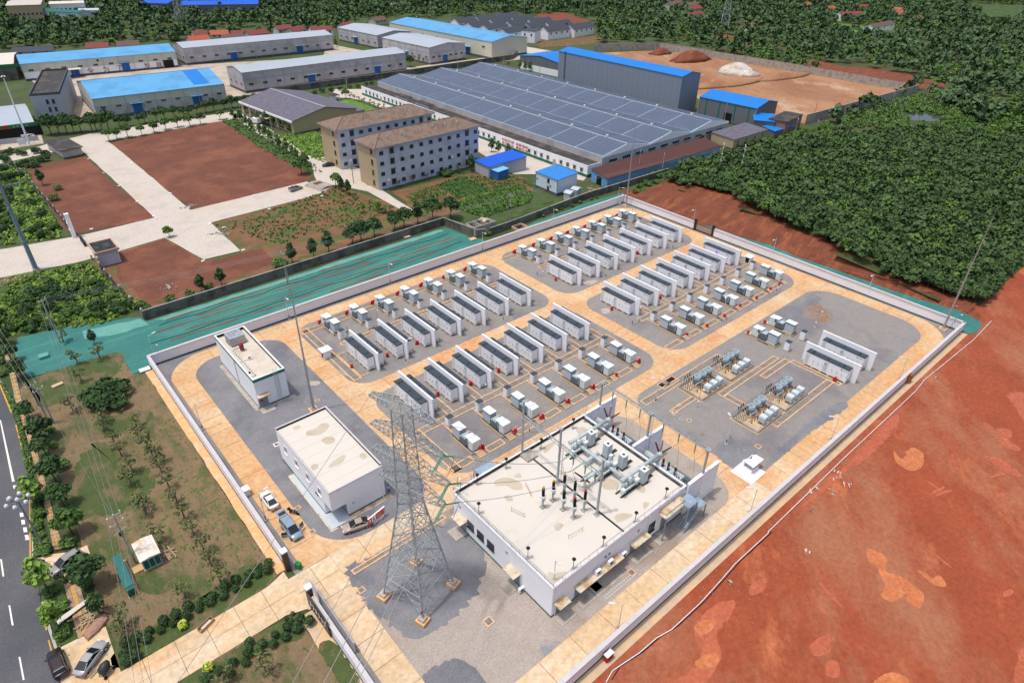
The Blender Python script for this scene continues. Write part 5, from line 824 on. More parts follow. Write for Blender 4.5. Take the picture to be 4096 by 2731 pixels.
# ---------------------------------------------------------------- fenced reactor bays
def bay(org, label):
    T = thing('reactor_bay', label, 'reactor bay', org, 0, 'fenced reactor bays of the right yard'); MB().box(-.3, 8.6, -.3, 5.9, .045, .14).build('floor_slab', 'concrete_tan', T)
    mesh = MB(); P = [(0, 0), (8.3, 0), (8.3, 5.6), (0, 5.6), (0, 0)]
    for a, b in zip(P, P[1:]):
        n = 14 if abs(a[1] - b[1]) < .1 else 12
        for i in range(n + 1): mesh.tube((a[0] + (b[0] - a[0]) * i / n, a[1] + (b[1] - a[1]) * i / n, .14), (a[0] + (b[0] - a[0]) * i / n, a[1] + (b[1] - a[1]) * i / n, 1.7), .02, 3, cap=False)
        for z in (.2, .6, 1.0, 1.4, 1.7): mesh.tube((*a, z), (*b, z), .02, 3)
    mesh.build('fence_mesh', 'steel', T); kb = MB()
    for q in ((-.12, 8.42, -.12, .12), (-.12, 8.42, 5.48, 5.72), (-.12, .12, .12, 5.48), (8.18, 8.42, .12, 5.48)): kb.box(*q, .14, .55)
    kb.build('fence_base', 'concrete', T)
    for i in range(3):
        x, y = 3.3 + 1.95 * i, 3.9; c = MB().tube((x, y, .14), (x, y, .5), .9, 14).build('reactor_base', 'concrete_tan', T)
        for a in range(6): MB().box(x + .6 * math.cos(a * 1.05) - .06, x + .6 * math.cos(a * 1.05) + .06, y + .6 * math.sin(a * 1.05) - .06, y + .6 * math.sin(a * 1.05) + .06, .5, 1.3).build('post_insulator', 'porcelain', T)
        b = MB(); n = 18; ring = lambda r, z: [(x + r * math.cos(2 * math.pi * k / n), y + r * math.sin(2 * math.pi * k / n), z) for k in range(n)]
        b.loft([ring(.3, 1.4), ring(.78, 1.35), ring(.78, 2.7), ring(.45, 2.72), ring(.45, 1.5)], cap=False); b.build('reactor_coil', mat_coil, T, True)
    MB().box(1.4, 4.2, 2.9, 3.1, 1.5, 1.62).build('busbar', 'stair_blue', T)
    for i in range(3):
        x, y = 3.2 + 1.9 * i, 1.1; MB().box(x - .6, x + .6, y - .7, y + .7, .7, 1.7).build('capacitor_rack', 'cab_grey', T); [MB().box(x - .5 + .38 * k, x - .22 + .38 * k, y - .65, y + .65, 1.7, 2.0).build('capacitor', 'cab_top', T) for k in range(3)]
        for k in range(3): MB().tube((x - .4 + .4 * k, y + .9, .7), (x - .4 + .4 * k, y + .9, 1.7), .09, 6).build('insulator', 'porcelain', T)
        [MB().box(x + sx - .05, x + sx + .05, y + sy - .05, y + sy + .05, .14, .7).build('rack_leg', 'galv', T) for sx in (-.5, .5) for sy in (-.5, .5)]
    for i in range(6): MB().tube((1.6 + i * 1.1, 2.3, .14), (1.6 + i * 1.1, 2.3, .9), .08, 6).build('insulator', 'porcelain', T)
    for i in range(3):
        x = .35 + .75 * i; y = 4.9; MB().box(x - .06, x + .06, y - .06, y + .06, .14, 2.6).build('switch_post', 'galv', T); MB().box(x - .06, x + .06, y - 1.1, y - .98, .14, 2.6).build('switch_post', 'galv', T)
        for dy in (.0, -1.0): MB().tube((x, y + dy, 2.7), (x, y + dy, 3.3), .1, 7).build('switch_insulator', 'black', T)
    MB().box(.2, 2.0, 3.8, 3.95, 2.55, 2.7).build('switch_beam', 'galv', T); MB().box(.2, 2.0, 4.82, 4.97, 2.55, 2.7).build('switch_beam', 'galv', T)
mat_coil = mat('coil_grey', C('8fa0a8'), rough=.6, var=.06)
for p, l in (((95.4, 51.0), 'fenced reactor bay farthest left, next to the open cable pit'), ((105.5, 51.1), 'fenced reactor bay at the rear, next to the inner road'), ((95.4, 38.6), 'fenced reactor bay nearest the glazed hut'), ((105.2, 38.6), 'fenced reactor bay nearest the right yard containers')): bay(p, l)

# ---------------------------------------------------------------- road side, lawn, vehicles
flat('asphalt_road', [(-20.43,158.38), (-8.90,144.74), (-8.53,137.26), (-8.57,132.49), (-8.50,128.07), (-8.71,118.22), (-9.52,106.47), (-11.84,92.55), (-11.77,89.18), (-12.36,82.81), (-12.47,77.67), (-12.39,73.54), (-12.49,68.37), (-12.6, 52), (-34, 46), (-34, 150)], -.03, 'asphalt')
for P in ([(-10.69,131.52), (-10.52,131.38), (-11.22,111.71), (-11.56,111.79)], [(-9.12,144.21), (-8.92,144.28), (-8.54,132.69), (-8.79,132.68)], [(-8.74,128.26), (-8.55,128.11), (-8.83,118.50), (-9.03,118.52)], [(-9.93,106.82), (-9.82,106.73), (-11.94,92.63), (-12.12,92.73)], [(-12.46,82.44), (-12.32,82.37), (-12.50,77.70), (-12.66,77.80)], [(-12.72,76.02), (-12.58,75.95), (-12.60,73.72), (-12.75,73.74)]):
    c = P[0]; flat('edge_line' if P[0][0] > -9.6 or P[0][1] < 100 else 'lane_line', P, -.024, 'road_paint' if P[2][1] < 118 and P[2][1] > 104 and P[0][1] > 125 else 'yellow_paint')
for (a, b) in (((5, 460), (32, 610)), ((82, 868), (112, 1050)), ((172, 1330), (212, 1535))):
    flat('lane_dash', [(-15.46,94.91), (-15.26,94.74), (-15.46,91.05), (-15.65,91.17)] if a[0] == 5 else [(-15.77,85.23), (-15.59,85.12), (-15.73,81.31), (-15.93,81.44)] if a[0] == 82 else [(-16.01,75.77), (-15.84,75.67), (-15.94,71.87), (-16.12,71.97)], -.024, 'road_paint')
for P in ([(-11.58,110.83), (-11.17,110.48), (-11.21,109.64), (-11.64,109.90)], [(-11.77,103.33), (-11.37,103.00), (-11.41,102.00), (-11.85,102.28)], [(-11.85,101.49), (-11.42,101.21), (-11.50,100.12), (-11.93,100.37)], [(-11.89,99.59), (-11.45,99.29), (-11.52,98.16), (-11.96,98.42)], [(-11.95,97.74), (-11.50,97.41), (-11.58,96.27), (-12.02,96.53)]):
    flat('give_way_block', P, -.024, 'road_paint')
kb = struct('kerb', MB(), 'kerb'); kp = [(-8.81,145.40), (-8.42,137.39), (-8.04,132.48), (-8.27,128.70), (-8.58,118.29), (-9.63,106.57), (-11.80,92.38)]
kp2 = [(-12.26,82.84), (-12.39,77.72), (-12.28,73.45)]
for L in (kp, kp2):
    for a, b in zip(L, L[1:]):
        d = math.hypot(b[0] - a[0], b[1] - a[1]); n = max(1, int(d / 1.2))
        for i in range(n): t = (i + .5) / n; MB().obox(a[0] + (b[0] - a[0]) * t + .16, a[1] + (b[1] - a[1]) * t, -.1, .1, d / n - .03, .34, math.atan2(b[1] - a[1], b[0] - a[0])).build('kerb_stone', 'kerb', kb)
flat('planting_strip', [(-8.64,145.26), (-8.17,137.86), (-7.65,133.89), (-7.80,128.10), (-8.27,118.40), (-8.97,106.02), (-9.88,91.16), (-11.66,92.39), (-9.52,106.47), (-8.49,118.03), (-8.27,128.49), (-8.04,132.48), (-8.41,138.07), (-9.49,145.95), (-7.44,165.20), (-5.06,164.43)], -.026, 'weedy', .2, 2)
flat('planting_strip', [(-12.12,83.06), (-9.45,84.32), (-9.80,73.77), (-11.90,74.12)], -.026, 'weedy', .2, 2)
sw = [((-6.58,157.77), (-6.00,157.57)), ((-7.08,144.94), (-6.07,144.61)), ((-7.72,132.22), (-6.84,131.49)), ((-7.70,123.62), (-7.00,122.64)), ((-7.94,115.23), (-7.07,114.51)), ((-8.29,105.44), (-7.55,105.15)), ((-8.73,98.45), (-7.85,98.30)), ((-9.21,91.66), (-8.00,91.17))]
root = flat('footpath', [a for a, b in sw] + [b for a, b in sw[::-1]], -.022, 'joint'); root2 = flat('footpath', [(-9.33,84.22), (-7.53,84.15), (-8.02,73.51), (-9.69,73.67)], -.022, 'joint')
def pave(root, A, B, n, m):
    """rows of paving flags between two polylines"""
    for i in range(n):
        (a0, b0), (a1, b1) = [(lerp(A, t), lerp(B, t)) for t in (i / n + .0006, (i + 1) / n - .0012)]
        for k in range(m):
            q = [(p[0] + (r[0] - p[0]) * s, p[1] + (r[1] - p[1]) * s) for (p, r), s in (((a0, b0), k / m + .01), ((a0, b0), (k + 1) / m - .01), ((a1, b1), (k + 1) / m - .01), ((a1, b1), k / m + .01))]
            MB().prism(q, -.02, .02 + random.uniform(0, .02)).build('paving_flag', 'paving' if k != m // 2 else 'yellow_flag', root)
mat('yellow_flag', C('bd9656'), var=.12, scale=2)
pave(root, [a for a, b in sw], [b for a, b in sw], 56, 3); pave(root2, [(-9.33,84.22), (-9.69,73.67)], [(-7.53,84.15), (-8.02,73.51)], 12, 3)
flat('lawn', [(-7.6, 138), (-4.43,142.77), (2.86,142.45), (11.20,142.38), (11.98,138.49), (12.22,131.55), (14.3, 130), (14.3, 66.3), (12.6, 65.5), (-5.9, 65.6), (-6.4, 75), (-6.2, 84), (-5.6, 98), (-5.0, 112), (-6, 126)], -.03, 'lawn', .15, 3)
flat('lawn', [(13.7, 58.6), (8.3, 59.4), (-30, 59.4), (-30, 20), (13.6, 20)], -.03, 'lawn', .12, 3)
for P in ([(-4.84,142.62), (11.00,142.00), (11.96,137.97), (8.61,133.02), (-3.30,130.30), (-3.97,136.22)], [(3.64,120.29), (11.41,117.28), (9.43,113.02), (2.24,114.21), (1.77,117.75)], [(12.6, 65.8), (-5.8, 65.8), (-5.6, 70), (0, 69), (8, 70.3), (12.4, 71)], [(0.67,113.60), (3.23,110.71), (3.15,104.60), (7.16,98.50), (2.20,92.98), (-4.90,96.89), (-3.99,106.09)], [(-5.21,89.63), (-1.43,85.13), (-2.75,84.67), (-4.79,84.84)], [(13.4, 58.4), (8, 59.2), (-3, 59.3), (0, 57.4), (8, 56.8), (12.8, 55)], [(0.66,78.76), (2.74,75.04), (1.09,73.57), (-1.04,75.36), (-1.34,77.99)], [(15.57,51.77), (15.45,44.89), (13.61,46.32), (13.65,52.37)]):
    flat('green_turf', P, -.024, 'lawn_green', .5, 1.2)
re_ = random.Random(8)
tf = MB()
for k in range(520):   # loose strips of turf that took root
    x, y = re_.uniform(-4, 13.8), re_.uniform(66.5, 112)
    if x < 3 + (112 - y) * -.15: continue
    l, q = re_.uniform(.25, .9), re_.uniform(.12, .3); tf.obox(x, y, -.03, re_.uniform(-.01, .05), l, q, 1.571 if re_.random() < .7 else 0)
tag(tf.build('turf_tufts', mat('turf_green', C('4f6a2c', .9), var=.25, scale=1.5)), 'small green tufts of turf scattered over the brown lawn', 'grass', kind='stuff')
en = struct('entrance_road', MB().sheet([(15.2, 66.4), (12.6, 65.5), (-12, 65.3), (-12, 59.4), (8.3, 59.4), (12.5, 59.5), (15.2, 58.4)], -.02), 'joint')
xs_ = [-12 + 3.9 * i for i in range(7)]
for a, b in zip(xs_, xs_[1:] + [15.2]):
    for c, d in ((59.45, 62.3), (62.35, 65.3)):
        P = [(a + .03, c), (b - .03, c), (b - .03, d), (a + .03, d)]
        if b > 12: P = [(a + .03, c if c > 60 else 59.4), (12.4, c if c > 60 else 59.5), (15.2, c if c > 60 else 58.5), (15.2, d if d < 63 else 66.3), (12.5, d if d < 63 else 65.4), (a + .03, d)]
        MB().prism(P, -.02, .015).build('slab', 'slab_pale', en)
pk = struct('parking_apron', MB().sheet([(-11.45,73.84), (-9.67,73.76), (-6.53,73.34), (-6.66,65.24), (-5.6, 64), (-7, 58), (-12.9, 58), (-12.50,73.63)], -.024), 'slab_pale'); struct('driveway', MB().sheet([(-11.36,91.63), (-9.46,91.08), (-7.25,89.75), (-5.21,89.63), (-5.31,85.78), (-8.73,85.16), (-10.18,86.37), (-11.40,88.88)], -.022), 'slab_pale')
# ---------------------------------------------------------------- vehicles
for nme, cc in (('car_white', 'd9dadc'), ('car_silver', '9a9c9d'), ('car_dark', '2a2022'), ('car_blue', '7f94a6'), ('car_champagne', 'a3948a'), ('car_black', '1b1c1f'), ('car_grey', '8b8a86')): mat(nme, C(cc), rough=.25, var=.02, spec=.6)
mat('tyre', C('17181a'), rough=.9); mat('rim', C('9fa3a6'), rough=.3, metal=.6); mat('lamp_red', C('a01620'), rough=.3); mat('lamp_clear', C('d5dadd'), rough=.15); mat('plate_blue', C('2b4a9a'), rough=.5)
def vehicle(name, label, cat, p, ang, m, L=4.6, W=1.8, H=1.45, style='sedan', group=None, doors=False):
    T = thing(name, label, cat, p, math.radians(ang), group); hl, hw = L / 2, W / 2
    prof = {'sedan': [(-1, .55, .82), (-.97, .35, .95), (-.62, .28, 1.0), (-.3, .25, 1.0), (.4, .25, .98), (.62, .27, .92), (.9, .3, .78), (1, .4, .6)], 'suv': [(-1, .5, 1.05), (-.98, .35, 1.1), (-.6, .3, 1.1), (0, .3, 1.08), (.45, .3, 1.05), (.85, .32, .95), (.97, .38, .8), (1, .45, .65)], 'van': [(-1, .5, 1.05), (-.98, .35, 1.1), (-.5, .3, 1.1), (0, .3, 1.08), (.55, .3, 1.04), (.88, .32, .92), (.97, .38, .78), (1, .45, .62)]}[style]
    rings = []
    for u, z0, z1 in prof:
        w = hw * (1 - .16 * max(0, abs(u) - .6) / .4); x = u * hl; rings.append([(x, -w * .92, z0), (x, -w, (z0 + z1) / 2), (x, -w * .94, z1 - .06), (x, -w * .8, z1), (x, w * .8, z1), (x, w * .94, z1 - .06), (x, w, (z0 + z1) / 2), (x, w * .92, z0)])
    b = MB().loft(rings); b.build('body', m, T, True)
    g = {'sedan': [(-.78, .98, .8), (-.42, H - .06, .64), (.1, H - .03, .64), (.46, .98, .8)], 'suv': [(-.93, 1.08, .84), (-.82, H - .08, .7), (.1, H - .04, .7), (.5, 1.04, .82)], 'van': [(-.96, 1.08, .86), (-.9, H - .08, .76), (.2, H - .04, .74), (.64, 1.04, .84)]}[style]
    gr = [[(u * hl, -w * hw, z) for u, z, w in g], [(u * hl, w * hw, z) for u, z, w in g]]; n = 4
    MB().add(gr[0] + gr[1], [(0, 1, 2, 3)[::-1] if False else (0, 1, 2, 3), (4, 7, 6, 5), (0, 4, 5, 1), (1, 5, 6, 2), (2, 6, 7, 3)]).build('windows', 'glass', T)
    a, c = g[1], g[2]; e = .03
    MB().add([(a[0] * hl + .08, -a[2] * hw + .03, a[1] + .005), (c[0] * hl - .05, -c[2] * hw + .03, c[1] + .005), (c[0] * hl - .05, c[2] * hw - .03, c[1] + .005), (a[0] * hl + .08, a[2] * hw - .03, a[1] + .005)] + [(a[0] * hl + .2, -a[2] * hw + .12, a[1] + .05), (c[0] * hl - .2, -c[2] * hw + .12, c[1] + .05), (c[0] * hl - .2, c[2] * hw - .12, c[1] + .05), (a[0] * hl + .2, a[2] * hw - .12, a[1] + .05)], [(4, 5, 6, 7), (0, 1, 5, 4), (1, 2, 6, 5), (2, 3, 7, 6), (3, 0, 4, 7)]).build('roof', m, T)
    pl = MB()
    for s in (-1, 1):
        for (u0, z0, w0), (u1, z1, w1) in ((g[0], g[1]), (g[2], g[3])): pl.bar((u0 * hl, s * w0 * hw, z0), (u1 * hl, s * w1 * hw, z1), .07)
        um = (g[1][0] + g[2][0]) / 2 - .02; pl.bar((um * hl, s * .8 * hw, 1.0), (um * hl, s * g[1][2] * hw, H - .08), .06)
    pl.build('pillar', m, T)
    wm = MB(); wm.tube((0, -.1, 0), (0, .1, 0), .33, 12); wm = wm.mesh('wheel', 'tyre'); rm_ = MB().tube((0, -.11, 0), (0, .11, 0), .2, 10).mesh('rim', 'rim')
    for u in (-.6, .62):
        for s in (-1, 1): wh = link('wheel', wm, T); wh.location = (u * hl, s * (hw - .1), .33); link('rim', rm_, wh)
    for s in (-1, 1):
        MB().box(hl * .93, hl * .985, s * hw * .62 - .2, s * hw * .62 + .2, .62, .74).build('headlight', 'lamp_clear', T); MB().box(-hl * 1.0, -hl * .95, s * hw * .66 - .2, s * hw * .66 + .2, .74, .9).build('tail_light', 'lamp_red', T); MB().box(g[3][0] * hl - .3, g[3][0] * hl - .1, s * (hw + .1) - .09, s * (hw + .1) + .09, .95, 1.1).build('mirror', m, T)
    MB().box(hl * .995, hl * 1.005, -.22, .22, .45, .58).build('number_plate', 'plate_blue', T); MB().box(-hl * 1.01, -hl, -.22, .22, .6, .73).build('number_plate', 'plate_blue', T)
    if style != 'sedan':
        for s in (-1, 1): MB().bar((-.7 * hl, s * hw * .66, H), (.05 * hl, s * hw * .66, H), .05).build('roof_rail', m, T)
    if doors:
        for x, s in ((.38, 1), (.38, -1)): d = MB(); d.box(-1.0, 0, -.04, .04, .4, 1.05); q = d.build('open_door', m, T); MB().box(-.95, -.1, -.03, .03, 1.05, 1.5).build('door_window', 'glass', q); q.location = (x * hl + .1, s * hw, 0); q.rotation_euler = (0, 0, -s * math.radians(62))
        q = MB().box(-1.2, 0, -hw * .8, hw * .8, 0, .08).build('tailgate', m, T); q.location = (-hl * .9, 0, H - .02); q.rotation_euler = (0, math.radians(12), 0); MB().box(-.8, -.2, -hw * .6, hw * .6, .081, .1).build('rear_window', 'glass', q)
    return T
vehicle('parked_car', 'white saloon car parked on the concrete road beside the lawn wall', 'car', (19.2, 80.2), 90, 'car_white'); MB()
vehicle('parked_van', 'blue grey minivan with its front doors and tailgate open', 'van', (19.3, 72.4), -88, 'car_blue', 4.7, 1.85, 1.75, 'van', None, True); vehicle('parked_car', 'champagne saloon car parked in front of the red notice board', 'car', (27.4, 66.7), 166, 'car_champagne')
vehicle('parked_car', 'silver saloon car on the roadside apron near the concrete mixer', 'car', (-9.0, 69.2), 40, 'car_silver', 4.8); vehicle('parked_car', 'dark maroon estate car at the lower left, beside the road', 'car', (-12.3, 71.1), 92, 'car_dark', 4.6, 1.8, 1.6, 'suv'); vehicle('parked_car', 'grey and silver estate car half hidden under the roadside tree', 'car', (-8.2, 87.3), 197, 'car_grey', 4.7, 1.85, 1.65, 'suv')
vehicle('parked_car', 'black saloon car parked beside the first apartment block', 'car', (105.17,225.70), 160, 'car_black'); vehicle('parked_car', 'black car in the yard behind the grey office block', 'car', (46.26,355.98), 100, 'car_black'); vehicle('parked_car', 'white car on the forecourt, nearer to the white mast', 'car', (25.92,331.91), 5, 'car_white'); vehicle('parked_car', 'white car on the forecourt, behind the other white car', 'car', (25.90,335.56), 8, 'car_white'); vehicle('parked_car', 'dark car inside the open front of the green signed hall', 'car', (20.13,344.48), 10, 'car_black')
T = vehicle('pickup_truck', 'grey pickup truck standing on the white estate road', 'pickup', (84.71,209.70), 14, 'car_grey', 5.0, 1.7, 1.7, 'sedan'); MB().box(-2.5, -.3, -.84, .84, .95, 1.05).build('load_bed', 'black', T); MB().box(-2.55, -.25, .82, .9, .7, 1.35).build('bed_side', 'car_grey', T); MB().box(-2.55, -.25, -.9, -.82, .7, 1.35).build('bed_side', 'car_grey', T); MB().box(-2.6, -2.52, -.85, .85, .7, 1.35).build('tailgate', 'car_grey', T)
T = thing('delivery_truck', 'small white box truck parked by the tiled hall', 'truck', (107.49,298.02), 1.9); MB().box(-2, 1.2, -1, 1, .7, 2.7).build('cargo_box', 'paint_white', T); MB().box(1.25, 2.5, -.95, .95, .5, 2.1).build('cab', 'car_white', T); MB().box(2.5, 2.53, -.8, .8, 1.3, 2.0).build('windscreen', 'glass', T)
for x in (-1.2, 1.8):
    for s in (-.85, .85): MB().tube((x, s - .12, .4), (x, s + .12, .4), .4, 10).build('wheel', 'tyre', T)
T = thing('motorcycle', 'black motorcycle parked behind the open van', 'motorcycle', (21.14,75.40), -1.0)
for x in (-.6, .65): MB().tube((x, -.05, .3), (x, .05, .3), .3, 12).build('wheel', 'tyre', T)
MB().box(-.4, .45, -.12, .12, .4, .75).build('engine', 'dark_metal', T); MB().box(-.75, 0, -.14, .14, .75, .88).build('seat', 'black', T); MB().box(0, .4, -.15, .15, .72, .95).build('fuel_tank', 'car_black', T); MB().tube((.5, -.35, 1.05), (.5, .35, 1.05), .025, 5).build('handlebar', 'steel', T); MB().box(-1.05, -.7, -.2, .2, .8, 1.1).build('top_box', 'black', T)
T = thing('wheelie_bin', 'green wheelie bin beside the gate post', 'bin', (17.2, 65.5), .4); MB().prism([(-.3, -.35), (.3, -.35), (.3, .35), (-.3, .35)], .1, 1.0).build('body', mat('bin_green', C('12803a'), rough=.5), T); MB().box(-.34, .34, -.4, .38, 1.0, 1.08).build('lid', 'bin_green', T); MB().tube((-.28, .35, .12), (.28, .35, .12), .12, 8).build('wheel', 'tyre', T)
T = thing('notice_board', 'red notice board on two posts with a white panel and blue figure', 'sign', (30.41,65.67), .21); [MB().box(x - .05, x + .05, -.05, .05, 0, 2.0).build('post', 'door_grey', T) for x in (-1.6, 1.6)]; MB().box(-1.7, 1.7, -.06, .06, .75, 2.0).build('panel', mat('board_red', C('c0272d'), var=.03), T); MB().box(-1.05, -.25, -.075, -.061, .85, 1.85).build('picture_panel', 'paint_white', T); b = MB(); b.box(-.72, -.58, -.085, -.076, 1.5, 1.68); b.box(-.85, -.45, -.085, -.076, 1.3, 1.45); b.box(-.82, -.7, -.085, -.076, .9, 1.3); b.box(-.6, -.48, -.085, -.076, .9, 1.3); b.build('figure', 'logo_blue', T)
b = MB(); [b.box(-.1, 1.25 - .2 * (i % 3), -.075, -.061, 1.75 - .16 * i, 1.79 - .16 * i) for i in range(6)]; b.box(1.4, 1.6, -.075, -.061, .9, 1.8); b.box(-1.6, -1.2, -.075, -.061, 1.2, 1.7); b.build('text_lines', 'roof_cream', T); MB().box(-1.72, 1.72, -.1, .1, 2.0, 2.06).build('top_cap', 'paint_white', T)
T = thing('concrete_mixer', 'dark drum concrete mixer on the roadside apron', 'concrete mixer', (-8.03,66.40), .6); MB().loft([[(x, r * math.cos(a), 1.0 + r * math.sin(a) + x * .35) for a in [k * math.pi / 6 for k in range(12)]] for x, r in ((-.7, .3), (-.5, .6), (.1, .65), (.6, .4), (.75, .3))]).build('drum', 'dark_metal', T, True); MB().tube((0, 0, .9), (0, 0, 1.02), .7, 14).build('gear_ring', 'black', T)
for x in (-.7, .7): MB().bar((x, -.5, 0), (x * .8, 0, .9), .08).build('frame_leg', 'black', T); MB().bar((x, .5, 0), (x * .8, 0, .9), .08).build('frame_leg', 'black', T); MB().tube((x, -.65, .25), (x, -.55, .25), .25, 10).build('wheel', 'tyre', T)
T = thing('wooden_pallet', 'grey wooden pallet leaning beside the concrete mixer', 'pallet', (-9.21,67.02), .5); 
mat_wood = mat("old_wood", C("a59074"), var=.2, scale=3, rnd=.15)
for i in range(7): MB().box(-.6, .6, .2 * i, .2 * i + .13, .1 + .06 * i, .14 + .06 * i).build("slat", mat_wood, T)
def planks(p, n, lab, spread=1.6, seed=1):
    T = thing('plank_pile', lab, 'timber pile', p); r = random.Random(seed)
    for i in range(n): l = r.uniform(1, 3); q = MB().box(-l / 2, l / 2, -.08, .08, 0, .05).build('plank', 'old_wood', T); q.location = (r.uniform(-spread, spread), r.uniform(-spread * .7, spread * .7), .03 + .05 * (i % 8)); q.rotation_euler = (0, r.uniform(-.05, .05), r.uniform(0, 3.14))
planks((-7.43,76.21), 30, 'pile of loose planks lying by the roadside apron', 1.5, 1); planks((0.67,193.78), 34, 'pile of pale planks lying beside the white estate road', 2.2, 2)
o = MB().add([(-2.6, -.5, .3), (2.2, .9, .5), (2.4, 1.5, .5), (-1.8, .7, .3), (-2.9, .1, .28)], [(0, 1, 2, 3, 4)]); o.add([(x, y, z - .06) for x, y, z in ((-2.6, -.5, .3), (2.2, .9, .5), (2.4, 1.5, .5), (-1.8, .7, .3), (-2.9, .1, .28))], [(4, 3, 2, 1, 0)]); o = o.build('old_board', 'roof_cream'); o.location = (*(-8.56,77.83), 0); tag(o, 'large pale torn board lying across the footpath', 'board')
o = MB().loft([[(x * s, y * s, z) for x, y in ((-2, -.8), (-.5, -1), (1.4, -.7), (1.9, .3), (.6, .9), (-1.6, .6))] for s, z in ((1, 0), (.9, .35), (.6, .5))]).build('tile_heap', mat('heap', C('9b7a68'), var=.3, scale=2)); o.location = (*(-7.43,74.07), 0); o.rotation_euler = (0, 0, .5); tag(o, 'low heap of broken brownish slabs beside the apron', 'rubble heap')
T = thing('wooden_crate', 'open wooden crate lying on the edge of the entrance road', 'crate', (3.69,64.80), .38); [MB().box(*q).build('board', mat_wood, T) for q in ((-1.1, 1.1, -.35, -.3, 0, .5), (-1.1, 1.1, .3, .35, 0, .6), (-1.1, -1.05, -.3, .3, 0, .5), (1.05, 1.1, -.3, .3, 0, .5), (-1.05, 1.05, -.3, .3, .02, .06))]; MB().box(-.7, .8, -.2, .2, .06, .3).build('contents', 'awning', T)
o = MB().box(-1, 1, -.45, .45, 0, .25).build('concrete_slab', 'concrete_tan'); o.location = (*(-0.28,136.70), 0); o.rotation_euler = (0, 0, .2); tag(o, 'pale concrete slab lying on the lawn above the big bushes', 'slab')
o = MB().box(-.9, .9, -.8, .8, 0, .5).build('covered_block', 'netting_pale'); o.location = (*(-0.40,149.71), 0); tag(o, 'square block covered with green netting left of the lawn', 'block')
o = MB().box(-1.1, .9, -.7, .5, 0, .3).build('concrete_block', 'paint_white'); o.location = (14.6, 131.4, 0); tag(o, 'pale concrete block at the outer left corner of the station wall', 'block')
o = MB().box(-.5, .5, -.5, .5, 0, 1.3); o = o.build('meter_box', 'paint_white'); o.location = (17.0, 84.3, 0); tag(o, 'white box standing against the lawn side wall', 'box'); MB().box(-.65, .65, -.65, .65, 1.3, 1.4).build('roof', 'paint_white', o)
for p, l, a in (((41.39,27.08), 'red and white box against the outside of the field wall, lower one', 0), ((134.35,27.38), 'brown box against the outside of the field wall, upper one', 0)):
    o = MB().box(-.6, .6, -.3, .3, 0, 1.2 if 'lower' in l else 2.0).build('wall_box', 'sign_red' if 'lower' in l else mat('rust_box', C('9a5a3a'))); o.location = (p[0], p[1] - .1, 0); tag(o, l, 'box'); MB().box(-.65, .65, -.35, .35, 1.2 if 'lower' in l else 2.0, 1.28 if 'lower' in l else 2.08).build('lid', 'paint_white' if 'lower' in l else 'rust_box', o)
# green kiosk substation and cable box on the lawn
mat('kiosk_green', C('1f5f4f'), rough=.5, var=.06); mat('white_stained', C('d8d3c8'), var=.05, scale=1, col2=C('c79a5a'), s2=.7, lo=.5, hi=.7)
T = thing('kiosk_substation', 'green kiosk substation with a rust stained white roof on the lawn', 'substation', (0.1, 79.1)); MB().box(0, 2.3, 0, 3.7, .15, 2.2).build('body', 'cab_grey', T); [MB().box(.1 + .75 * i, .72 + .75 * i, -.04, 0, .3, 2.1).build('door', 'kiosk_green', T) for i in range(3)]; [MB().box(-.04, 0, .15 + .9 * i, .9 + .9 * i, .3, 2.1).build('door', 'kiosk_green', T) for i in range(4)]; MB().box(-.1, 2.4, -.1, 3.8, 0, .15).build('base', 'concrete', T)
MB().loft([[(-.25, y, 2.2), (2.55, y, 2.2), (2.55, y, 2.32), (1.15, y, 2.55), (-.25, y, 2.32)] for y in (-.3, 4.0)]).build('roof', 'white_stained', T)
T = thing('cable_cabinet', 'long dark green cable cabinet on the lawn', 'cabinet', (-2.9, 75.8)); MB().box(0, 1.0, 0, 7.2, .1, 1.5).build('body', 'kiosk_green', T); MB().box(-.08, 1.08, .6, 7.3, 1.5, 1.62).build('roof', mat('teal_roof', C('2f6b66'), rough=.4), T); MB().box(-.05, 1.35, -.1, 7.3, 0, .1).build('base', 'concrete_tan', T); MB().box(-.03, 0, .2, 7, .3, 1.3).build('side_panel', 'kiosk_green', T); [MB().box(.12 + .42 * i, .45 + .42 * i, -.03, 0, .3, 1.3).build('door', 'kiosk_green', T) for i in range(2)]
o = MB().box(0, 1.4, 0, 1.3, 0, .1).build('plywood_sheet', mat('ply', C('c9a374'), var=.1, scale=2)); o.location = (-1.3, 79.6, 0); tag(o, 'plywood sheet lying between the green cabinet and the kiosk', 'board')
planks((3.6, 80.2), 9, 'few broken white boards beside the green kiosk', .6, 5)
# small glazed hut, metering kiosk
T = thing('guard_hut', 'small white glazed hut on a pale slab with a torn roof edge', 'hut', (85.2, 33.6)); MB().box(-2.2, 2.3, -1.5, 2.6, 0, .12).build('slab', 'paint_white', T); MB().box(0, 2.6, 0, 1.7, .12, .7).build('wall', 'paint_white', T); [MB().box(.1 + .64 * i, .68 + .64 * i, -.02, .02, .72, 1.7).build('window', 'glass', T) for i in range(4)]; [MB().box(-.02 + .64 * i, .08 + .64 * i, -.04, .04, .7, 1.8).build('post', 'paint_white', T) for i in range(5)]; MB().box(0, 2.6, 1.6, 1.7, .7, 1.8).build('rear_wall', 'paint_white', T); MB().prism([(-.3, -.3), (2.9, -.3), (2.9, 1.2), (2.3, 1.5), (1.4, 1.1), (.6, 1.7), (-.1, 2.0)], 1.8, 1.92).build('roof', 'paint_white', T); MB().box(-.31, 2.91, -.32, -.301, 1.78, 1.84).build('fascia', 'sign_red', T)
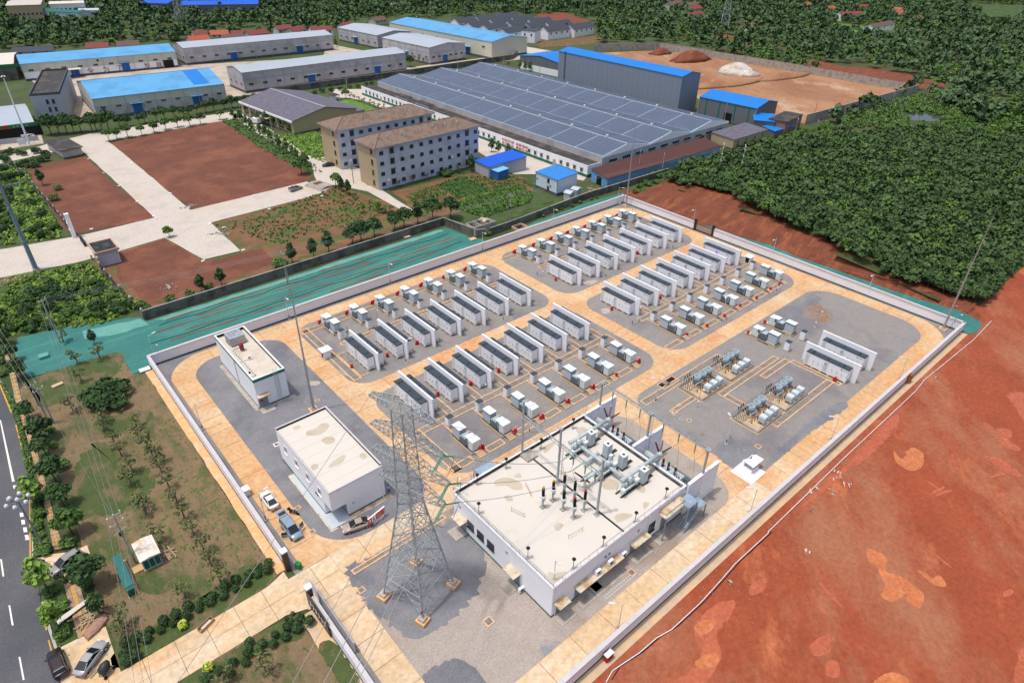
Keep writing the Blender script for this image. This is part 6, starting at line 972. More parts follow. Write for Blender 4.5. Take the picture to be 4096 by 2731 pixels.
for p, l in (((45.57,112.04), 'small white metering kiosk left of the rear left block'), ((157.65,79.90), 'small white metering kiosk beside the wall at the front right block')):
    T = thing('metering_kiosk', l, 'kiosk', p, 0, 'metering kiosks'); MB().box(-.8, .8, -.8, .8, .1, 1.9).build('body', 'paint_white', T); MB().box(-1.2, 1.2, -1.1, 1.1, 1.9, 2.05).build('roof', 'cab_top', T); MB().box(-.82, -.8, -.5, .5, .2, 1.7).build('door', 'sign_red' if p[0] < 60 else 'glass', T); MB().box(-1.1, 1.1, -1.1, 1.1, 0, .1).build('base', 'concrete', T)
# hoses and rubbish on the red field
hp = [(38.81,25.02), (40.61,25.51), (45.07,24.86), (48.36,24.74), (51.00,24.20), (57.43,24.12), (62.73,24.42), (66.89,24.72), (75.77,24.62), (76.04,24.78), (102.41,25.03), (122.14,24.95), (132.21,24.96), (137.72,25.36), (163.16,24.42), (175.90,24.72)]
o = MB().path([(p[0], p[1], .12) for p in hp], .055, 5).build('white_hose', 'paint_white'); tag(o, 'long white hose lying across the red field along the wall', 'hose')
o = MB().path([(p[0] + .9 + .3 * math.sin(i * 2), p[1] - .2, .03) for i, p in enumerate(hp[:9])], .06, 5).build('black_cable', 'black'); tag(o, 'thin black cable lying beside the white hose', 'cable')
rr = random.Random(21)
for k, (p, l) in enumerate((((95.37,22.01), 'largest heap of white plastic scraps on the red field'), ((92.05,22.12), 'second heap of white plastic scraps below the largest one'), ((97.02,23.90), 'small white scrap above the largest plastic heap'), ((91.19,24.82), 'white scrap lying beside the white hose'), ((89.15,24.54), 'white scrap lying beside the field wall and hose'), ((85.51,22.41), 'white plastic strips at the lower end of the scrap trail'), ((77.27,18.93), 'white scraps lying alone in the tracked part of the field'), ((140.97,23.70), 'white scrap on the wet strip near the upper hose'), ((63.82,23.27), 'white scrap on the red field nearest the wall lamp'))):
    T = thing('plastic_scrap', l, 'rubbish', p, rr.uniform(0, 3), 'plastic rubbish on the red field')
    for i in range(12 if k < 2 else 6): a, d = rr.uniform(0, 6.3), rr.uniform(0, 1.6 if k < 2 else .6); q = MB(); x, y, s = d * math.cos(a), d * math.sin(a), rr.uniform(.12, .5); q.add([(x, y, .02), (x + s, y + .1 * s, .06), (x + s * .8, y + s * .6, rr.uniform(.05, .4)), (x - .1, y + s * .5, .05)], [(0, 1, 2), (0, 2, 3)]); q.build('scrap', 'roof_cream', T)
st = MB(); 
for k in range(900):
    t = rr.random() * 1.9; x, y = rr.uniform(22, 165), 25.8 - abs(rr.gauss(0, 5)); s = rr.uniform(.05, .16); st.add([(x, y, -.06), (x + s, y, -.06), (x + s / 2, y + s, -.06), (x + s / 2, y + s / 2, s * .7)], [(0, 1, 3), (1, 2, 3), (2, 0, 3)])
tag(st.build('loose_stones', 'concrete'), 'loose stones scattered along the foot of the field wall', 'stones', kind='stuff')
# ---------------------------------------------------------------- people
def person(p, ang, label, shirt, trouser, stride=.25):
    v = [(0, 0, .95), (0, 0, 1.2), (0, 0, 1.42), (.02, 0, 1.52), (.03, 0, 1.66), (.03, 0, 1.76), (0, .1, .92), (stride * .5, .11, .5), (stride * .6, .11, .08), (stride * .6 + .14, .11, .04), (0, -.1, .92), (-stride * .2, -.11, .5), (-stride * .9, -.11, .1), (-stride * .9 + .14, -.11, .04), (0, .19, 1.4), (-.06, .24, 1.14), (.06, .24, .9), (0, -.19, 1.4), (.08, -.24, 1.14), (.18, -.22, .92)]
    r = [.15, .15, .15, .06, .1, .07, .1, .07, .045, .035, .1, .07, .045, .035, .07, .05, .035, .07, .05, .035]
    e = [(0, 1), (1, 2), (2, 3), (3, 4), (4, 5), (0, 6), (6, 7), (7, 8), (8, 9), (0, 10), (10, 11), (11, 12), (12, 13), (2, 14), (14, 15), (15, 16), (2, 17), (17, 18), (18, 19)]
    me = D.meshes.new('person'); me.from_pydata(v, e, []); o = D.objects.new('person', me); COL.objects.link(o); md = o.modifiers.new('skin', 'SKIN')
    for i, q in enumerate(r): me.skin_vertices[0].data[i].radius = (q, q)
    me.skin_vertices[0].data[0].use_root = True; o.modifiers.new('sub', 'SUBSURF').levels = 1
    dg = bpy.context.evaluated_depsgraph_get(); nm2 = D.meshes.new_from_object(o.evaluated_get(dg)); o.modifiers.clear(); o.data = nm2; nm2.materials.clear()
    for m in ('skin_tone', shirt, trouser, 'black', 'paint_white'): nm2.materials.append(MATS[m])
    for f in nm2.polygons:
        c = f.center; f.material_index = 0; f.use_smooth = True
        if c.z < .1: f.material_index = 4
        elif c.z < .95 and abs(c.y) < .2: f.material_index = 2
        elif c.z < 1.47 and c.z > (1.1 if abs(c.y) > .19 else .95): f.material_index = 1
        elif c.z > 1.72 or (c.z > 1.6 and c.x < .0): f.material_index = 3
    o.location = (*p, 0); o.rotation_euler = (0, 0, math.radians(ang)); tag(o, label, 'person')
    MB().loft([[(.02 + q * math.cos(a), q * math.sin(a), z) for a in [k * math.pi / 5 for k in range(10)]] for q, z in ((.1, 1.7), (.115, 1.76), (.09, 1.82), (.03, 1.85))]).build('hair', 'black', o, True)
mat('skin_tone', C('b98a6a')); mat('jeans', C('4b6078')); mat('shirt_white', C('d9dde4')); mat('shirt_blue', C('a9b9d0'))
person((53.45,117.14), 250, 'person in a white shirt and blue jeans walking between the skids and containers', 'shirt_white', 'jeans'); person((35.04,69.77), 40, 'person in a pale blue shirt standing beside the control building', 'shirt_blue', 'black', .08)
# ---------------------------------------------------------------- poles and wires beside the lawn
def upole(p, h, label, arms=1, a=0, tr=False, group='concrete power poles'):
    T = thing('power_pole', label, 'power pole', p, math.radians(a), group); MB().tube((0, 0, 0), (0, 0, h), .17, 8, .11).build('pole', 'concrete', T)
    for k in range(arms):
        z = h - .35 - 1.5 * k; MB().bar((-1.0, 0, z), (1.0, 0, z), .1).build('crossarm', 'steel', T)
        for x in (-.9, 0, .9): q = MB(); q.tube((x, 0, z), (x, 0, z + .32), .08, 7); q.tube((x, 0, z + .32), (x, 0, z + .42), .12, 7, .05); q.build('insulator', 'cab_top', T)
    if tr: MB().box(-.25, .25, .15, .5, h - 4.4, h - 3.6).build('switch_box', 'dark_metal', T); MB().bar((-.9, .1, h - 3.4), (.9, .1, h - 3.4), .1).build('crossarm', 'steel', T)
    return T
upole((-.6, 81.6), 10.2, 'power pole with several crossarms beside the green kiosk', 2, 20, True); upole((-3.9, 124.9), 8.8, 'leaning roadside power pole at the top of the lawn', 1, 30); upole((-3.2, 124.2), 8.0, 'thinner twin pole beside the leaning roadside power pole', 1, 30); upole((3.4, 153.8), 10.8, 'power pole standing in the netting left of the station', 1, 40)
upole((53.4, 148.1), 8.8, 'power pole in the middle of the netting strip', 1, 90); upole((121.9, 140.3), 10.2, 'power pole against the concrete wall by the crop field', 1, 80, True)
def wires(a, b, za, zb, lab, grp, ax=(-.9, 0, .9), dirn=(1, 0), r=.02, s=.6):
    for k, x in enumerate(ax):
        o = MB().path(sag((a[0] + dirn[0] * x, a[1] + dirn[1] * x, za), (b[0] + dirn[0] * x, b[1] + dirn[1] * x, zb), s), r, 3).build('overhead_wire', 'wire'); tag(o, (('left', 'middle', 'right')[k] if len(ax) == 3 else 'single') + ' ' + lab, 'overhead wire', grp)
wires((3.4, 153.8), (-.6, 81.6), 10.9, 10.2, 'wire over the lawn from the netting pole to the kiosk pole', 'overhead wires beside the lawn', dirn=(.8, .6), r=.028); wires((-.6, 81.6), (-6, 44), 10.2, 9, 'wire from the kiosk pole towards the bottom of the view', 'overhead wires beside the lawn', dirn=(.94, .3), r=.028); wires((-3.9, 124.9), (-7.5, 168), 8.7, 9, 'wire from the leaning roadside pole up the road', 'overhead wires beside the lawn', dirn=(.87, .5)); wires((-3.6, 124.5), (-.6, 81.6), 8.6, 9.0, 'thin wire from the leaning pole to the kiosk pole', 'overhead wires beside the lawn', (0,))
wires((3.4, 153.8), (53.4, 148.1), 10.9, 8.9, 'wire along the netting from the left pole to the middle pole', 'overhead wires along the netting', dirn=(.1, 1)); wires((53.4, 148.1), (121.9, 140.3), 8.9, 10, 'wire along the netting from the middle pole to the crop field pole', 'overhead wires along the netting', dirn=(.1, 1)); wires((121.9, 140.3), (214, 128), 10, 10.5, 'wire from the crop field pole towards the wood', 'overhead wires along the netting', dirn=(.1, 1))
T = thing('globe_lamp', 'tall street lamp with a cluster of white globes beside the road', 'street lamp', (-10.1, 92.7)); MB().tube((0, 0, 0), (0, 0, 1.2), .22, 10, .16).build('base_sleeve', 'dark_metal', T); MB().tube((0, 0, 1.2), (0, 0, 10.2), .15, 10, .11).build('pole', 'door_grey', T); mat('globe', C('d3d5dd'), rough=.3, var=.02)
for k, (a, r, z) in enumerate([(q * 60 + 10, 1.35, 10.2) for q in range(6)] + [(q * 120 + 40, .7, 10.9) for q in range(3)]):
    x, y = r * math.cos(math.radians(a)), r * math.sin(math.radians(a)); MB().path([(0, 0, 9.7), (x * .7, y * .7, z - .5), (x, y, z - .25)], .05, 6).build('arm', 'door_grey', T); MB().ball((x, y, z + .1), .3, 10, 8, 1.25).build('globe', 'globe', T, True); MB().tube((x, y, z - .3), (x, y, z - .15), .14, 8).build('lamp_cup', 'door_grey', T)
T = thing('steel_pole', 'large tapering grey steel line pole beside the estate road', 'power pole', (5.9, 196.8)); 
for z0, z1, r0, r1 in ((0, 8, .62, .52), (8, 17, .5, .4), (17, 34, .38, .24)): MB().tube((0, 0, z0), (0, 0, z1), r0, 12, r1).build('pole_section', mat('pole_blue', C('7d8f98'), rough=.5, var=.06) if z0 == 0 else 'pole_blue', T); MB().tube((0, 0, z1 - .15), (0, 0, z1 + .15), r0 * 1.05, 12).build('flange', 'pole_blue', T)
MB().bar((0, 0, 22.5), (4.2, -.8, 22.8), .22).build('crossarm', 'pole_blue', T); insul(T, (4.1, -.8, 22.7), (3.2, -2.2, 21.6)); insul(T, (4.1, -.8, 22.7), (4.3, -1.2, 20.9)); MB().box(-.8, .8, -.8, .8, -.05, .3).build('base', 'concrete', T)
# ---------------------------------------------------------------- estate fence, gatehouse, concrete wall
T = thing('estate_fence', 'dark railing fence with concrete posts along the brown plots', 'fence', (0, 0)); FP = [(15.2, 300), (16.8, 261.6), (17.9, 232), (18.2, 215)], [(18.9, 185.5), (19.3, 172.7), (20.4, 153.5)]
for L in FP:
    n = int(sum(math.hypot(b[0] - a[0], b[1] - a[1]) for a, b in zip(L, L[1:])) / 6.4); prev = None
    for i in range(n + 1):
        x, y = lerp(L, i / n); o = MB().box(x - .25, x + .25, y - .25, y + .25, 0, 2.3).build('fence_post', 'concrete', T); MB().ball((x, y, 2.45), .2, 7, 5).build('post_ball', 'cab_top', o)
        if prev: q = MB(); (u, v) = prev; [q.tube((u + (x - u) * k / 14, v + (y - v) * k / 14, .3), (u + (x - u) * k / 14, v + (y - v) * k / 14, 2.0), .02, 3, cap=False) for k in range(1, 14)]; [q.bar((u, v, z), (x, y, z), .05) for z in (.4, 1.9)]; q.build('railing', 'dark_metal', T); q = MB(); q.obox((x + u) / 2, (y + v) / 2, 0, .35, math.hypot(x - u, y - v) - .5, .2, math.atan2(y - v, x - u)); q.build('fence_base', 'concrete_dark', T)
        prev = (x, y)
T = thing('gatehouse', 'tiled white gatehouse with a dark flat roof at the estate entrance', 'building', (18.9, 187.6)); MB().box(.4, 5.4, 0, 7.2, 0, 3.7).build('wall', mat('tile_white', C('c3c3cb'), var=.05, scale=1.5), T); mat('pinkish', C('b89888'), var=.05)
q = MB()
for z in (.8, 1.6, 2.4, 3.2): q.box(.4, 5.4, -.012, 0, z, z + .03)
for i in range(7): q.box(.4 + .72 * i, .43 + .72 * i, -.0125, -.0005, 0, 3.7)
q.build('tile_joint', 'door_grey', T); pp = MB()
for r in ((0, 5.8, -.4, -.1), (0, 5.8, 7.3, 7.6), (0, .3, -.1, 7.3), (5.5, 5.8, -.1, 7.3)): pp.box(*r, 3.7, 4.3)
pp.build('parapet', 'pinkish', T); MB().box(.3, 5.5, -.1, 7.3, 3.7, 3.8).build('roof', 'bitumen', T); window(T, .4, 3, 1.2, 2, 1.4, 'x-', 'dark_metal'); MB().box(-.1, .38, -1.4, -.1, 0, 3.4).build('wing_wall', 'pinkish', T); [MB().box(.9 + .9 * i, 1.0 + .9 * i, 0, 7.2, 3.8, 3.84).build('roof_rib', 'dark_metal', T) for i in range(5)]
T = thing('gate_pylon', 'tall white gate pylon opposite the gatehouse', 'gate pillar', (18.2, 213.0)); MB().box(-.5, .5, -.5, .5, 0, 7.0).build('shaft', 'paint_white', T); MB().box(-.55, .55, -.55, .55, 7.0, 7.2).build('cap', 'paint_white', T); MB().box(-.3, .3, .5, 4.6, .8, 1.2).build('lower_beam', 'paint_white', T); MB().box(-.3, .3, .5, 4.6, 3.0, 3.4).build('upper_beam', 'paint_white', T)
T = thing('folding_gate', 'dark folding gate bunched up beside the white pylon', 'gate', (19.2, 204)); [MB().box(-.3, .3, .35 * i, .35 * i + .2, .05, 1.4).build('gate_section', 'dark_metal', T) for i in range(16)]
o = MB().box(-.2, .2, -.2, .2, .2, 1.2).build('barrier_post', 'cap_yellow'); o.location = (18.6, 194.3, 0); tag(o, 'yellow barrier post beside the gatehouse', 'post'); MB().box(-.25, .25, -.25, .25, 0, .2).build('base', 'concrete', o)
def cwall(label, P, h=2.3, step=5.6, m='concrete_dark'):
    T = thing('concrete_wall', label, 'wall', (0, 0), 0, 'grey concrete boundary walls')
    for a, b in zip(P, P[1:]):
        L = math.hypot(b[0] - a[0], b[1] - a[1]); an = math.atan2(b[1] - a[1], b[0] - a[0]); n = max(1, round(L / step))
        for i in range(n):
            t = (i + .5) / n; MB().obox(a[0] + (b[0] - a[0]) * t, a[1] + (b[1] - a[1]) * t, -.1, h, L / n - .02, .22, an).build('wall_panel', m, T)
            t = i / n; MB().obox(a[0] + (b[0] - a[0]) * t, a[1] + (b[1] - a[1]) * t, -.1, h + .06, .42, .4, an).build('pillar', m, T)
        MB().obox((a[0] + b[0]) / 2, (a[1] + b[1]) / 2, h + .003, h + .08, L, .3, an).build('coping', 'concrete', T)
    return T
cwall('grey concrete wall between the netting and the brown plots', [(20.4, 152.4), (46.9, 152.9), (72.7, 153.6), (106.8, 154.2), (109.2, 140.6), (111.5, 139.5)]); cwall('grey concrete wall between the crop field and the netting', [(113, 139.3), (121.6, 139.4), (157.1, 142.0), (200, 140.6)], 2.2); cwall('high grey wall round the earth pit', [(372.58,340.68), (415.44,316.56), (418.93,295.87), (422.14,232.21), (422.14,232.21), (423.02,140.12), (309.16,145.20)], 4.2, 9, 'concrete')
T = thing('ruined_shed', 'roofless grey block shed against the concrete wall', 'ruin', (108.5, 140.8)); [MB().box(*q).build('wall', 'concrete', T) for q in ((.4, 8.5, .3, .55, 0, 2.9), (.4, 8.5, 5, 5.25, 0, 2.4), (.4, .65, .55, 5, 0, 2.6), (3, 3.25, .55, 5, 0, 2.8), (6, 6.25, .55, 5, 0, 2.3), (8.25, 8.5, .55, 5, 0, 2.5))]
T = thing('garden_hut', 'tiny tile roofed hut beside the roofless shed', 'hut', (116.04,145.77)); MB().box(-1.2, 1.2, -1, 1, 0, 1.8).build('wall', 'paint_white', T); MB().loft([[(-1.5, y, 1.8), (1.5, y, 1.8), (0, y, 2.4)] for y in (-1.3, 1.3)]).build('roof', 'awning', T)
for p, l in (((92.96,153.60), 'pale slab lying at the foot of the concrete wall'), ((107.14,140.06), 'pale slab lying on the netting near the wall corner')):
    o = MB().box(-1, 1, -.8, .8, 0, .25).build('concrete_slab', 'concrete_tan'); o.location = (*p, 0); tag(o, l, 'slab')
T = thing('brick_pit', 'open square brick pit beside the netting', 'pit', (123.22,137.34)); [MB().box(*q).build('wall', 'concrete_tan', T) for q in ((-2, 2, -1.6, -1.35, 0, .8), (-2, 2, 1.35, 1.6, 0, .8), (-2, -1.75, -1.35, 1.35, 0, .8), (1.75, 2, -1.35, 1.35, 0, .8))]; MB().box(-1.74, 1.74, -1.34, 1.34, 0, .1).build('pit_floor', 'black', T)
T = thing('loading_ramp', 'striped grey ramp at the end of the white estate road', 'ramp', (92.67,209.03), .25); [MB().box(-3.2 + .5 * i, -2.75 + .5 * i, -4.5, 3.5, 0, .25 + .09 * min(i, 12 - i)).build('ramp_step', 'concrete', T) for i in range(13)]; MB().box(-1, 1.6, -.5, 1.6, .8, .85).build('ramp_bed', 'red_bank', T)
kr = MB(); rk = random.Random(12)
for k, p in enumerate(((38.71,267.62), (39.30,250.10), (39.90,231.17), (40.30,213.09), (40.38,215.06), (50.05,250.55), (50.45,232.27), (50.98,215.69), (51.66,198.78), (71.50,213.36), (52.30,174.43), (41.25,174.47), (23.24,216.14), (38.20,288.37), (48.81,289.78), (49.33,273.40), (38.91,267.67), (70.48,198.84), (88.86,199.06), (53.84,193.28))):
    o = MB().box(-.45, .45, -.25, .25, -.05, .22).build('marker_block', 'paint_white'); o.location = (*p, 0); o.rotation_euler = (0, 0, rk.uniform(-.3, .3)); tag(o, 'white marker block beside the estate roads, %s of the scattered row' % ORD[k], 'marker block', 'white marker blocks beside the estate roads')
rub = MB()
for k in range(260):
    cx, cy = rk.choice([(51.29,216.65), (52.11,188.20), (51.43,190.79), (29.24,165.33), (165.07,148.09), (165.10,145.96), (179.83,32.26), (177.99,34.48), (108.41,199.58)]); x, y, s = cx + rk.gauss(0, 1.2), cy + rk.gauss(0, .9), rk.uniform(.1, .5); rub.obox(x, y, -.05, s * .6, s * 1.3, s * .7, rk.uniform(0, 3))
tag(rub.build('rubble', 'concrete'), 'broken concrete rubble lying in small heaps round the plots', 'rubble', kind='stuff')

# ---------------------------------------------------------------- industrial estate and village
mat('roof_blue', C('5a9cc8'), rough=.5, var=.05, scale=.15, col2=C('4f90be'), s2=.1, lo=.5, hi=.6); mat('roof_bright', C('1c76c6'), rough=.45, var=.04, scale=.2); mat('roof_grey', C('a4adb6'), rough=.5, var=.04, scale=.1); mat('wall_cream', C('c2c1b4'), var=.04, scale=.2); mat('wall_pale', C('b7b3b4'), var=.05, scale=.2, col2=C('a6a0a0'), s2=.15); mat('wall_grey', C('a9adb6'), var=.03); mat('wall_dado', C('55595f'), var=.1); mat('door_blue', C('2f66a8'), rough=.5, var=.06)
mat('clad_grey', C('7f8a98'), rough=.5, var=.02, scale=.3); mat('clad_dark', C('6d7076'), rough=.5, var=.03); mat('roof_tile', C('7d6a5c'), var=.14, scale=1.2, col2=C('6a5a50'), s2=.4, fine=1.5); mat('roof_old', C('626678'), var=.15, scale=.9, col2=C('63514e'), s2=.8, lo=.46, hi=.6); mat('wall_tan', C('b3a07e'), var=.04, scale=.4); mat('wall_apart', C('c3c8d4'), var=.05, scale=.4, col2=C('b2b7c2'), s2=.2); mat('roof_rust', C('53332c'), var=.12, scale=.6, rough=.6); mat('blue_clad', C('6f9fc6'), rough=.5, var=.12, scale=.6); mat('roof_dark', C('3e3b3a'), var=.2, scale=.4, col2=C('55504c'), s2=.2); mat('teal_band', C('1f6a5c'), var=.08)
mat('roof_village_red', C('7a3f3a'), var=.18, scale=.8); mat('roof_village_orange', C('a0553c'), var=.18, scale=.8); mat('roof_village_brown', C('655049'), var=.18, scale=.8); mat('roof_village_slate', C('3f454e'), var=.1, scale=.8); mat('wall_village', C('b9b5ab'), var=.08, scale=.5); mat('pv', C('5c6578'), rough=.35, var=.08, scale=.2, spec=.5); mat('pv_frame', C('9dbccb'), rough=.5); mat('brick', C('8c6f5e'), var=.2, scale=.5)
def text(parent, s, size, mt, loc, rot, depth=.02):
    c = D.curves.new('lettering', 'FONT'); c.body = s; c.size = size; c.extrude = depth; c.space_character = 1.0
    o = D.objects.new('lettering', c); COL.objects.link(o); dg = bpy.context.evaluated_depsgraph_get(); me = D.meshes.new_from_object(o.evaluated_get(dg)); D.objects.remove(o)
    me.materials.clear(); me.materials.append(MATS[mt]); q = link('lettering', me, parent); q.location = loc; q.rotation_euler = rot; return q
def shed(label, A, B, W, he, hr, wall, roof, name='warehouse', cat='warehouse', dado=1.0, ridge='x', over=.25, wins=0, win=(2.2, 1.0, 4.2), doors=(), group=None, band=None, bays=0, ridge_cap=None, flat_=False, low=None, side=0):
    """A,B front corners seen from the camera (left, right); W depth; local x along the front, y away"""
    L = math.hypot(B[0] - A[0], B[1] - A[1]); T = thing(name, label, cat, A, math.atan2(B[1] - A[1], B[0] - A[0]), group)
    if flat_: MB().box(0, L, 0, W, 0, he).build('wall', wall, T); MB().box(-over, L + over, -over, W + over, he, he + .25).build('roof', roof, T)
    else:
        if ridge == 'x': g = [(0, 0, 0), (0, 0, he), (0, W / 2, hr), (0, W, he), (0, W, 0)]; r2 = [(L, y, z) for _, y, z in g]; MB().loft([g, r2]).build('wall', wall, T)
        elif ridge == 'mono': MB().loft([[(x, 0, 0), (x, 0, he), (x, W, hr), (x, W, 0)] for x in (0, L)]).build('wall', wall, T)
        else: MB().loft([[(0, y, 0), (0, y, he), (L / 2, y, hr), (L, y, he), (L, y, 0)] for y in (0, W)]).build('wall', wall, T)
        t = .14
        def slope(P, q='roof'): MB().add(P + [(x, y, z + t) for x, y, z in P], [(3, 2, 1, 0), (4, 5, 6, 7), (0, 1, 5, 4), (1, 2, 6, 5), (2, 3, 7, 6), (3, 0, 4, 7)]).build(q, roof, T)
        o = over; s = (hr - he) / (W / 2) if ridge == 'x' else (hr - he) / (L / 2)
        if ridge == 'x': slope([(-o, -o, he - o * s + .02), (L + o, -o, he - o * s + .02), (L + o, W / 2, hr + .02), (-o, W / 2, hr + .02)]); slope([(-o, W / 2, hr + .021), (L + o, W / 2, hr + .021), (L + o, W + o, he - o * s + .02), (-o, W + o, he - o * s + .02)])
        elif ridge == 'mono': slope([(-o, -o, he + .02), (L + o, -o, he + .02), (L + o, W + o, hr + .02), (-o, W + o, hr + .02)])
        else: slope([(-o, -o, he - o * s + .02), (L / 2, -o, hr + .02), (L / 2, W + o, hr + .02), (-o, W + o, he - o * s + .02)]); slope([(L / 2, -o, hr + .021), (L + o, -o, he - o * s + .02), (L + o, W + o, he - o * s + .02), (L / 2, W + o, hr + .021)])
        if ridge_cap: (MB().box(-o, L + o, W / 2 - .3, W / 2 + .3, hr + .15, hr + .25) if ridge == 'x' else MB().box(L / 2 - .3, L / 2 + .3, -o, W + o, hr + .15, hr + .25)).build('ridge_cap', ridge_cap, T)
    if dado: MB().box(-.03, L + .03, -.03, W + .03, -.1, dado).build('dado', 'wall_dado', T)
    if low: MB().box(-.02, L + .02, -.02, W + .02, max(dado, 0), low[0]).build('lower_wall', low[1], T)
    if band: MB().box(-.05, L + .05, -.05, W + .05, band[0], band[0] + .2).build('trim_band', band[1], T)
    for i in range(wins):
        x = L * (i + .5) / wins
        if any(abs(x - d * L) < 2.6 for d in doors): continue
        window(T, x, -.03, win[2], win[0], win[1], 'y-', 'wall_grey', 'glass', .06, 2)
    for d in doors:
        door(T, d * L, -.04, 4.2, 4.6, 'y-', 'door_blue', .08); MB().box(d * L - 3, d * L + 3, -1.6, -.03, 5.0, 5.2).build('canopy', roof, T)
    for i in range(side):
        y = W * (i + .5) / side; window(T, -.03, y, win[2], win[0], win[1], 'x-', 'wall_grey', 'glass', .06, 2)
    for i in range(bays + 1 if bays else 0): MB().box(L * i / bays - .09, L * i / bays + .09, -.2, -.03, 0, he - .1).build('downpipe', 'wall_grey', T)
    return T
T = shed('large blue roofed warehouse with white lower walls, nearest of the estate sheds', (54.93,347.03), (111.73,343.42), 44, 8.7, 12.5, 'wall_cream', 'roof_blue', wins=9, doors=(.3, .76), bays=9, low=(5.0, 'wall_pale'), band=(5.0, 'blue_clad'), ridge_cap='roof_blue', side=5)
q = MB(); q.add([(44, 3, 8.98 + .17 * 3 * 1), (51, 3, 8.98 + .51), (51, 21.8, 12.5 + .2), (44, 21.8, 12.7)], [(0, 1, 2, 3)]); q.build('roof_sheet', 'roof_bright', T).location = (0, 0, .02)
T = shed('long cream warehouse with a blue roof and large red characters on its wall', (43.82,454.07), (121.16,446.87), 29, 8.5, 11, 'wall_cream', 'roof_blue', wins=10, win=(2.4, 1.0, 4.6), doors=(.64,), bays=10, low=(4.2, 'paint_white'), side=2)
mat('char_red', C('8a2f2c'))
for px, ch in ((470, '安'), (760, '全'), (900, '为'), (1025, '了'), (1292, '发'), (1415, '展')):
    x = (px - 215) / 1390 * 76; text(T, ch, 3.6, 'char_red', (x, -.08, .9), (math.pi / 2, 0, 0))
MB().box(9, 27, -5, -.05, 4.3, 4.5).build('canopy', 'roof_cream', T); MB().box(69.5, 75.5, -.06, -.03, .2, 4.4).build('dark_opening', 'black', T); MB().box(22, 26, -.1, -.04, 0, 4.2).build('door', 'door_blue', T); MB().tube((36.5, -.03, 7.2), (36.5, -.1, 7.2), .6, 12).build('emblem', 'dark_metal', T)
for lab, A, B, W, he, n, d in (('long grey warehouse behind, left of the grey pair', (126.88,449.32), (223.88,446.54), 22, 9.5, 13, (.3, .75)), ('long grey warehouse in front, along the estate boundary wall', (126.35,357.39), (225.83,358.36), 20.3, 10, 13, (.38, .8))):
    shed(lab, A, B, W, he, he + 1.8, 'wall_pale', 'roof_grey', wins=n, win=(2.4, 1.2, 3.4), doors=d, bays=9, dado=1.2, band=(6.4, 'blue_clad'), side=3); 
mat('wall_upper', C('a9b0ba'), var=.03)
T = shed('grey warehouse with faint red writing, left of the blue roofed cream hall', (245.92,479.68), (250.64,432.34), 29.5, 8.7, 10.5, 'wall_pale', 'roof_grey', wins=7, win=(2.2, 1.1, 3.2), doors=(.45,), bays=4, band=(5.8, 'blue_clad'))
T = shed('grey warehouse with red fire warning characters at its corner', (244.27,415.02), (247.90,365.09), 29.6, 9.9, 11.5, 'wall_pale', 'roof_grey', wins=7, win=(2.2, 1.1, 3.6), doors=(.5,), bays=4, band=(6.6, 'blue_clad'))
for i, ch in enumerate('严禁烟火'): text(T, ch, 2.2, 'char_red', (33.5 + 4.4 * i, -.08, 1.5), (math.pi / 2, 0, 0))
L_ = math.hypot(*[a - b for a, b in zip((244.27,415.02), (247.90,365.09))])
for i in range(6):
    if i != 2: window(T, L_ + .03, 3 + 4.7 * i, 3.6, 2.2, 1.1, 'x+', 'wall_grey', 'glass', .06, 2)
door(T, L_ + .03, 12.5, 4, 4.6, 'x+', 'door_blue'); MB().box(L_ + .03, L_ + 1.5, 9.8, 15.2, 5, 5.2).build('canopy', 'wall_pale', T)
shed('cream hall with a long pale blue roof behind the grey warehouses', (283.71,469.53), (291.07,356.36), 33, 10.5, 13, mat('wall_ivory', C('cfccbc'), var=.03), 'roof_blue', wins=7, win=(2.6, 1.2, 6.2), doors=(.79,), dado=1.2)
# solar factory
T = thing('solar_factory', 'large low factory whose three pitched roofs are covered with solar panels', 'factory', (180.0, 156.2)); LX, LY = 81, 158; bw = LX / 3
MB().box(0, LX, 0, LY, 0, 6.3).build('wall', 'wall_pale', T)
for y0, s in ((-.02, -1), (LY + .02, 1)):
    P = [(0, 6.3)] + [q for i in range(3) for q in ((bw * (i + .5), 8.8), (bw * (i + 1), 6.5))]; P = [(0, 6.2)] + [(x, z) for x, z in P[1:]] + [(LX, 6.2)]
    b = MB(); [b.add([(x0, y0 - .1 * (s < 0), 6.0), (x1, y0 - .1 * (s < 0), 6.0), (x1, y0, z1), (x0, y0, z0)], [(0, 1, 2, 3)]) for (x0, z0), (x1, z1) in zip(P, P[1:])]; b.build('gable', 'paint_white', T)
pvm = {}
def array(n, m, w, h):
    if (n, m) not in pvm:
        b = MB()
        for i in range(n):
            for j in range(m): b.box(w * i / n + .06, w * (i + 1) / n - .06, h * j / m + .06, h * (j + 1) / m - .06, .1, .16)
        pvm[(n, m)] = b.mesh('panel_array', 'pv')
    return pvm[(n, m)]
na = 11; sp = LY / na; sl_ = math.hypot(bw / 2, 2.3); an = math.atan2(2.3, bw / 2)
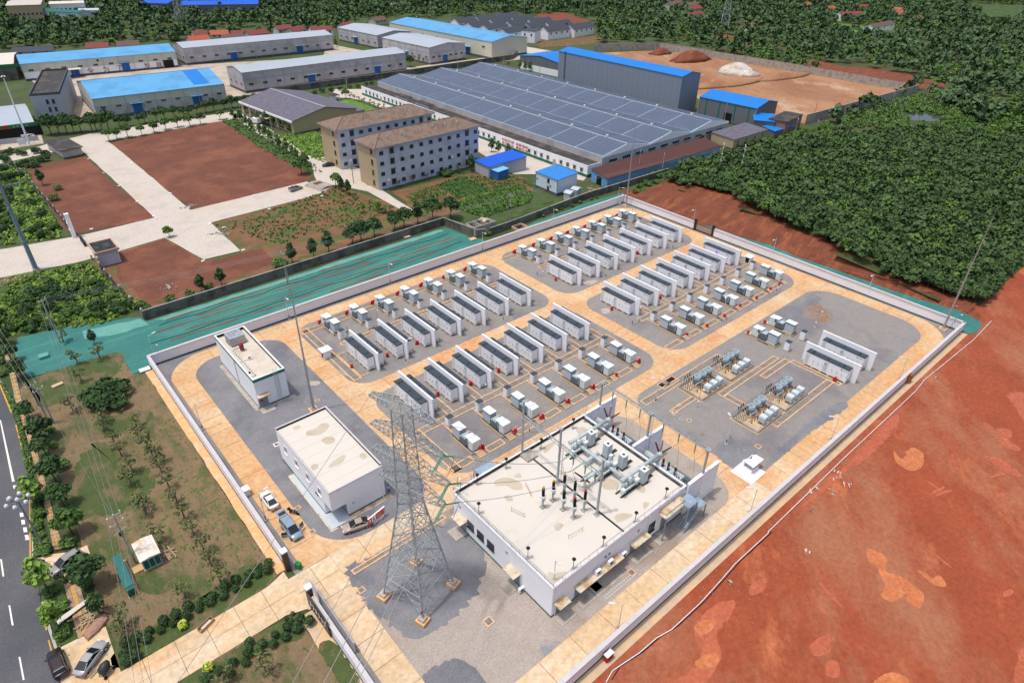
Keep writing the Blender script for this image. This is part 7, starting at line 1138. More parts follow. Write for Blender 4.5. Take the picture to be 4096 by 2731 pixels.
for i in range(3):
    for s in (0, 1):
        x0 = bw * i if s == 0 else bw * (i + 1); r = thing('roof_slope', None, None) if False else None
        P = [(bw * i, 0, 6.5), (bw * (i + .5), 0, 8.8), (bw * (i + .5), LY, 8.8), (bw * i, LY, 6.5)] if s == 0 else [(bw * (i + .5), 0, 8.8), (bw * (i + 1), 0, 6.5), (bw * (i + 1), LY, 6.5), (bw * (i + .5), LY, 8.8)]
        ro = MB().add(P, [(0, 1, 2, 3)]).build('roof', 'pv_frame', T)
        for k in range(na):
            if i == 2 and s == 0 and k in (): continue
            o = link('panel_array', array(8, 12, sl_ - .6, sp - .45), ro); o['kind'] = 'stuff'; o.location = (bw * i + .35, .4 + sp * k, 6.5 + .06) if s == 0 else (bw * (i + .5) + .45, .4 + sp * k, 8.8 - .08); o.rotation_euler = (0, -an if s == 0 else an, 0)
    MB().box(bw * (i + .5) - .3, bw * (i + .5) + .3, 0, LY, 8.8, 9.0).build('ridge_cap', 'roof_grey', T)
    for k in range(8): MB().box(bw * (i + .5) - .4, bw * (i + .5) + .4, 10 + 19 * k, 10.8 + 19 * k, 9.0, 9.9).build('ridge_vent', 'cab_top', T)
for i in range(10): window(T, 6 + 7.6 * i, -.12, 3.4, 4.4, 1.3, 'y-', 'cab_grey', 'glass', .06, 3)
door(T, 3.5, -.12, 3.4, 3.6, 'y-', 'wall_tan'); door(T, 62, -.12, 3.2, 3.6, 'y-', 'dark_metal'); MB().box(-.05, LX + .05, -.16, -.1, 0, 1.2).build('teal_dado', 'teal_band', T)
T = thing('factory_annex', 'white single storey annex with teal base and dark flat roof along the factory', 'building', (173.1, 156.8)); MB().box(0, 6.8, 0, 162.5, 0, 4.0).build('wall', 'paint_white', T); MB().box(-.05, 6.8, -.05, 162.5, -.1, 1.0).build('teal_dado', 'teal_band', T); MB().box(.2, 6.75, .2, 162.3, 4.0, 4.1).build('roof', 'roof_dark', T)
for q in ((0, .2, 0, 162.5), (.2, 6.75, 0, .2)): MB().box(*q, 4.0, 4.35).build('parapet', 'paint_white', T)
for i in range(44):
    y = 3 + 3.6 * i
    if 32 < y < 50: continue
    if i % 7 == 4: door(T, -.05, y, 1.5, 2.4, 'x-', 'wall_tan')
    else: window(T, -.05, y, 1.5, 1.3, 1.5, 'x-', 'cab_grey', 'glass', .05, 1, True)
for y in (104, 122): MB().box(2, 5, y, y + 11, 4.1, 5.2).build('roof_light', 'wall_pale', T); MB().box(1.8, 5.2, y - .2, y + 11.2, 5.2, 5.35).build('roof_light_cap', 'roof_dark', T)
text(T, '科技引领  创新登高', 2.0, 'sign_red', (-.06, 48.5, 2.6), (math.pi / 2, 0, -math.pi / 2)).scale = (.95, .55, 1); text(T, '实干兴业  奉献社会', 2.0, 'sign_red', (-.06, 48.5, 1.25), (math.pi / 2, 0, -math.pi / 2)).scale = (.95, .55, 1)
T = shed('tall windowless grey block with a bright blue roof', (273.60,276.14), (273.54,192.55), 14.5, 17.5, 19, 'clad_grey', 'roof_bright', 'high_bay_store', 'warehouse', dado=0)
lad = MB(); [lad.tube((5.2 + s, -.3, 4), (5.2 + s, -.3, 18.4), .07, 4) for s in (-.4, .4)]; [lad.tube((4.8, -.3, 4 + .6 * i), (5.6, -.3, 4 + .6 * i), .05, 3) for i in range(24)]; lad.build('ladder', 'dark_metal', T); L_ = math.hypot(*[a - b for a, b in zip((273.60,276.14), (273.54,192.55))])
sm_ = MB().box(0, .05, -.035, -.004, 0, 17.4).mesh('cladding_seam', 'clad_dark')
for i in range(24): q = link('cladding_seam', sm_, T); q.location = (L_ * (i + .5) / 24, 0, 0)
T = shed('dark grey shed with a bright blue roof left of the tall grey block', (286.44,322.79), (288.22,288.67), 24, 7.5, 9.5, 'clad_dark', 'roof_bright', dado=0, low=(3.6, 'paint_white'), bays=2, ridge='y'); [MB().box(x - .3, x + .3, -.04, 0, 3.8, 7.3).build('light_strip', 'teal_band', T) for x in (4, 10, 16, 22)]
T = shed('dark grey shed with a bright blue roof right of the tall grey block', (279.31,184.97), (281.26,155.64), 20, 9, 11, 'clad_dark', 'roof_bright', dado=.6, bays=2); [MB().box(x - .35, x + .35, -.04, 0, 1.4, 8.6).build('light_strip', 'teal_band', T) for x in (4, 11, 19, 26)]; MB().box(14, 18, -.05, 0, 0, 4.6).build('dark_opening', 'black', T)
shed('bright blue canopy roof at the gable of the right grey shed', (275.04,152.32), (279.94,145.13), 10, 5.5, 6.5, 'clad_dark', 'roof_bright', 'canopy_shed', 'shed', 0, 'mono'); shed('low bright blue lean-to roof next to the pit wall', (274.90,141.50), (290.42,140.96), 6, 3, 3.8, 'clad_dark', 'roof_bright', 'lean_to', 'shed', 0, 'mono')
shed('bare two storey brick house shell behind the blue canopy', (281.43,140.47), (300.09,143.06), 8, 6, 6.3, 'brick', 'roof_dark', 'house', 'house', 0, flat_=True, wins=3, win=(1.2, 1.4, 3.6))
shed('tan low building with a grey roof between factory and wood', (246.11,143.31), (271.22,143.01), 11, 4, 4.6, 'wall_tan', 'roof_old', 'low_store', 'building', .5, 'mono', wins=4, win=(1.4, 1.2, 1.8))
# hall, apartments, offices, sheds
T = shed('brown tiled assembly hall with a light ridge line', (113.1, 271.6), (145, 274.4), 46, 5.8, 9.0, 'wall_tan', 'roof_old', 'assembly_hall', 'building', .6, 'y', .7, ridge_cap='roof_grey')
MB().box(-.75, -.45, -.7, 46.7, 5.1, 5.9).build('fascia', 'paint_white', T); [window(T, -.0, 4 + 6.3 * i, 1.2, 4.6, 3.0, 'x-', 'dark_metal', 'glass', .05, 3) for i in range(7)]; MB().box(-2.2, 0, 19, 28, 3.2, 3.4).build('canopy', 'concrete', T); MB().box(32.5, 39, 4, 44, 0, 3.2).build('side_wing', 'wall_tan', T); MB().box(32.4, 39.3, 3.7, 44.3, 3.2, 3.4).build('wing_roof', 'roof_old', T)
mat('win_dark', C('2f3a42'), rough=.2, spec=.5)
def apartments(label, A, L, W, ang, h=13.9):
    T = thing('apartment_block', label, 'apartment block', A, math.radians(ang), 'four storey apartment blocks'); MB().box(0, L, 0, W, 0, h).build('wall', 'wall_apart', T); MB().box(-.03, -.001, 0, W, 0, h).build('end_wall', 'wall_tan', T)
    for k in range(1, 4): MB().box(-.06, -.031, 0, W, h * k / 4 - .15, h * k / 4).build('floor_band', 'wall_grey', T)
    MB().box(-.8, L + .8, -.8, W + .8, h, h + .5).build('cornice', 'cab_grey', T); o = 1.0; q = W / 2 + o; hr = h + 3.4
    P = [(-o, -o, h + .5), (L + o, -o, h + .5), (L + o, W + o, h + .5), (-o, W + o, h + .5), (-o + q, W / 2, hr), (L + o - q, W / 2, hr)]
    MB().add(P, [(0, 1, 5, 4), (1, 2, 5), (2, 3, 4, 5), (3, 0, 4), (3, 2, 1, 0)]).build('roof', 'roof_tile', T)
    hp_ = MB(); [hp_.bar(P[a], P[b], .22) for a, b in ((0, 4), (3, 4), (1, 5), (2, 5), (4, 5))]; hp_.build('ridge_tile', 'roof_village_brown', T)
    for k in range(4):
        z = h * k / 4 + 1.3
        for i in range(11):
            x = 2 + (L - 3.4) * i / 10
            if i in (1, 9): window(T, x, 0, z - .2, 1.7, 1.9, 'y-', 'win_frame', 'win_dark', .06, 1, True)
            else: window(T, x, 0, z, 1.5, 1.15, 'y-', 'win_frame', 'win_dark', .06, 1)
        window(T, -.03, W * .25, z, 1.2, 1.6, 'x-', 'win_frame', 'win_dark', .06, 1)
    for x, y in ((6, 2), (12, 2.6), (20, 2), (26, 3), (31, 2.4), (36, 2)): s = .5 + (hr - h) * (y + 1) / q; MB().box(x, x + .35, y, y + .35, h + s - .2, h + s + .9).build('vent_stack', 'cab_grey', T)
    for x, z in ((L * .7, 5), (3.5, 2.5)): MB().box(x, x + .9, -.5, 0, z, z + .7).build('air_conditioner', 'paint_white', T)
    return T
mat('win_frame', C('3d4146'), rough=.5)
apartments('rear apartment block with a brown hipped roof and tan end wall', (107.1, 219.1), 41.5, 12.7, .4); apartments('front apartment block with a brown hipped roof facing the crop garden', (106.8, 191.8), 44.5, 11.8, 1.8, 14.2)
T = shed('grey four storey office block with an unfinished side and a dark flat roof', (32.96,350.45), (43.63,347.67), 55, 12.2, 12.3, 'wall_grey', 'roof_dark', 'office_block', 'building', 0, flat_=True, over=0)
for z in (2.2, 5.4, 8.6):
    for x in (5.6, 7.8): window(T, x, 0, z, 1.0, 1.8, 'y-', 'wall_dado', 'win_dark')
for i in range(9): [window(T, 0, 4 + 5.6 * i, 1.2 + 3 * k, 3.6, 1.6, 'x-', 'concrete', 'win_dark', .3, 2) for k in range(4)]
for q in ((0, 10.9, 0, .3), (0, 10.9, 54.7, 55), (0, .3, .3, 54.7), (10.6, 10.9, .3, 54.7)): MB().box(*q, 12.45, 13.2).build('parapet', 'wall_dado', T)
T = shed('open fronted hall with a green and red sign along its eave', (8.56,336.78), (29.60,335.42), 36, 5.2, 7.5, 'concrete_dark', 'roof_grey', 'market_hall', 'hall', 0); MB().box(-.2, 23, -.35, -.26, 3.9, 5.1).build('sign_panel', mat('sign_green', C('1f7a45'), var=.04), T); MB().box(10, 12, -.37, -.351, 3.9, 5.1).build('sign_end', 'sign_red', T); MB().box(1, 23, -.06, -.02, 0, 3.7).build('dark_opening', 'black', T)
b = MB(); [strokes(b, '*', 13.5 + 1.5 * i, 4.1, .8, lambda m, a, b_, c, d: m.box(a, c, -.4, -.371, b_, d)) for i in range(4)]; b.build('lettering', 'roof_cream', T)
T = shed('white roofed petrol hall with a green fascia at the left edge', (23.49,463.65), (41.41,460.33), 38, 8, 9.5, 'concrete_dark', 'roof_cream', 'canopy_hall', 'hall', 0); MB().box(-.3, 22, -.4, -.27, 6.6, 8.1).build('fascia', 'sign_green', T)
T = shed('flat dark roofed utility building beside the side street', (31.1, 293.9), (37.8, 294.7), 17, 3.0, 3.1, 'wall_village', 'roof_dark', 'utility_building', 'building', .4, flat_=True, over=.6)
T = shed('pale blue cabin block with a bright blue roof beside the crop field', (151.4, 161), (151.3, 150.2), 9.4, 5.5, 6.1, mat('wall_cabin', C('c9d4de'), var=.03), mat('roof_cabin', C('2f7cc4'), rough=.5), 'cabin_block', 'building', .9, 'mono', .25); [window(T, 6.4, -.03, z, 1.1, 1.3, 'y-', 'dark_metal', 'glass', .05) for z in (1.0, 3.6)]; MB().tube((.8, -.05, 3.4), (.8, -.15, 3.4), .3, 10).build('fan', 'dark_metal', T); MB().tube((7.6, -.05, 2.6), (7.6, -.15, 2.6), .3, 10).build('fan', 'dark_metal', T)
for x in (0, 10.8): MB().box(x - .1, x + .1, -.06, 0, 0, 5.5).build('corner_trim', 'door_blue', T)
for p, l in (((152.78,145.75), 'grey power cabinet with a pitched lid, nearer to the crop field'), ((157.11,146.74), 'grey power cabinet with a pitched lid, nearer to the rusty shed')):
    T = thing('power_cabinet', l, 'cabinet', p, .25, 'grey power cabinets by the cabin block'); MB().box(-1.6, 1.6, -1.2, 1.2, .1, 2.4).build('body', 'cab_grey', T); MB().loft([[(-1.8, y, 2.4), (1.8, y, 2.4), (0, y, 2.9)] for y in (-1.4, 1.4)]).build('lid', 'cab_grey', T); [MB().box(-1.5 + .78 * i, -.78 + .78 * i, -1.23, -1.2, .3, 2.2).build('door', 'cab_grey', T) for i in range(4)]; MB().box(-1.7, 1.7, -1.3, 1.3, 0, .1).build('base', 'concrete', T)
T = shed('long shed with a rusty brown roof and blue walls below the factory', (170.9, 145.0), (236.53,143.38), 7.9, 3.2, 4.6, 'blue_clad', 'roof_rust', 'rusty_shed', 'shed', 0, 'mono', .3); MB().box(-.06, -.01, 2.8, 5.2, 0, 3.0).build('dark_opening', 'black', T)
[MB().box(52 + 1.3 * i, 52.5 + 1.3 * i, -.3 + .03, 7.9, 3.9, 3.95).build('pale_sheet', 'roof_grey', T) for i in range(0)]
shed('bright blue roofed shed behind the front apartment block', (145.00,187.50), (144.29,178.44), 17, 4, 5, 'wall_grey', mat('roof_vivid', C('1456c4'), rough=.5), 'blue_shed', 'shed', 0, 'mono', .3); shed('tiny hut with a pale blue roof in front of the bright blue shed', (145.24,179.62), (145.39,174.41), 5, 3, 3.3, 'door_blue', mat('roof_paleblue', C('6fb0d8')), 'blue_hut', 'hut', 0, 'mono', .2)
T = thing('site_toilet', 'small pavilion with a dark roof beside the bright grass strip', 'hut', (155.87,316.71)); [MB().box(x - .15, x + .15, y - .15, y + .15, 0, 2.6).build('post', 'paint_white', T) for x in (-1.8, 1.8) for y in (-1.5, 1.5)]; MB().box(-1.8, 0, -1.5, 1.5, 0, 2.5).build('wall', 'paint_white', T); MB().loft([[(x * s, y * s, z) for x, y in ((-2.4, -2.1), (2.4, -2.1), (2.4, 2.1), (-2.4, 2.1))] for s, z in ((1, 2.6), (.2, 3.5))]).build('roof', 'roof_dark', T)
# earth mounds in the pit
def mound(label, p, rx, ry, h, m, seed, name='earth_mound'):
    r = random.Random(seed); b = MB(); n = 20; R_ = [[(rx * s * math.cos(k * 2 * math.pi / n) * (1 + r.uniform(-.12, .12)), ry * s * math.sin(k * 2 * math.pi / n) * (1 + r.uniform(-.12, .12)), h * z) for k in range(n)] for s, z in ((1.1, -.05), (.8, .35), (.55, .72), (.3, .95), (.08, 1))]; o = b.loft(R_).build(name, m, None, True); o.location = (*p, 0); o.rotation_euler = (0, 0, r.uniform(-.4, .4)); tag(o, label, 'mound', 'mounds in the earth pit'); return o
mound('dark brown earth mound at the back of the pit', (400.01,277.18), 16, 9, 6, 'red_bank', 1); mound('smaller brown earth mound by the corner of the pit wall', (403.50,305.56), 10, 6, 3.5, 'red_bank', 2); mound('heap covered with a white sheet in the middle of the pit', (392.46,236.65), 14, 10, 5, mat('sheet_white', C('c4bcb4'), var=.1, scale=.3, col2=C('a89684'), s2=.15), 3, 'covered_heap'); mound('smaller white sheeted lump in front of the covered heap', (388.12,225.12), 7, 5, 3, 'sheet_white', 4, 'covered_heap'); mound('long tan spoil bank across the pit', (352.01,218.47), 26, 6, 2.5, 'sandy_pit', 5); mound('tan spoil bank below the upper pit wall', (402.21,208.87), 22, 6, 2.5, 'sandy_pit', 6)
# white row houses and village houses
def house(label, A, B, W, h, roofm, wallm='wall_village', group='village houses among the trees', n=3, hr=2.2):
    L = math.hypot(B[0] - A[0], B[1] - A[1])
    return shed(label, A, B, W, h, h + hr, wallm, roofm, 'house', 'house', 0, 'x', .5, wins=n, win=(1.4, 1.4, max(1, h * .62)), group=group)
for k, (A, B) in enumerate((((348.65,469.62), (368.62,470.05)), ((371.45,470.64), (392.83,470.85)), ((395.01,471.98), (416.42,471.15)), ((343.92,444.32), (365.91,448.40)), ((345.99,427.39), (370.74,432.52)), ((369.41,448.39), (393.61,452.26)), ((345.36,404.22), (373.11,409.40)), ((392.96,448.68), (417.77,453.13)), ((374.13,432.50), (399.48,436.53)), ((395.83,431.14), (420.53,433.21)), ((379.13,416.06), (403.19,416.43)), ((397.19,411.44), (423.49,413.08)), ((376.84,393.17), (400.51,393.36)), ((402.20,390.12), (427.49,392.99)))):
    house('white estate house with a dark pitched roof, %s of fourteen counted from the left' % ORD[k], A, B, 11, 6, 'roof_village_slate', 'paint_white', 'white estate houses with dark roofs', 4, 2.8)
T = shed('plain white flat roofed block at the left front of the white estate', (353.60,397.86), (358.27,388.13), 12, 8, 8.2, 'paint_white', 'roof_village_slate', 'house', 'house', 0, flat_=True, wins=2, win=(1.4, 1.5, 4.8))
RM = {'r': ('roof_village_red', 'dark red'), 'o': ('roof_village_orange', 'orange'), 'b': ('roof_village_brown', 'brown'), 's': ('roof_village_slate', 'slate blue')}
VH = [((86.92,511.38), (98.68,508.20), 'r', 'village house just behind the long blue roofed warehouse, left one'), ((104.38,508.28), (116.92,506.83), 'b', 'village house just behind the long blue roofed warehouse, right one'), ((49.85,529.87), (69.98,523.12), 's', 'long hall among trees at the upper left'), ((161.78,536.72), (170.81,536.97), 'r', 'small house at the left of the roof cluster behind the grey warehouse'), ((171.79,532.51), (182.96,528.83), 'o', 'brightest house of the roof cluster behind the grey warehouse'), ((183.70,523.26), (195.07,520.72), 'r', 'cream walled house at the middle of the roof cluster'), ((151.44,513.79), (164.68,514.71), 'o', 'lower house at the left of the roof cluster'), ((171.64,508.22), (185.98,506.29), 'b', 'house directly behind the ridge of the grey warehouse'),
      ((190.45,506.31), (205.47,508.64), 'r', 'large house between the roof cluster and the gabled house'), ((217.34,519.52), (229.32,520.47), 'r', 'house left of the gabled house'), ((223.12,504.36), (235.83,511.34), 'r', 'pyramid like house next to the gabled house'), ((234.57,499.24), (250.90,497.25), 'r', 'large gabled house with white walls'), ((271.28,516.15), (280.91,519.51), 'r', 'small house behind the left grey hall'), ((307.60,531.14), (320.25,533.70), 'b', 'house alone in the trees above the cream hall'), ((556.57,392.65), (582.12,395.47), 'r', 'cream villa nearest the lattice tower on the right'), ((603.40,426.09), (621.35,425.66), 'r', 'house right behind the cream villa'), ((620.52,448.32), (644.65,445.00), 'b', 'house at the rear of the villa group'), ((612.83,458.72), (649.89,471.71), 'b', 'house at the left of the villa group'),
      ((549.80,329.18), (562.32,327.29), 'o', 'low roof in the trees right of the far tower'), ((768.96,346.64), (805.75,339.75), 'r', 'large hipped mansion at the top of the view'), ((692.70,316.18), (720.59,308.33), 'r', 'house left of the white villa'), ((631.86,258.36), (675.07,259.39), 'b', 'white villa with terraces on the right hill'), ((752.91,287.85), (768.83,287.97), 'o', 'house above the white villa'), ((754.61,385.36), (764.76,383.98), 'o', 'small house at the top right, first from the left'), ((739.85,366.42), (749.79,367.15), 'o', 'small house at the top right, second from the left'), ((742.43,353.58), (757.35,353.32), 'o', 'small house at the top right, third from the left'), ((730.54,260.37), (737.95,259.25), 'o', 'tiny bright house right of the white villa'), ((785.55,312.34), (785.94,301.25), 'o', 'low house over the white villa')]
for A, B, c, l in VH: house(RM[c][1] + ' roofed ' + l, A, B, 9, 5 if 'villa' in l or 'gabled' in l else 3.6, RM[c][0], 'paint_white' if 'white' in l else 'wall_village')
for (A, B, W, h, hr, wl, rf, lab) in (((85.16,695.08), (113.91,660.40), 14, 9, 10, 'wall_apart', 'teal_band', 'white office row with a teal roof edge at the top left'), ((71.03,686.83), (93.48,681.44), 40, 14, 15, 'wall_tan', 'wall_village', 'big beige works hall at the top left corner'), ((122.19,702.99), (136.50,698.44), 10, 6, 7, 'paint_white', 'cab_grey', 'small white house right of the teal edged row'), ((105.66,723.28), (130.65,717.73), 20, 10, 11, 'paint_white', 'roof_cream', 'white hall behind the teal edged row'), ((174.43,713.94), (192.90,697.63), 30, 8, 10, 'clad_dark', 'roof_vivid', 'left blue roofed hall at the very top'), ((198.60,679.17), (258.14,652.80), 30, 8, 10, 'clad_dark', 'roof_vivid', 'right blue roofed hall at the very top'), ((362.54,606.77), (388.15,607.28), 20, 4, 5, 'wall_pale', 'roof_grey', 'low pale greenhouse roofs at the top middle')):
    shed(lab, A, B, W, h, hr, wl, rf, 'far_hall', 'hall', 0, wins=8, win=(1.6, 1.6, h * .5))
# far poles, masts and towers
PL = [((276.33,124.34), 11, 1), ((277.76,133.84), 10, 1), ((309.77,128.66), 11, 0), ((321.53,122.03), 10, 0), ((352.98,120.14), 11, 0), ((395.72,125.36), 13, 0), ((396.86,118.61), 12, 0), ((367.01,130.94), 10, 0), ((476.73,135.20), 13, 0), ((480.94,128.31), 12, 0), ((502.55,157.76), 13, 1), ((558.26,150.59), 13, 1), ((536.34,218.51), 15, 1), ((534.69,214.08), 13, 1), ((579.87,202.69), 14, 0), ((588.21,199.88), 13, 0), ((594.84,152.95), 15, 0), ((608.30,151.62), 13, 1), ((519.78,277.68), 14, 0), ((525.54,249.15), 12, 0), ((556.67,246.09), 12, 0), ((317.41,145.68), 9, 0), ((190.93,147.49), 9, 1), ((197.42,141.65), 8, 1), ((362.94,529.47), 14, 0), ((372.43,514.82), 12, 0), ((343.14,559.68), 10, 0), ((464.75,519.39), 16, 0), ((577.92,500.98), 16, 0), ((169.41,328.17), 7, 0), ((71.20,327.74), 7, 0), ((105.35,309.10), 7, 0), ((103.34,203.54), 7, 0), ((105.03,274.64), 7, 0), ((254.04,344.22), 6, 0), ((286.47,338.65), 6, 0), ((108.21,331.11), 7, 0)]
for k, (p, h, t) in enumerate(PL):
    T = thing('utility_pole', 'slim grey utility pole, %s of the scattered poles counted from the near right' % (ORD[k] if k < 22 else ORD[k]), 'utility pole', p, .6, 'utility poles over fields and estate'); z0 = wood_z(*p) if inpoly(*p, WOOD) else 0; MB().tube((0, 0, 0), (0, 0, h + z0), .17, 6, .11).build('pole', 'concrete', T)
    if t: [MB().bar((-1, 0, z), (1, 0, z), .12).build('crossarm', 'steel', T) for z in (h + z0 - .5,)]; q = MB(); [q.tube((x, 0, h + z0 - .5), (x, 0, h + z0), .1, 6) for x in (-.9, .9)]; q.build('insulator', 'cab_top', T)
for p, l in (((208.80,125.09), 'twin armed power pole at the edge of the wood, taller one'), ((212.58,118.77), 'twin armed power pole at the edge of the wood, right one')):
    T = thing('power_pole', l, 'power pole', (*p, 3), .6, 'power poles at the wood edge'); MB().tube((0, 0, 0), (0, 0, 10.5), .2, 8, .13).build('pole', 'concrete', T)
    for z in (10, 8.8, 6.6, 4.2): MB().bar((-1.1, 0, z), (1.1, 0, z), .13).build('crossarm', 'steel', T); q = MB(); [q.ball((x, 0, z + .4), .22, 7, 5) for x in (-1, 1)]; q.build('insulator', 'cab_top', T)
def ftower(p, h, b, lab):
    T = thing('transmission_tower', lab, 'transmission tower', p, .5, 'far lattice towers'); c = lambda i, z: (b * (1 - .82 * z / h) * (1, 1, -1, -1)[i], b * (1 - .82 * z / h) * (1, -1, -1, 1)[i], z); zs = [h * (1 - (1 - i / 9) ** 1.4) for i in range(10)]
    for i in range(4):
        MB().bar(c(i, 0), c(i, h), .3).build('leg', 'galv', T); q = MB(); j = (i + 1) % 4
        for z0, z1 in zip(zs, zs[1:]): q.bar(c(i, z0), c(j, z1), .16); q.bar(c(j, z0), c(i, z1), .16); q.bar(c(i, z1), c(j, z1), .14)
        q.build('bracing', 'galv', T)
    for z, a in ((.72, 7), (.84, 6), (.95, 5)): q = MB(); [q.bar((0, s * a, h * z), (u, 0, h * z + v), .16) for s in (-1, 1) for u, v in ((-.8, 0), (.8, 0), (0, 1.5))]; q.build('crossarm', 'galv', T)
ftower((539.08,344.87), 42, 3.6, 'lattice tower on the right hill beyond the pit'); ftower((175.02,606.29), 40, 3.4, 'lattice tower at the upper left beyond the village')
T = thing('light_mast', 'tall white light mast beside the green signed hall', 'mast', (24.34,322.01)); MB().tube((0, 0, 0), (0, 0, 12), .38, 10, .3).build('pole', 'paint_white', T); MB().tube((0, 0, 12), (0, 0, 26), .28, 10, .18).build('pole_section', 'paint_white', T); [MB().box(.8 * math.cos(a) - .25, .8 * math.cos(a) + .25, .8 * math.sin(a) - .2, .8 * math.sin(a) + .2, 25.4, 26).build('floodlight', 'dark_metal', T) for a in (0, 1.6, 3.1, 4.7)]; MB().tube((0, 0, 25.6), (0, 0, 25.8), .9, 12).build('ring', 'paint_white', T)
T = thing('board_sign', 'white board at the foot of the tall white mast', 'sign', (22.20,322.14)); MB().box(-1.4, 1.4, -.1, .1, .3, 2.6).build('panel', 'paint_white', T); [MB().box(x - .08, x + .08, -.08, .08, 0, .3).build('post', 'steel', T) for x in (-1, 1)]
cwall('dark estate boundary wall behind the factory and in front of the grey warehouses', [(134.81,347.34), (216.79,346.58), (302.06,348.66), (317.92,360.03)], 3.0, 6, 'concrete_dark'); cwall('low pale wall of the green signed forecourt', [(9.90,329.70), (28.45,327.00)], 1.8, 4, 'wall_grey')

# ---------------------------------------------------------------- trees, shrubs, woods
def leafmat(name, a, b, c, k=1.0): k = k * 1.45; return mat(name, C(a, k), rough=.7, var=.25, scale=.8, col2=C(b, k), s2=.35, lo=.45, hi=.6, col3=C(c, k), s3=.09, lo3=.55, hi3=.66, spec=.2, rnd=.16)
leafmat('leaf_dark', '32492a', '3d5830', '2a3d26', .8); leafmat('leaf_mid', '45602f', '536f35', '3a5230', .85); leafmat('leaf_light', '64803a', '748f3e', '55702f', .85); leafmat('leaf_wood', '3a4f30', '4a6236', '30432b', .85); leafmat('leaf_grey', '56603f', '66693f', '4c5638', .85); leafmat('leaf_lime', 'a3b04a', '8fa53e', 'b9be62', .9); leafmat('leaf_far', '3c5136', '4a613e', '33482f', .85)
mat('bark', C('54463a'), var=.2, scale=3); mat('bark_grey', C('7a7064'), var=.2, scale=3)
def crown_arrays(n, lobes, size, rs, flat_=.35):
    """n leaf clumps spread through the lobes; returns verts (4n,3)"""
    vol = np.array([l[3] * l[4] for l in lobes], float); ix = rs.choice(len(lobes), n, p=vol / vol.sum()); L = np.array(lobes, float)[ix]
    d = rs.normal(size=(n, 3)); d /= np.linalg.norm(d, axis=1)[:, None]; low = d[:, 2] < -.35; d[low, 2] *= -.6
    r = rs.uniform(.55, 1.05, n) ** .6; p = L[:, :3] + d * r[:, None] * np.stack([L[:, 3], L[:, 3], L[:, 4]], 1)
    nrm = d + rs.normal(size=(n, 3)) * .55 + np.array([0, 0, flat_]); nrm /= np.linalg.norm(nrm, axis=1)[:, None]
    t = np.cross(nrm, rs.normal(size=(n, 3))); t /= np.linalg.norm(t, axis=1)[:, None]; b = np.cross(nrm, t); s = size * rs.uniform(.55, 1.25, n)[:, None]
    a = rs.uniform(.5, 1, n)[:, None]
    return np.stack([p - t * s - b * s * a, p + t * s * .8 - b * s * .5, p + t * s + b * s * a, p - t * s * .6 + b * s * .9], 1)
def quads_mesh(name, V, m):
    n = len(V); me = D.meshes.new(name); me.vertices.add(n * 4); me.vertices.foreach_set('co', V.reshape(-1).astype(np.float32)); me.loops.add(n * 4); me.loops.foreach_set('vertex_index', np.arange(n * 4, dtype=np.int32)); me.polygons.add(n); me.polygons.foreach_set('loop_start', np.arange(0, n * 4, 4, dtype=np.int32)); me.polygons.foreach_set('loop_total', np.full(n, 4, dtype=np.int32)); me.materials.append(MATS[m]); me.update(calc_edges=True); me.validate(); return me
def lobes(kind, rs):
    U = rs.uniform
    if kind == 'round': return [(0, 0, 3.4, 1.7, 1.4)] + [(1.2 * math.cos(a), 1.2 * math.sin(a), 3.2 + U(-.5, .7), U(.9, 1.3), U(.8, 1.1)) for a in U(0, 6.3, 6)] + [(U(-.4, .4), U(-.4, .4), 4.5, 1.1, .8)]
    if kind == 'oval': return [(U(-.3, .3), U(-.3, .3), z, q, .9) for z, q in ((2.2, .9), (3.0, 1.35), (3.9, 1.3), (4.8, 1.0), (5.4, .6))] + [(.9 * math.cos(a), .9 * math.sin(a), U(2.6, 4.6), .7, .6) for a in U(0, 6.3, 5)]
    if kind == 'sparse': return [(1.0 * math.cos(a) * U(.3, 1), 1.0 * math.sin(a) * U(.3, 1), U(1.2, 2.8), U(.35, .6), U(.3, .5)) for a in U(0, 6.3, 8)]
    if kind == 'bush': return [(0, 0, .9, 1.2, .9)] + [(1.0 * math.cos(a), 1.0 * math.sin(a), U(.6, 1.3), U(.6, 1.0), U(.5, .8)) for a in U(0, 6.3, 5)]
    if kind == 'ball': return [(0, 0, .62, .62, .6)]
    if kind == 'wood': return [(U(-.4, .4), U(-.4, .4), 3.0, 1.8, 1.5), (U(-.5, .5), U(-.5, .5), 4.3, 1.3, 1.0)] + [(1.7 * math.cos(a), 1.7 * math.sin(a), U(2.2, 3.8), U(.9, 1.4), U(.8, 1.1)) for a in U(0, 6.3, 5)]
PROTO = {}
def proto(kind, n, size, m, nv, trunk=None, seed=1, barkm='bark'):
    out = []
    for v in range(nv):
        rs = np.random.default_rng(seed * 100 + v); lb = lobes(kind, rs); cm = quads_mesh('crown', crown_arrays(n, lb, size, rs), m); tm_ = None
        if trunk:
            b = MB(); h = trunk; b.tube((0, 0, -.1), (rs.uniform(-.1, .1), rs.uniform(-.1, .1), h), .13 * h / 2 + .03, 6, .07 * h / 2 + .02)
            for l in lb[1:6]: b.tube((0, 0, h * .8), (l[0] * .8, l[1] * .8, l[2]), .06, 4, .02, False)
            tm_ = b.mesh('trunk', barkm)
        out.append((cm, tm_, lb))
    PROTO[kind + m] = out; return out
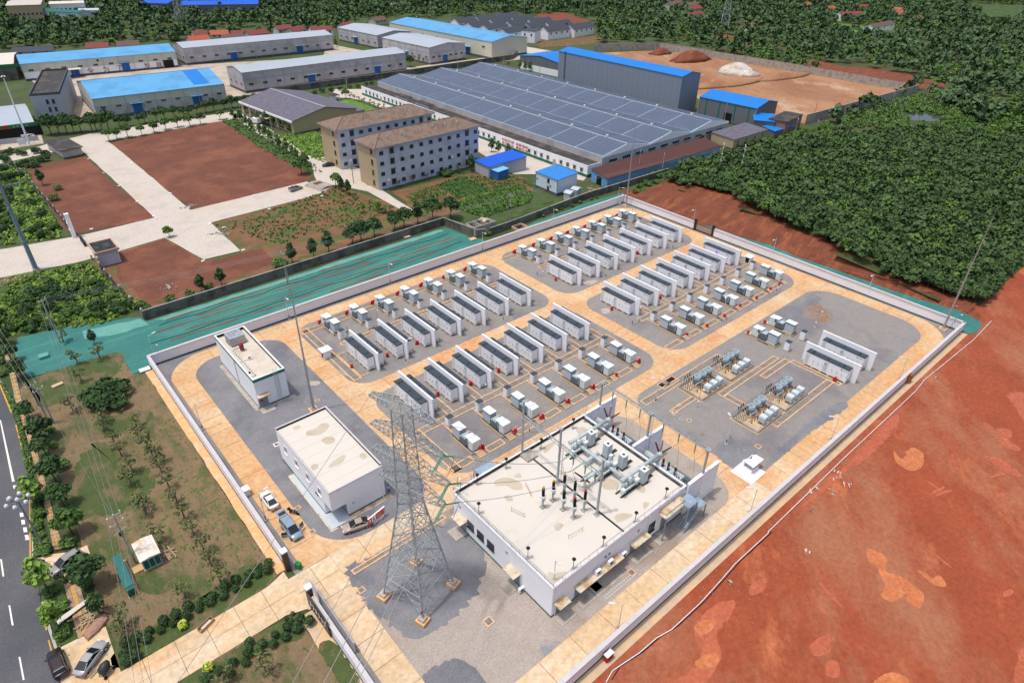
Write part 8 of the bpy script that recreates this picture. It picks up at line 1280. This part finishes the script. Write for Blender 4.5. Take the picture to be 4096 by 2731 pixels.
P_round = proto('round', 620, .3, 'leaf_dark', 4, 1.9, 1); P_mid = proto('round', 620, .3, 'leaf_mid', 3, 1.9, 2); P_oval = proto('oval', 560, .28, 'leaf_dark', 4, 1.8, 3); P_oval2 = proto('oval', 480, .28, 'leaf_mid', 3, 1.8, 4); P_sparse = proto('sparse', 110, .17, 'leaf_grey', 5, 1.7, 5, 'bark_grey'); P_bush = proto('bush', 420, .22, 'leaf_mid', 4, .5, 6); P_bushd = proto('bush', 480, .22, 'leaf_dark', 4, .5, 7); P_ball = proto('ball', 260, .11, 'leaf_dark', 3, .3, 8); P_wood = proto('wood', 520, .36, 'leaf_wood', 6, 2.4, 9); P_lime = proto('ball', 110, .2, 'leaf_lime', 2, .3, 10); P_light = proto('oval', 260, .3, 'leaf_light', 3, 1.6, 11)
def tree(P, p, s, label, group, name='tree', cat='tree', z=0, sz=None, trunk=True):
    cm, tm_, _ = random.choice(P); T = thing(name, label, cat, (*p, z), random.uniform(0, 6.28), group); T.scale = (s, s, sz or s); link('crown' if cat == 'tree' else 'foliage', cm, T)
    if tm_ and trunk: link('trunk' if cat == 'tree' else 'stem', tm_, T)
    return T
# roadside trees beside the asphalt
for k, (p, s) in enumerate((((-5.78,151.99), .8), ((-5.15,144.34), .85), ((-6.32,128.53), .75), ((-5.42,120.17), 1.0), ((-5.98,115.03), .9), ((-6.02,107.44), 1.0), ((-6.12,100.53), .9), ((-6.34,93.18), 1.0), ((-6.20,81.11), 1.15), ((-5.66,160.09), .7))): tree(P_round if k != 7 else P_mid, p, s, 'dense round roadside tree between footpath and lawn, %s from the top' % ORD[[1, 2, 3, 4, 5, 6, 7, 8, 9, 0][k]], 'roadside trees beside the lawn')
tree(P_oval2, (-6.58,75.72), .7, 'small tree with a bare curved trunk beside the plank pile', None); tree(P_light, (-9.43,103.29), 1.0, 'tall feathery roadside tree overhanging the asphalt, upper one', 'feathery roadside trees'); tree(P_light, (-11.22,84.38), 1.1, 'tall feathery roadside tree overhanging the asphalt, middle one', 'feathery roadside trees'); tree(P_light, (-11.15,76.77), .9, 'tall feathery roadside tree overhanging the asphalt, lower one', 'feathery roadside trees')
for k, p in enumerate(((-9.39,100.76), (-10.25,97.43), (-10.42,92.14), (-11.25,89.75), (-10.82,83.58), (-10.29,79.94), (-10.91,75.32), (-7.23,91.33), (-4.39,122.05), (-4.78,116.98), (-4.85,110.20), (-5.82,98.47), (-9.16,107.77), (-8.93,104.41), (-7.62,152.97), (-8.18,147.32), (-6.23,161.89), (-7.03,81.81))): tree(P_bush, p, random.uniform(.55, .85), 'leafy shrub in the roadside planting strip, %s of its row' % ORD[k], 'shrubs of the roadside planting strip', 'shrub', 'shrub')
for k, (p, s) in enumerate((((4.32,125.77), 1.75), ((6.18,122.91), 1.9), ((8.94,126.05), 1.65), ((6.51,127.59), 1.7))): tree(P_bushd, p, s, 'big dark evergreen bush on the lawn, %s of the clump' % ('left one', 'front one', 'right one', 'rear one')[k], 'big evergreen bushes on the lawn', 'shrub', 'shrub')
tree(P_sparse, (7.97,121.44), .9, 'greyish small tree hugging the big evergreen bushes', None, 'shrub', 'shrub')
for k, p in enumerate(((3.47,116.34), (8.16,113.27), (7.50,109.46), (3.91,110.53), (3.89,106.84), (8.03,105.98), (8.12,101.18), (4.30,101.56), (8.04,98.45), (3.29,98.38), (7.83,93.94), (8.01,102.69), (7.78,89.54), (3.55,91.85), (4.26,118.12), (3.32,90.44), (3.08,83.10), (7.58,81.40), (7.75,77.31), (7.64,85.64), (7.66,69.70), (2.99,71.05), (7.67,73.88), (-4.79,71.84), (-5.01,69.93), (7.11,53.23), (2.78,55.60), (0.28,125.61), (4.42,142.05), (3.61,135.18), (8.48,141.36))):
    tree(P_sparse, p, random.uniform(.95, 1.3), 'thin young tree planted on the lawn, %s counted from the big bushes' % ORD[k], 'young trees on the lawn')
for k, p in enumerate(((8.97,148.32), (3.97,153.55))): tree(P_oval if k == 0 else P_sparse, p, (.6, 1.2)[k], ('small dark palm like tree on the netting', 'bare stemmed young tree on the netting beside the pole')[k], None)
sh = [(2235,612), (2120,662), (2210,687), (2025,727), (2115,737), (1915,797), (2000,802), (1810,852), (1885,857), (1690,902), (1785,917), (1585,972), (1675,987), (1475,1032), (1560,1047), (1345,1112), (1440,1107), (1235,1172), (1315,1192), (1130,1232), (1205,1257), (1125,1330), (1220,1336), (1145,1390)]
PT = [(11.12,68.69), (9.36,68.95), (10.27,67.58), (7.77,68.73), (8.78,67.65), (6.01,68.58), (6.98,67.64), (4.43,68.64), (5.28,67.82), (2.74,68.94), (3.75,67.75), (1.14,68.74), (2.09,67.61), (-0.43,68.76), (0.46,67.70), (-2.28,68.63), (-1.20,67.82), (-3.79,68.66), (-2.99,67.58), (-5.21,68.64), (-4.49,67.53), (-5.67,67.08), (-4.67,66.12), (-5.70,65.95), (12.64,68.81), (14.15,68.80), (13.48,67.85), (12.03,67.93)]
for k, p in enumerate(PT): tree(P_ball, p, random.uniform(.85, 1.2), 'clipped round shrub above the entrance road, %s of the double row' % ORD[k], 'clipped shrubs along the entrance road', 'shrub', 'shrub')
for k, p in enumerate(((14.38,56.23), (13.63,57.51), (11.80,57.33), (12.66,56.30), (10.07,57.44), (10.99,56.24), (8.27,57.31), (9.29,56.36), (7.47,56.29), (13.20,58.97), (12.24,58.79), (12.66,58.17), (7.07,58.53), (6.42,57.28), (4.44,57.20), (5.65,56.27), (2.69,57.24), (3.54,56.15), (1.07,57.32))): tree(P_ball, p, random.uniform(.85, 1.15) if k not in (9, 10, 11) else .5, 'clipped round shrub below the entrance road, %s from the name wall' % ORD[k], 'clipped shrubs along the entrance road', 'shrub', 'shrub')
for p, l in (((1.32,66.59), 'yellow green spiky shrub beside the wooden crate'), ((1.79,58.58), 'yellow green spiky shrub below the entrance road')): tree(P_lime, p, .95, l, 'yellow green shrubs', 'shrub', 'shrub')
# trees along the grey wall, plots and apartments
WT = [((56.09,158.08), 3.2, P_bush), ((59.53,158.31), .95, P_oval), ((65.54,157.89), 1.0, P_oval), ((70.32,158.33), 1.1, P_oval), ((78.04,158.76), 1.15, P_round), ((80.96,158.98), 1.25, P_round), ((85.46,159.07), 1.2, P_round), ((92.66,159.54), 1.2, P_round), ((96.15,159.74), 1.25, P_round), ((101.09,159.85), 1.2, P_oval), ((106.73,159.86), 1.4, P_round), ((111.21,156.54), 1.4, P_round), ((35.02,157.29), .8, P_oval), ((40.15,157.65), .85, P_oval), ((31.97,157.06), .8, P_bush), ((36.81,157.70), .8, P_bush), ((27.69,157.67), .85, P_bush), ((21.37,159.13), .95, P_bush), ((22.39,156.94), .7, P_bush), ((112.53,139.53), .9, P_bush), ((116.18,140.28), .5, P_bush), ((92.50,178.09), .6, P_light), ((96.57,180.90), .8, P_sparse), ((96.13,174.63), .7, P_light), ((97.20,174.37), .8, P_bush), ((99.42,172.61), .8, P_sparse)]
for k, (p, s, P) in enumerate(WT): tree(P, p, min(s, 1.4), 'dark tree beside the grey concrete wall, %s from the left' % ORD[k], 'trees along the grey concrete wall')
AP = [((96.84,204.36), .95, P_mid), ((96.25,199.28), .8, P_oval), ((96.52,194.75), .85, P_oval), ((96.85,190.81), .6, P_sparse), ((39.29,196.41), .65, P_mid), ((19.52,266.97), .9, P_oval), ((19.35,248.61), 1.1, P_bush), ((22.46,258.51), .9, P_bush), ((107.44,239.26), .9, P_sparse), ((93.46,223.69), 1.2, P_round), ((134.95,191.38), 1.1, P_bush), ((139.25,189.60), 1.1, P_sparse), ((144.36,188.80), 1.0, P_oval), ((133.02,192.89), .9, P_bush), ((163.91,186.92), .8, P_oval), ((113.99,190.93), .8, P_sparse), ((120.47,191.61), .8, P_sparse), ((125.52,190.61), .8, P_sparse), ((132.97,189.33), 1.0, P_bush), ((132.46,192.80), .8, P_bush)]
for k, (p, s, P) in enumerate(AP): tree(P, p, s, 'small tree round the plots and apartments, %s of the scattered ones' % ORD[k], 'scattered trees round plots and apartments')
for k, (p, s) in enumerate((((50.23,308.98), .95), ((53.31,309.61), .9), ((57.51,309.43), 1.1), ((62.81,309.50), .85), ((68.00,310.17), .95), ((73.18,311.62), 1.05), ((78.50,313.10), .95), ((83.26,311.75), 1.05), ((87.82,311.72), 1.05), ((97.27,313.98), .85))): tree(P_mid, p, s, 'round street tree beside the big brown plot, %s from the left' % ORD[k], 'street trees beside the big brown plot')
k = 0
for a, b, n, sc, P, g, l in (((34.60,332.43), (54.80,324.48), 9, 1.5, P_round, 'hedge trees before the blue warehouse', 'dark hedge tree below the grey office block, %s from the left'), ((57.92,326.47), (120.82,332.67), 17, 1.05, P_round, 'hedge trees before the blue warehouse', 'dense hedge tree along the front of the blue warehouse, %s from the left'), ((102.90,313.38), (99.29,230.26), 17, .85, P_oval2, 'trees along the lane behind the brown plot', 'tree along the lane behind the brown plot, %s from the top'), ((149.43,336.57), (190.40,336.21), 9, 1.0, P_bushd, 'bushes along the estate boundary wall', 'bush along the estate boundary wall, %s from the left'), ((217.71,342.05), (299.28,338.76), 10, .8, P_bush, 'bushes behind the solar factory', 'bush behind the solar factory roof, %s from the left'), ((108.07,297.58), (114.03,275.18), 6, .9, P_oval2, 'trees before the tiled hall', 'tree before the tiled assembly hall, %s from the left'), ((131.70,140.06), (161.48,139.96), 8, .45, P_bush, 'weeds along the concrete wall', 'weedy bush on the netting side of the concrete wall, %s from the left'), ((365.86,408.18), (443.84,404.45), 10, 1.25, P_oval, 'trees before the white estate', 'dark tree in front of the white estate, %s from the left'), ((364.73,464.48), (379.98,439.70), 5, 1.1, P_round, 'trees before the white estate', 'round tree among the white estate houses, %s from the left')):
    for i in range(n):
        p = lerp([a, b], i / (n - 1)); q = (p[0] + random.uniform(-1, 1), p[1] + random.uniform(-1, 1)); tree(P, q, sc * random.uniform(.8, 1.15), l % ORD[i], g)
for k, p in enumerate(((162.08,316.56), (163.89,315.22), (163.80,310.83), (163.63,305.71), (163.45,300.98), (164.16,296.79), (164.20,292.06), (164.24,287.95), (165.06,285.19))): tree(P_mid if k == 0 else P_sparse, p, 1.0, 'small thin tree beside the factory apron, %s from the top' % ORD[k], 'thin trees beside the factory apron')
for k, p in enumerate(((164.79,201.97), (164.79,197.74), (165.30,192.49), (234.09,367.04), (230.63,455.52), (283.62,314.65), (283.08,319.23), (285.58,313.24))): tree(P_round if k in (3,) else P_oval2, p, .9 if k != 3 else 1.3, ('tree on the apron behind the bright blue shed, left one', 'tree on the apron behind the bright blue shed, middle one', 'tree on the apron behind the bright blue shed, right one', 'ball shaped tree at the corner of the long grey warehouse', 'small tree between two grey warehouses', 'middle bush before the dark grey shed', 'left bush before the dark grey shed', 'right bush before the dark grey shed')[k], 'single trees among the industrial buildings')
# scattered bushes on the weedy ground at the left
def scatter(P, n, seed, mind=2.0):
    r = random.Random(seed); xs, ys = [p[0] for p in P], [p[1] for p in P]; out = []; tries = 0
    while len(out) < n and tries < n * 60:
        tries += 1; q = (r.uniform(min(xs), max(xs)), r.uniform(min(ys), max(ys)))
        if inpoly(*q, P) and all((q[0] - o[0]) ** 2 + (q[1] - o[1]) ** 2 > mind ** 2 for o in out[-400:]): out.append(q)
    return out
for P, n, sd, l, g in (([(-2.41,183.63), (5.59,183.70), (14.93,180.71), (19.53,158.26), (12.47,158.76), (-4.23,164.35), (-8.56,166.11)], 42, 4, 'leafy bush on the weedy ground left of the fence, %s in the patch', 'bushes on weedy ground by the fence'), ([(9.62,285.46), (15.61,285.29), (16.21,218.85), (10.54,215.42), (-0.29,222.15)], 26, 5, 'bush on the weedy strip behind the steel line pole, %s in the patch', 'bushes behind the steel pole'), ([(13.74,316.77), (22.97,316.90), (28.70,299.99), (27.82,287.29), (10.04,288.62)], 16, 6, 'bush by the side street at the left edge, %s in the patch', 'bushes by the side street')):
    for k, p in enumerate(scatter(P, n, sd, 2.2)): tree(random.choice((P_bush, P_bushd, P_bushd)), p, random.uniform(.7, 1.25), l % ORD[k], g, 'shrub', 'shrub')
# crops and weeds as stuff
def tuftstuff(name, label, P, n, size, m, seed, z=0, h=.5):
    rs = np.random.default_rng(seed); pts = scatter(P, n, seed, .0); V = []
    for p in pts: V.append(crown_arrays(3, [(p[0], p[1], z + h * .4, size * .8, h * .5)], size, rs, .6))
    o = link(name, quads_mesh(name, np.concatenate(V), m)); tag(o, label, 'plants', kind='stuff')
tuftstuff('crop_plants', 'rows of green crop plants in the field beside the concrete wall', [(123.42,167.14), (148.02,166.48), (146.48,156.75), (139.88,151.66), (119.80,150.95), (117.68,161.87)], 1800, .3, 'leaf_mid', 31); tuftstuff('garden_plants', 'vegetable plants in the garden before the apartment block', [(110.81,182.16), (137.73,186.12), (154.07,173.39), (152.29,163.14), (124.62,168.73), (107.87,164.94)], 1100, .26, 'leaf_mid', 32)
tuftstuff('plot_weeds', 'weeds scattered over the brown plot by the grey wall', [(51.81,196.24), (81.64,200.03), (96.46,204.06), (100.94,179.89), (99.22,171.80), (61.78,172.40)], 700, .3, 'leaf_mid', 33, 0, .35); tuftstuff('plot_weeds', 'weeds growing along the lane beside the big plot', [(96.96,313.79), (104.06,314.13), (107.88,275.73), (100.32,221.29), (95.67,218.89), (93.50,259.77)], 500, .35, 'leaf_mid', 34, 0, .5); tuftstuff('fence_weeds', 'weeds and grass on the ground left of the estate fence', [(11.48,299.55), (17.93,288.37), (16.12,214.60), (0.91,219.21)], 900, .4, 'leaf_light', 35, 0, .5); tuftstuff('fence_weeds', 'tall weeds on the ground below the estate road', [(-0.39,195.15), (16.94,192.36), (21.70,160.06), (12.27,156.19), (-3.10,163.95), (-9.60,163.57)], 1300, .4, 'leaf_light', 36, 0, .5); tuftstuff('meadow_grass', 'bright grass growing beside the apartment blocks', [(107.88,275.73), (122.54,272.98), (122.32,256.63), (105.58,229.85), (104.54,244.17)], 700, .35, 'leaf_light', 37, 0, .3)
tuftstuff('strip_plants', 'ground plants in the roadside planting strip', [(-8.64,145.26), (-7.65,133.89), (-7.80,128.10), (-8.27,118.40), (-8.97,106.02), (-9.88,91.16), (-11.53,92.29), (-9.61,106.87), (-8.27,128.49)], 700, .22, 'leaf_mid', 38, 0, .4)
# the wood beyond the red bank: nearest trees singly, the rest as one mass
near = []
for k in range(49):
    t = (k + .3) / 49; p = lerp(cr, t); z_ = wood_z(p[0] + 3, p[1]); q = (p[0] + random.uniform(1.5, 4), p[1] + random.uniform(-1, 1)); near.append(q)
    tree(P_wood, q, random.uniform(.65, 1.0), 'bushy dark tree on the crest of the red bank, %s from its left end' % ORD[k], 'trees on the crest of the red bank', z=z_, sz=random.uniform(.75, 1.05))
RW = [(181.75,30.15), (186.19,29.40), (199.47,30.70), (218.76,29.81)]
for k in range(26):
    p = lerp(RW, k / 25); q = (p[0] + random.uniform(1, 3), p[1] + random.uniform(.5, 2.5)); near.append(q)
    tree(P_wood, q, random.uniform(.6, .95), 'bushy dark tree where the wood meets the red field, %s from the bank' % ORD[k], 'trees between wood and red field', z=max(0, wood_z(*q) - .2), sz=random.uniform(.7, 1.0))
def mass(name, label, pts, sc, m, lod, kind='wood', seed=50, zf=None, size=.55):
    rs = np.random.default_rng(seed); var = [(lobes(kind, rs)) for _ in range(8)]; base = [crown_arrays(lod, v, size, rs) for v in var]; out = []
    for p in pts:
        s = sc * rs.uniform(.65, 1.3); a = rs.uniform(0, 6.28); c, d = math.cos(a), math.sin(a); M_ = np.array([[c, -d, 0], [d, c, 0], [0, 0, rs.uniform(.8, 1.2)]]) * s
        out.append(base[rs.integers(8)] @ M_.T + np.array([p[0], p[1], zf(*p) if zf else 0]))
    o = link(name, quads_mesh(name, np.concatenate(out), m)); return tag(o, label, 'wood', kind='stuff')
dn = scatter(WOOD, 3000, 43, 2.6); dn = [p for p in dn if not any((p[0] - q[0]) ** 2 + (p[1] - q[1]) ** 2 < 4 for q in near)]
h_ = int(len(dn) * .8); random.shuffle(dn); mass('wood_canopy', 'dense dark wood stretching back from the red bank', dn[:h_], .92, 'leaf_wood', 130, seed=51, zf=wood_z, size=.45); mass('wood_canopy', 'lighter green trees mixed into the wood behind the red bank', dn[h_:], .85, 'leaf_mid', 120, seed=52, zf=wood_z, size=.45)
# far greenery between the houses and fields
KEEP = [[(395.94,356.34), (441.63,337.42), (437.67,309.82), (437.15,241.21), (437.15,241.21), (437.20,145.43), (300.36,140.42), (279.82,146.92), (248.32,149.82), (176.87,158.75), (171.95,316.88), (199.95,351.07), (295.71,341.28), (327.54,369.21)], [(455.13,228.49), (474.21,227.39), (466.58,206.10), (475.26,190.71), (475.78,164.07), (463.38,137.32), (438.96,140.57), (438.22,203.86)], [(367.70,124.91), (381.95,119.76), (379.24,108.18), (360.96,106.56), (354.17,116.70)], [(523.39,363.03), (525.48,335.17), (491.58,284.60), (483.01,296.62), (508.02,339.61)], [(466.51,508.51), (505.31,503.74), (481.63,443.85), (451.55,438.29), (460.05,484.47)], [(460.17,532.25), (488.01,448.46), (434.71,395.93), (342.57,348.05), (328.14,363.41), (365.11,421.88), (339.38,459.74), (395.47,535.07)],
        [(673.44,319.19), (676.39,282.25), (684.22,236.59), (690.05,202.67), (618.52,265.44), (610.73,293.34)], [(983.78,313.85), (1032.00,257.49), (827.90,200.35), (817.55,225.54)], [(111.78,632.42), (221.72,573.99), (210.20,546.22), (144.02,597.24)], [(20.06,536.30), (51.23,551.21), (141.84,536.32), (152.10,535.11), (270.54,534.33), (343.34,568.49), (369.25,425.86), (371.68,410.78), (320.15,353.33), (290.35,326.97), (100.99,282.97), (11.14,297.02)], WOOD]
HB = [(A, B) for A, B, c, l in VH]
def free(p, hd=9):
    if any(inpoly(*p, K) for K in KEEP): return False
    return all(math.hypot(p[0] - (A[0] + B[0]) / 2 - 3, p[1] - (A[1] + B[1]) / 2 - 3) > hd for A, B in HB)
reg = [(293.36,136.62), (418.83,138.16), (355.12,67.99), (358.58,4.73), (1501.95,46.70), (1224.96,311.51), (645.15,747.05), (342.71,865.62), (98.58,961.33), (-13.48,800.46), (-8.31,579.91), (45.75,559.95), (143.30,541.12), (273.45,539.85), (339.38,562.09), (395.47,535.07), (488.01,448.46), (395.94,356.34), (445.94,340.85), (433.49,239.01), (433.49,239.01), (440.41,146.70)]
fp = [p for p in scatter(reg, 15000, 61, 0) if free(p)]; random.shuffle(fp); q = len(fp); a, b = int(q * .42), int(q * .8)
mass('far_woodland', 'dark trees of the far hills and village gardens', fp[:a], 1.35, 'leaf_far', 44, seed=62, size=.95); mass('far_woodland', 'mid green scrub over the far fields', fp[a:b], .95, 'leaf_mid', 34, seed=63, size=.9); mass('far_scrub', 'low light green bushes over the far fields', fp[b:], .8, 'leaf_light', 30, 'bush', 64, size=.8)
n1 = [p for p in scatter([(246.94,148.88), (279.82,146.92), (296.82,138.50), (418.83,138.16), (425.01,87.55), (425.24,43.22), (302.67,20.78), (331.01,123.97), (265.53,139.18), (239.45,147.59)], 1500, 65, 2) if not inpoly(*p, WOOD) and free(p)]
mass('scrub_belt', 'green scrub between the earth pit and the wood', n1, .8, 'leaf_mid', 80, 'bush', 66, size=.5)
bk_ = scatter([(175.76,130.06), (189.94,133.68), (207.54,144.30), (195.53,144.14), (173.70,138.07)], 16, 67, 1.5)
for k, p in enumerate(bk_): tree(P_bush, p, random.uniform(.6, 1), 'bush at the left end of the red bank, %s of its cluster' % ORD[k], 'bushes at the left end of the red bank', 'shrub', 'shrub')
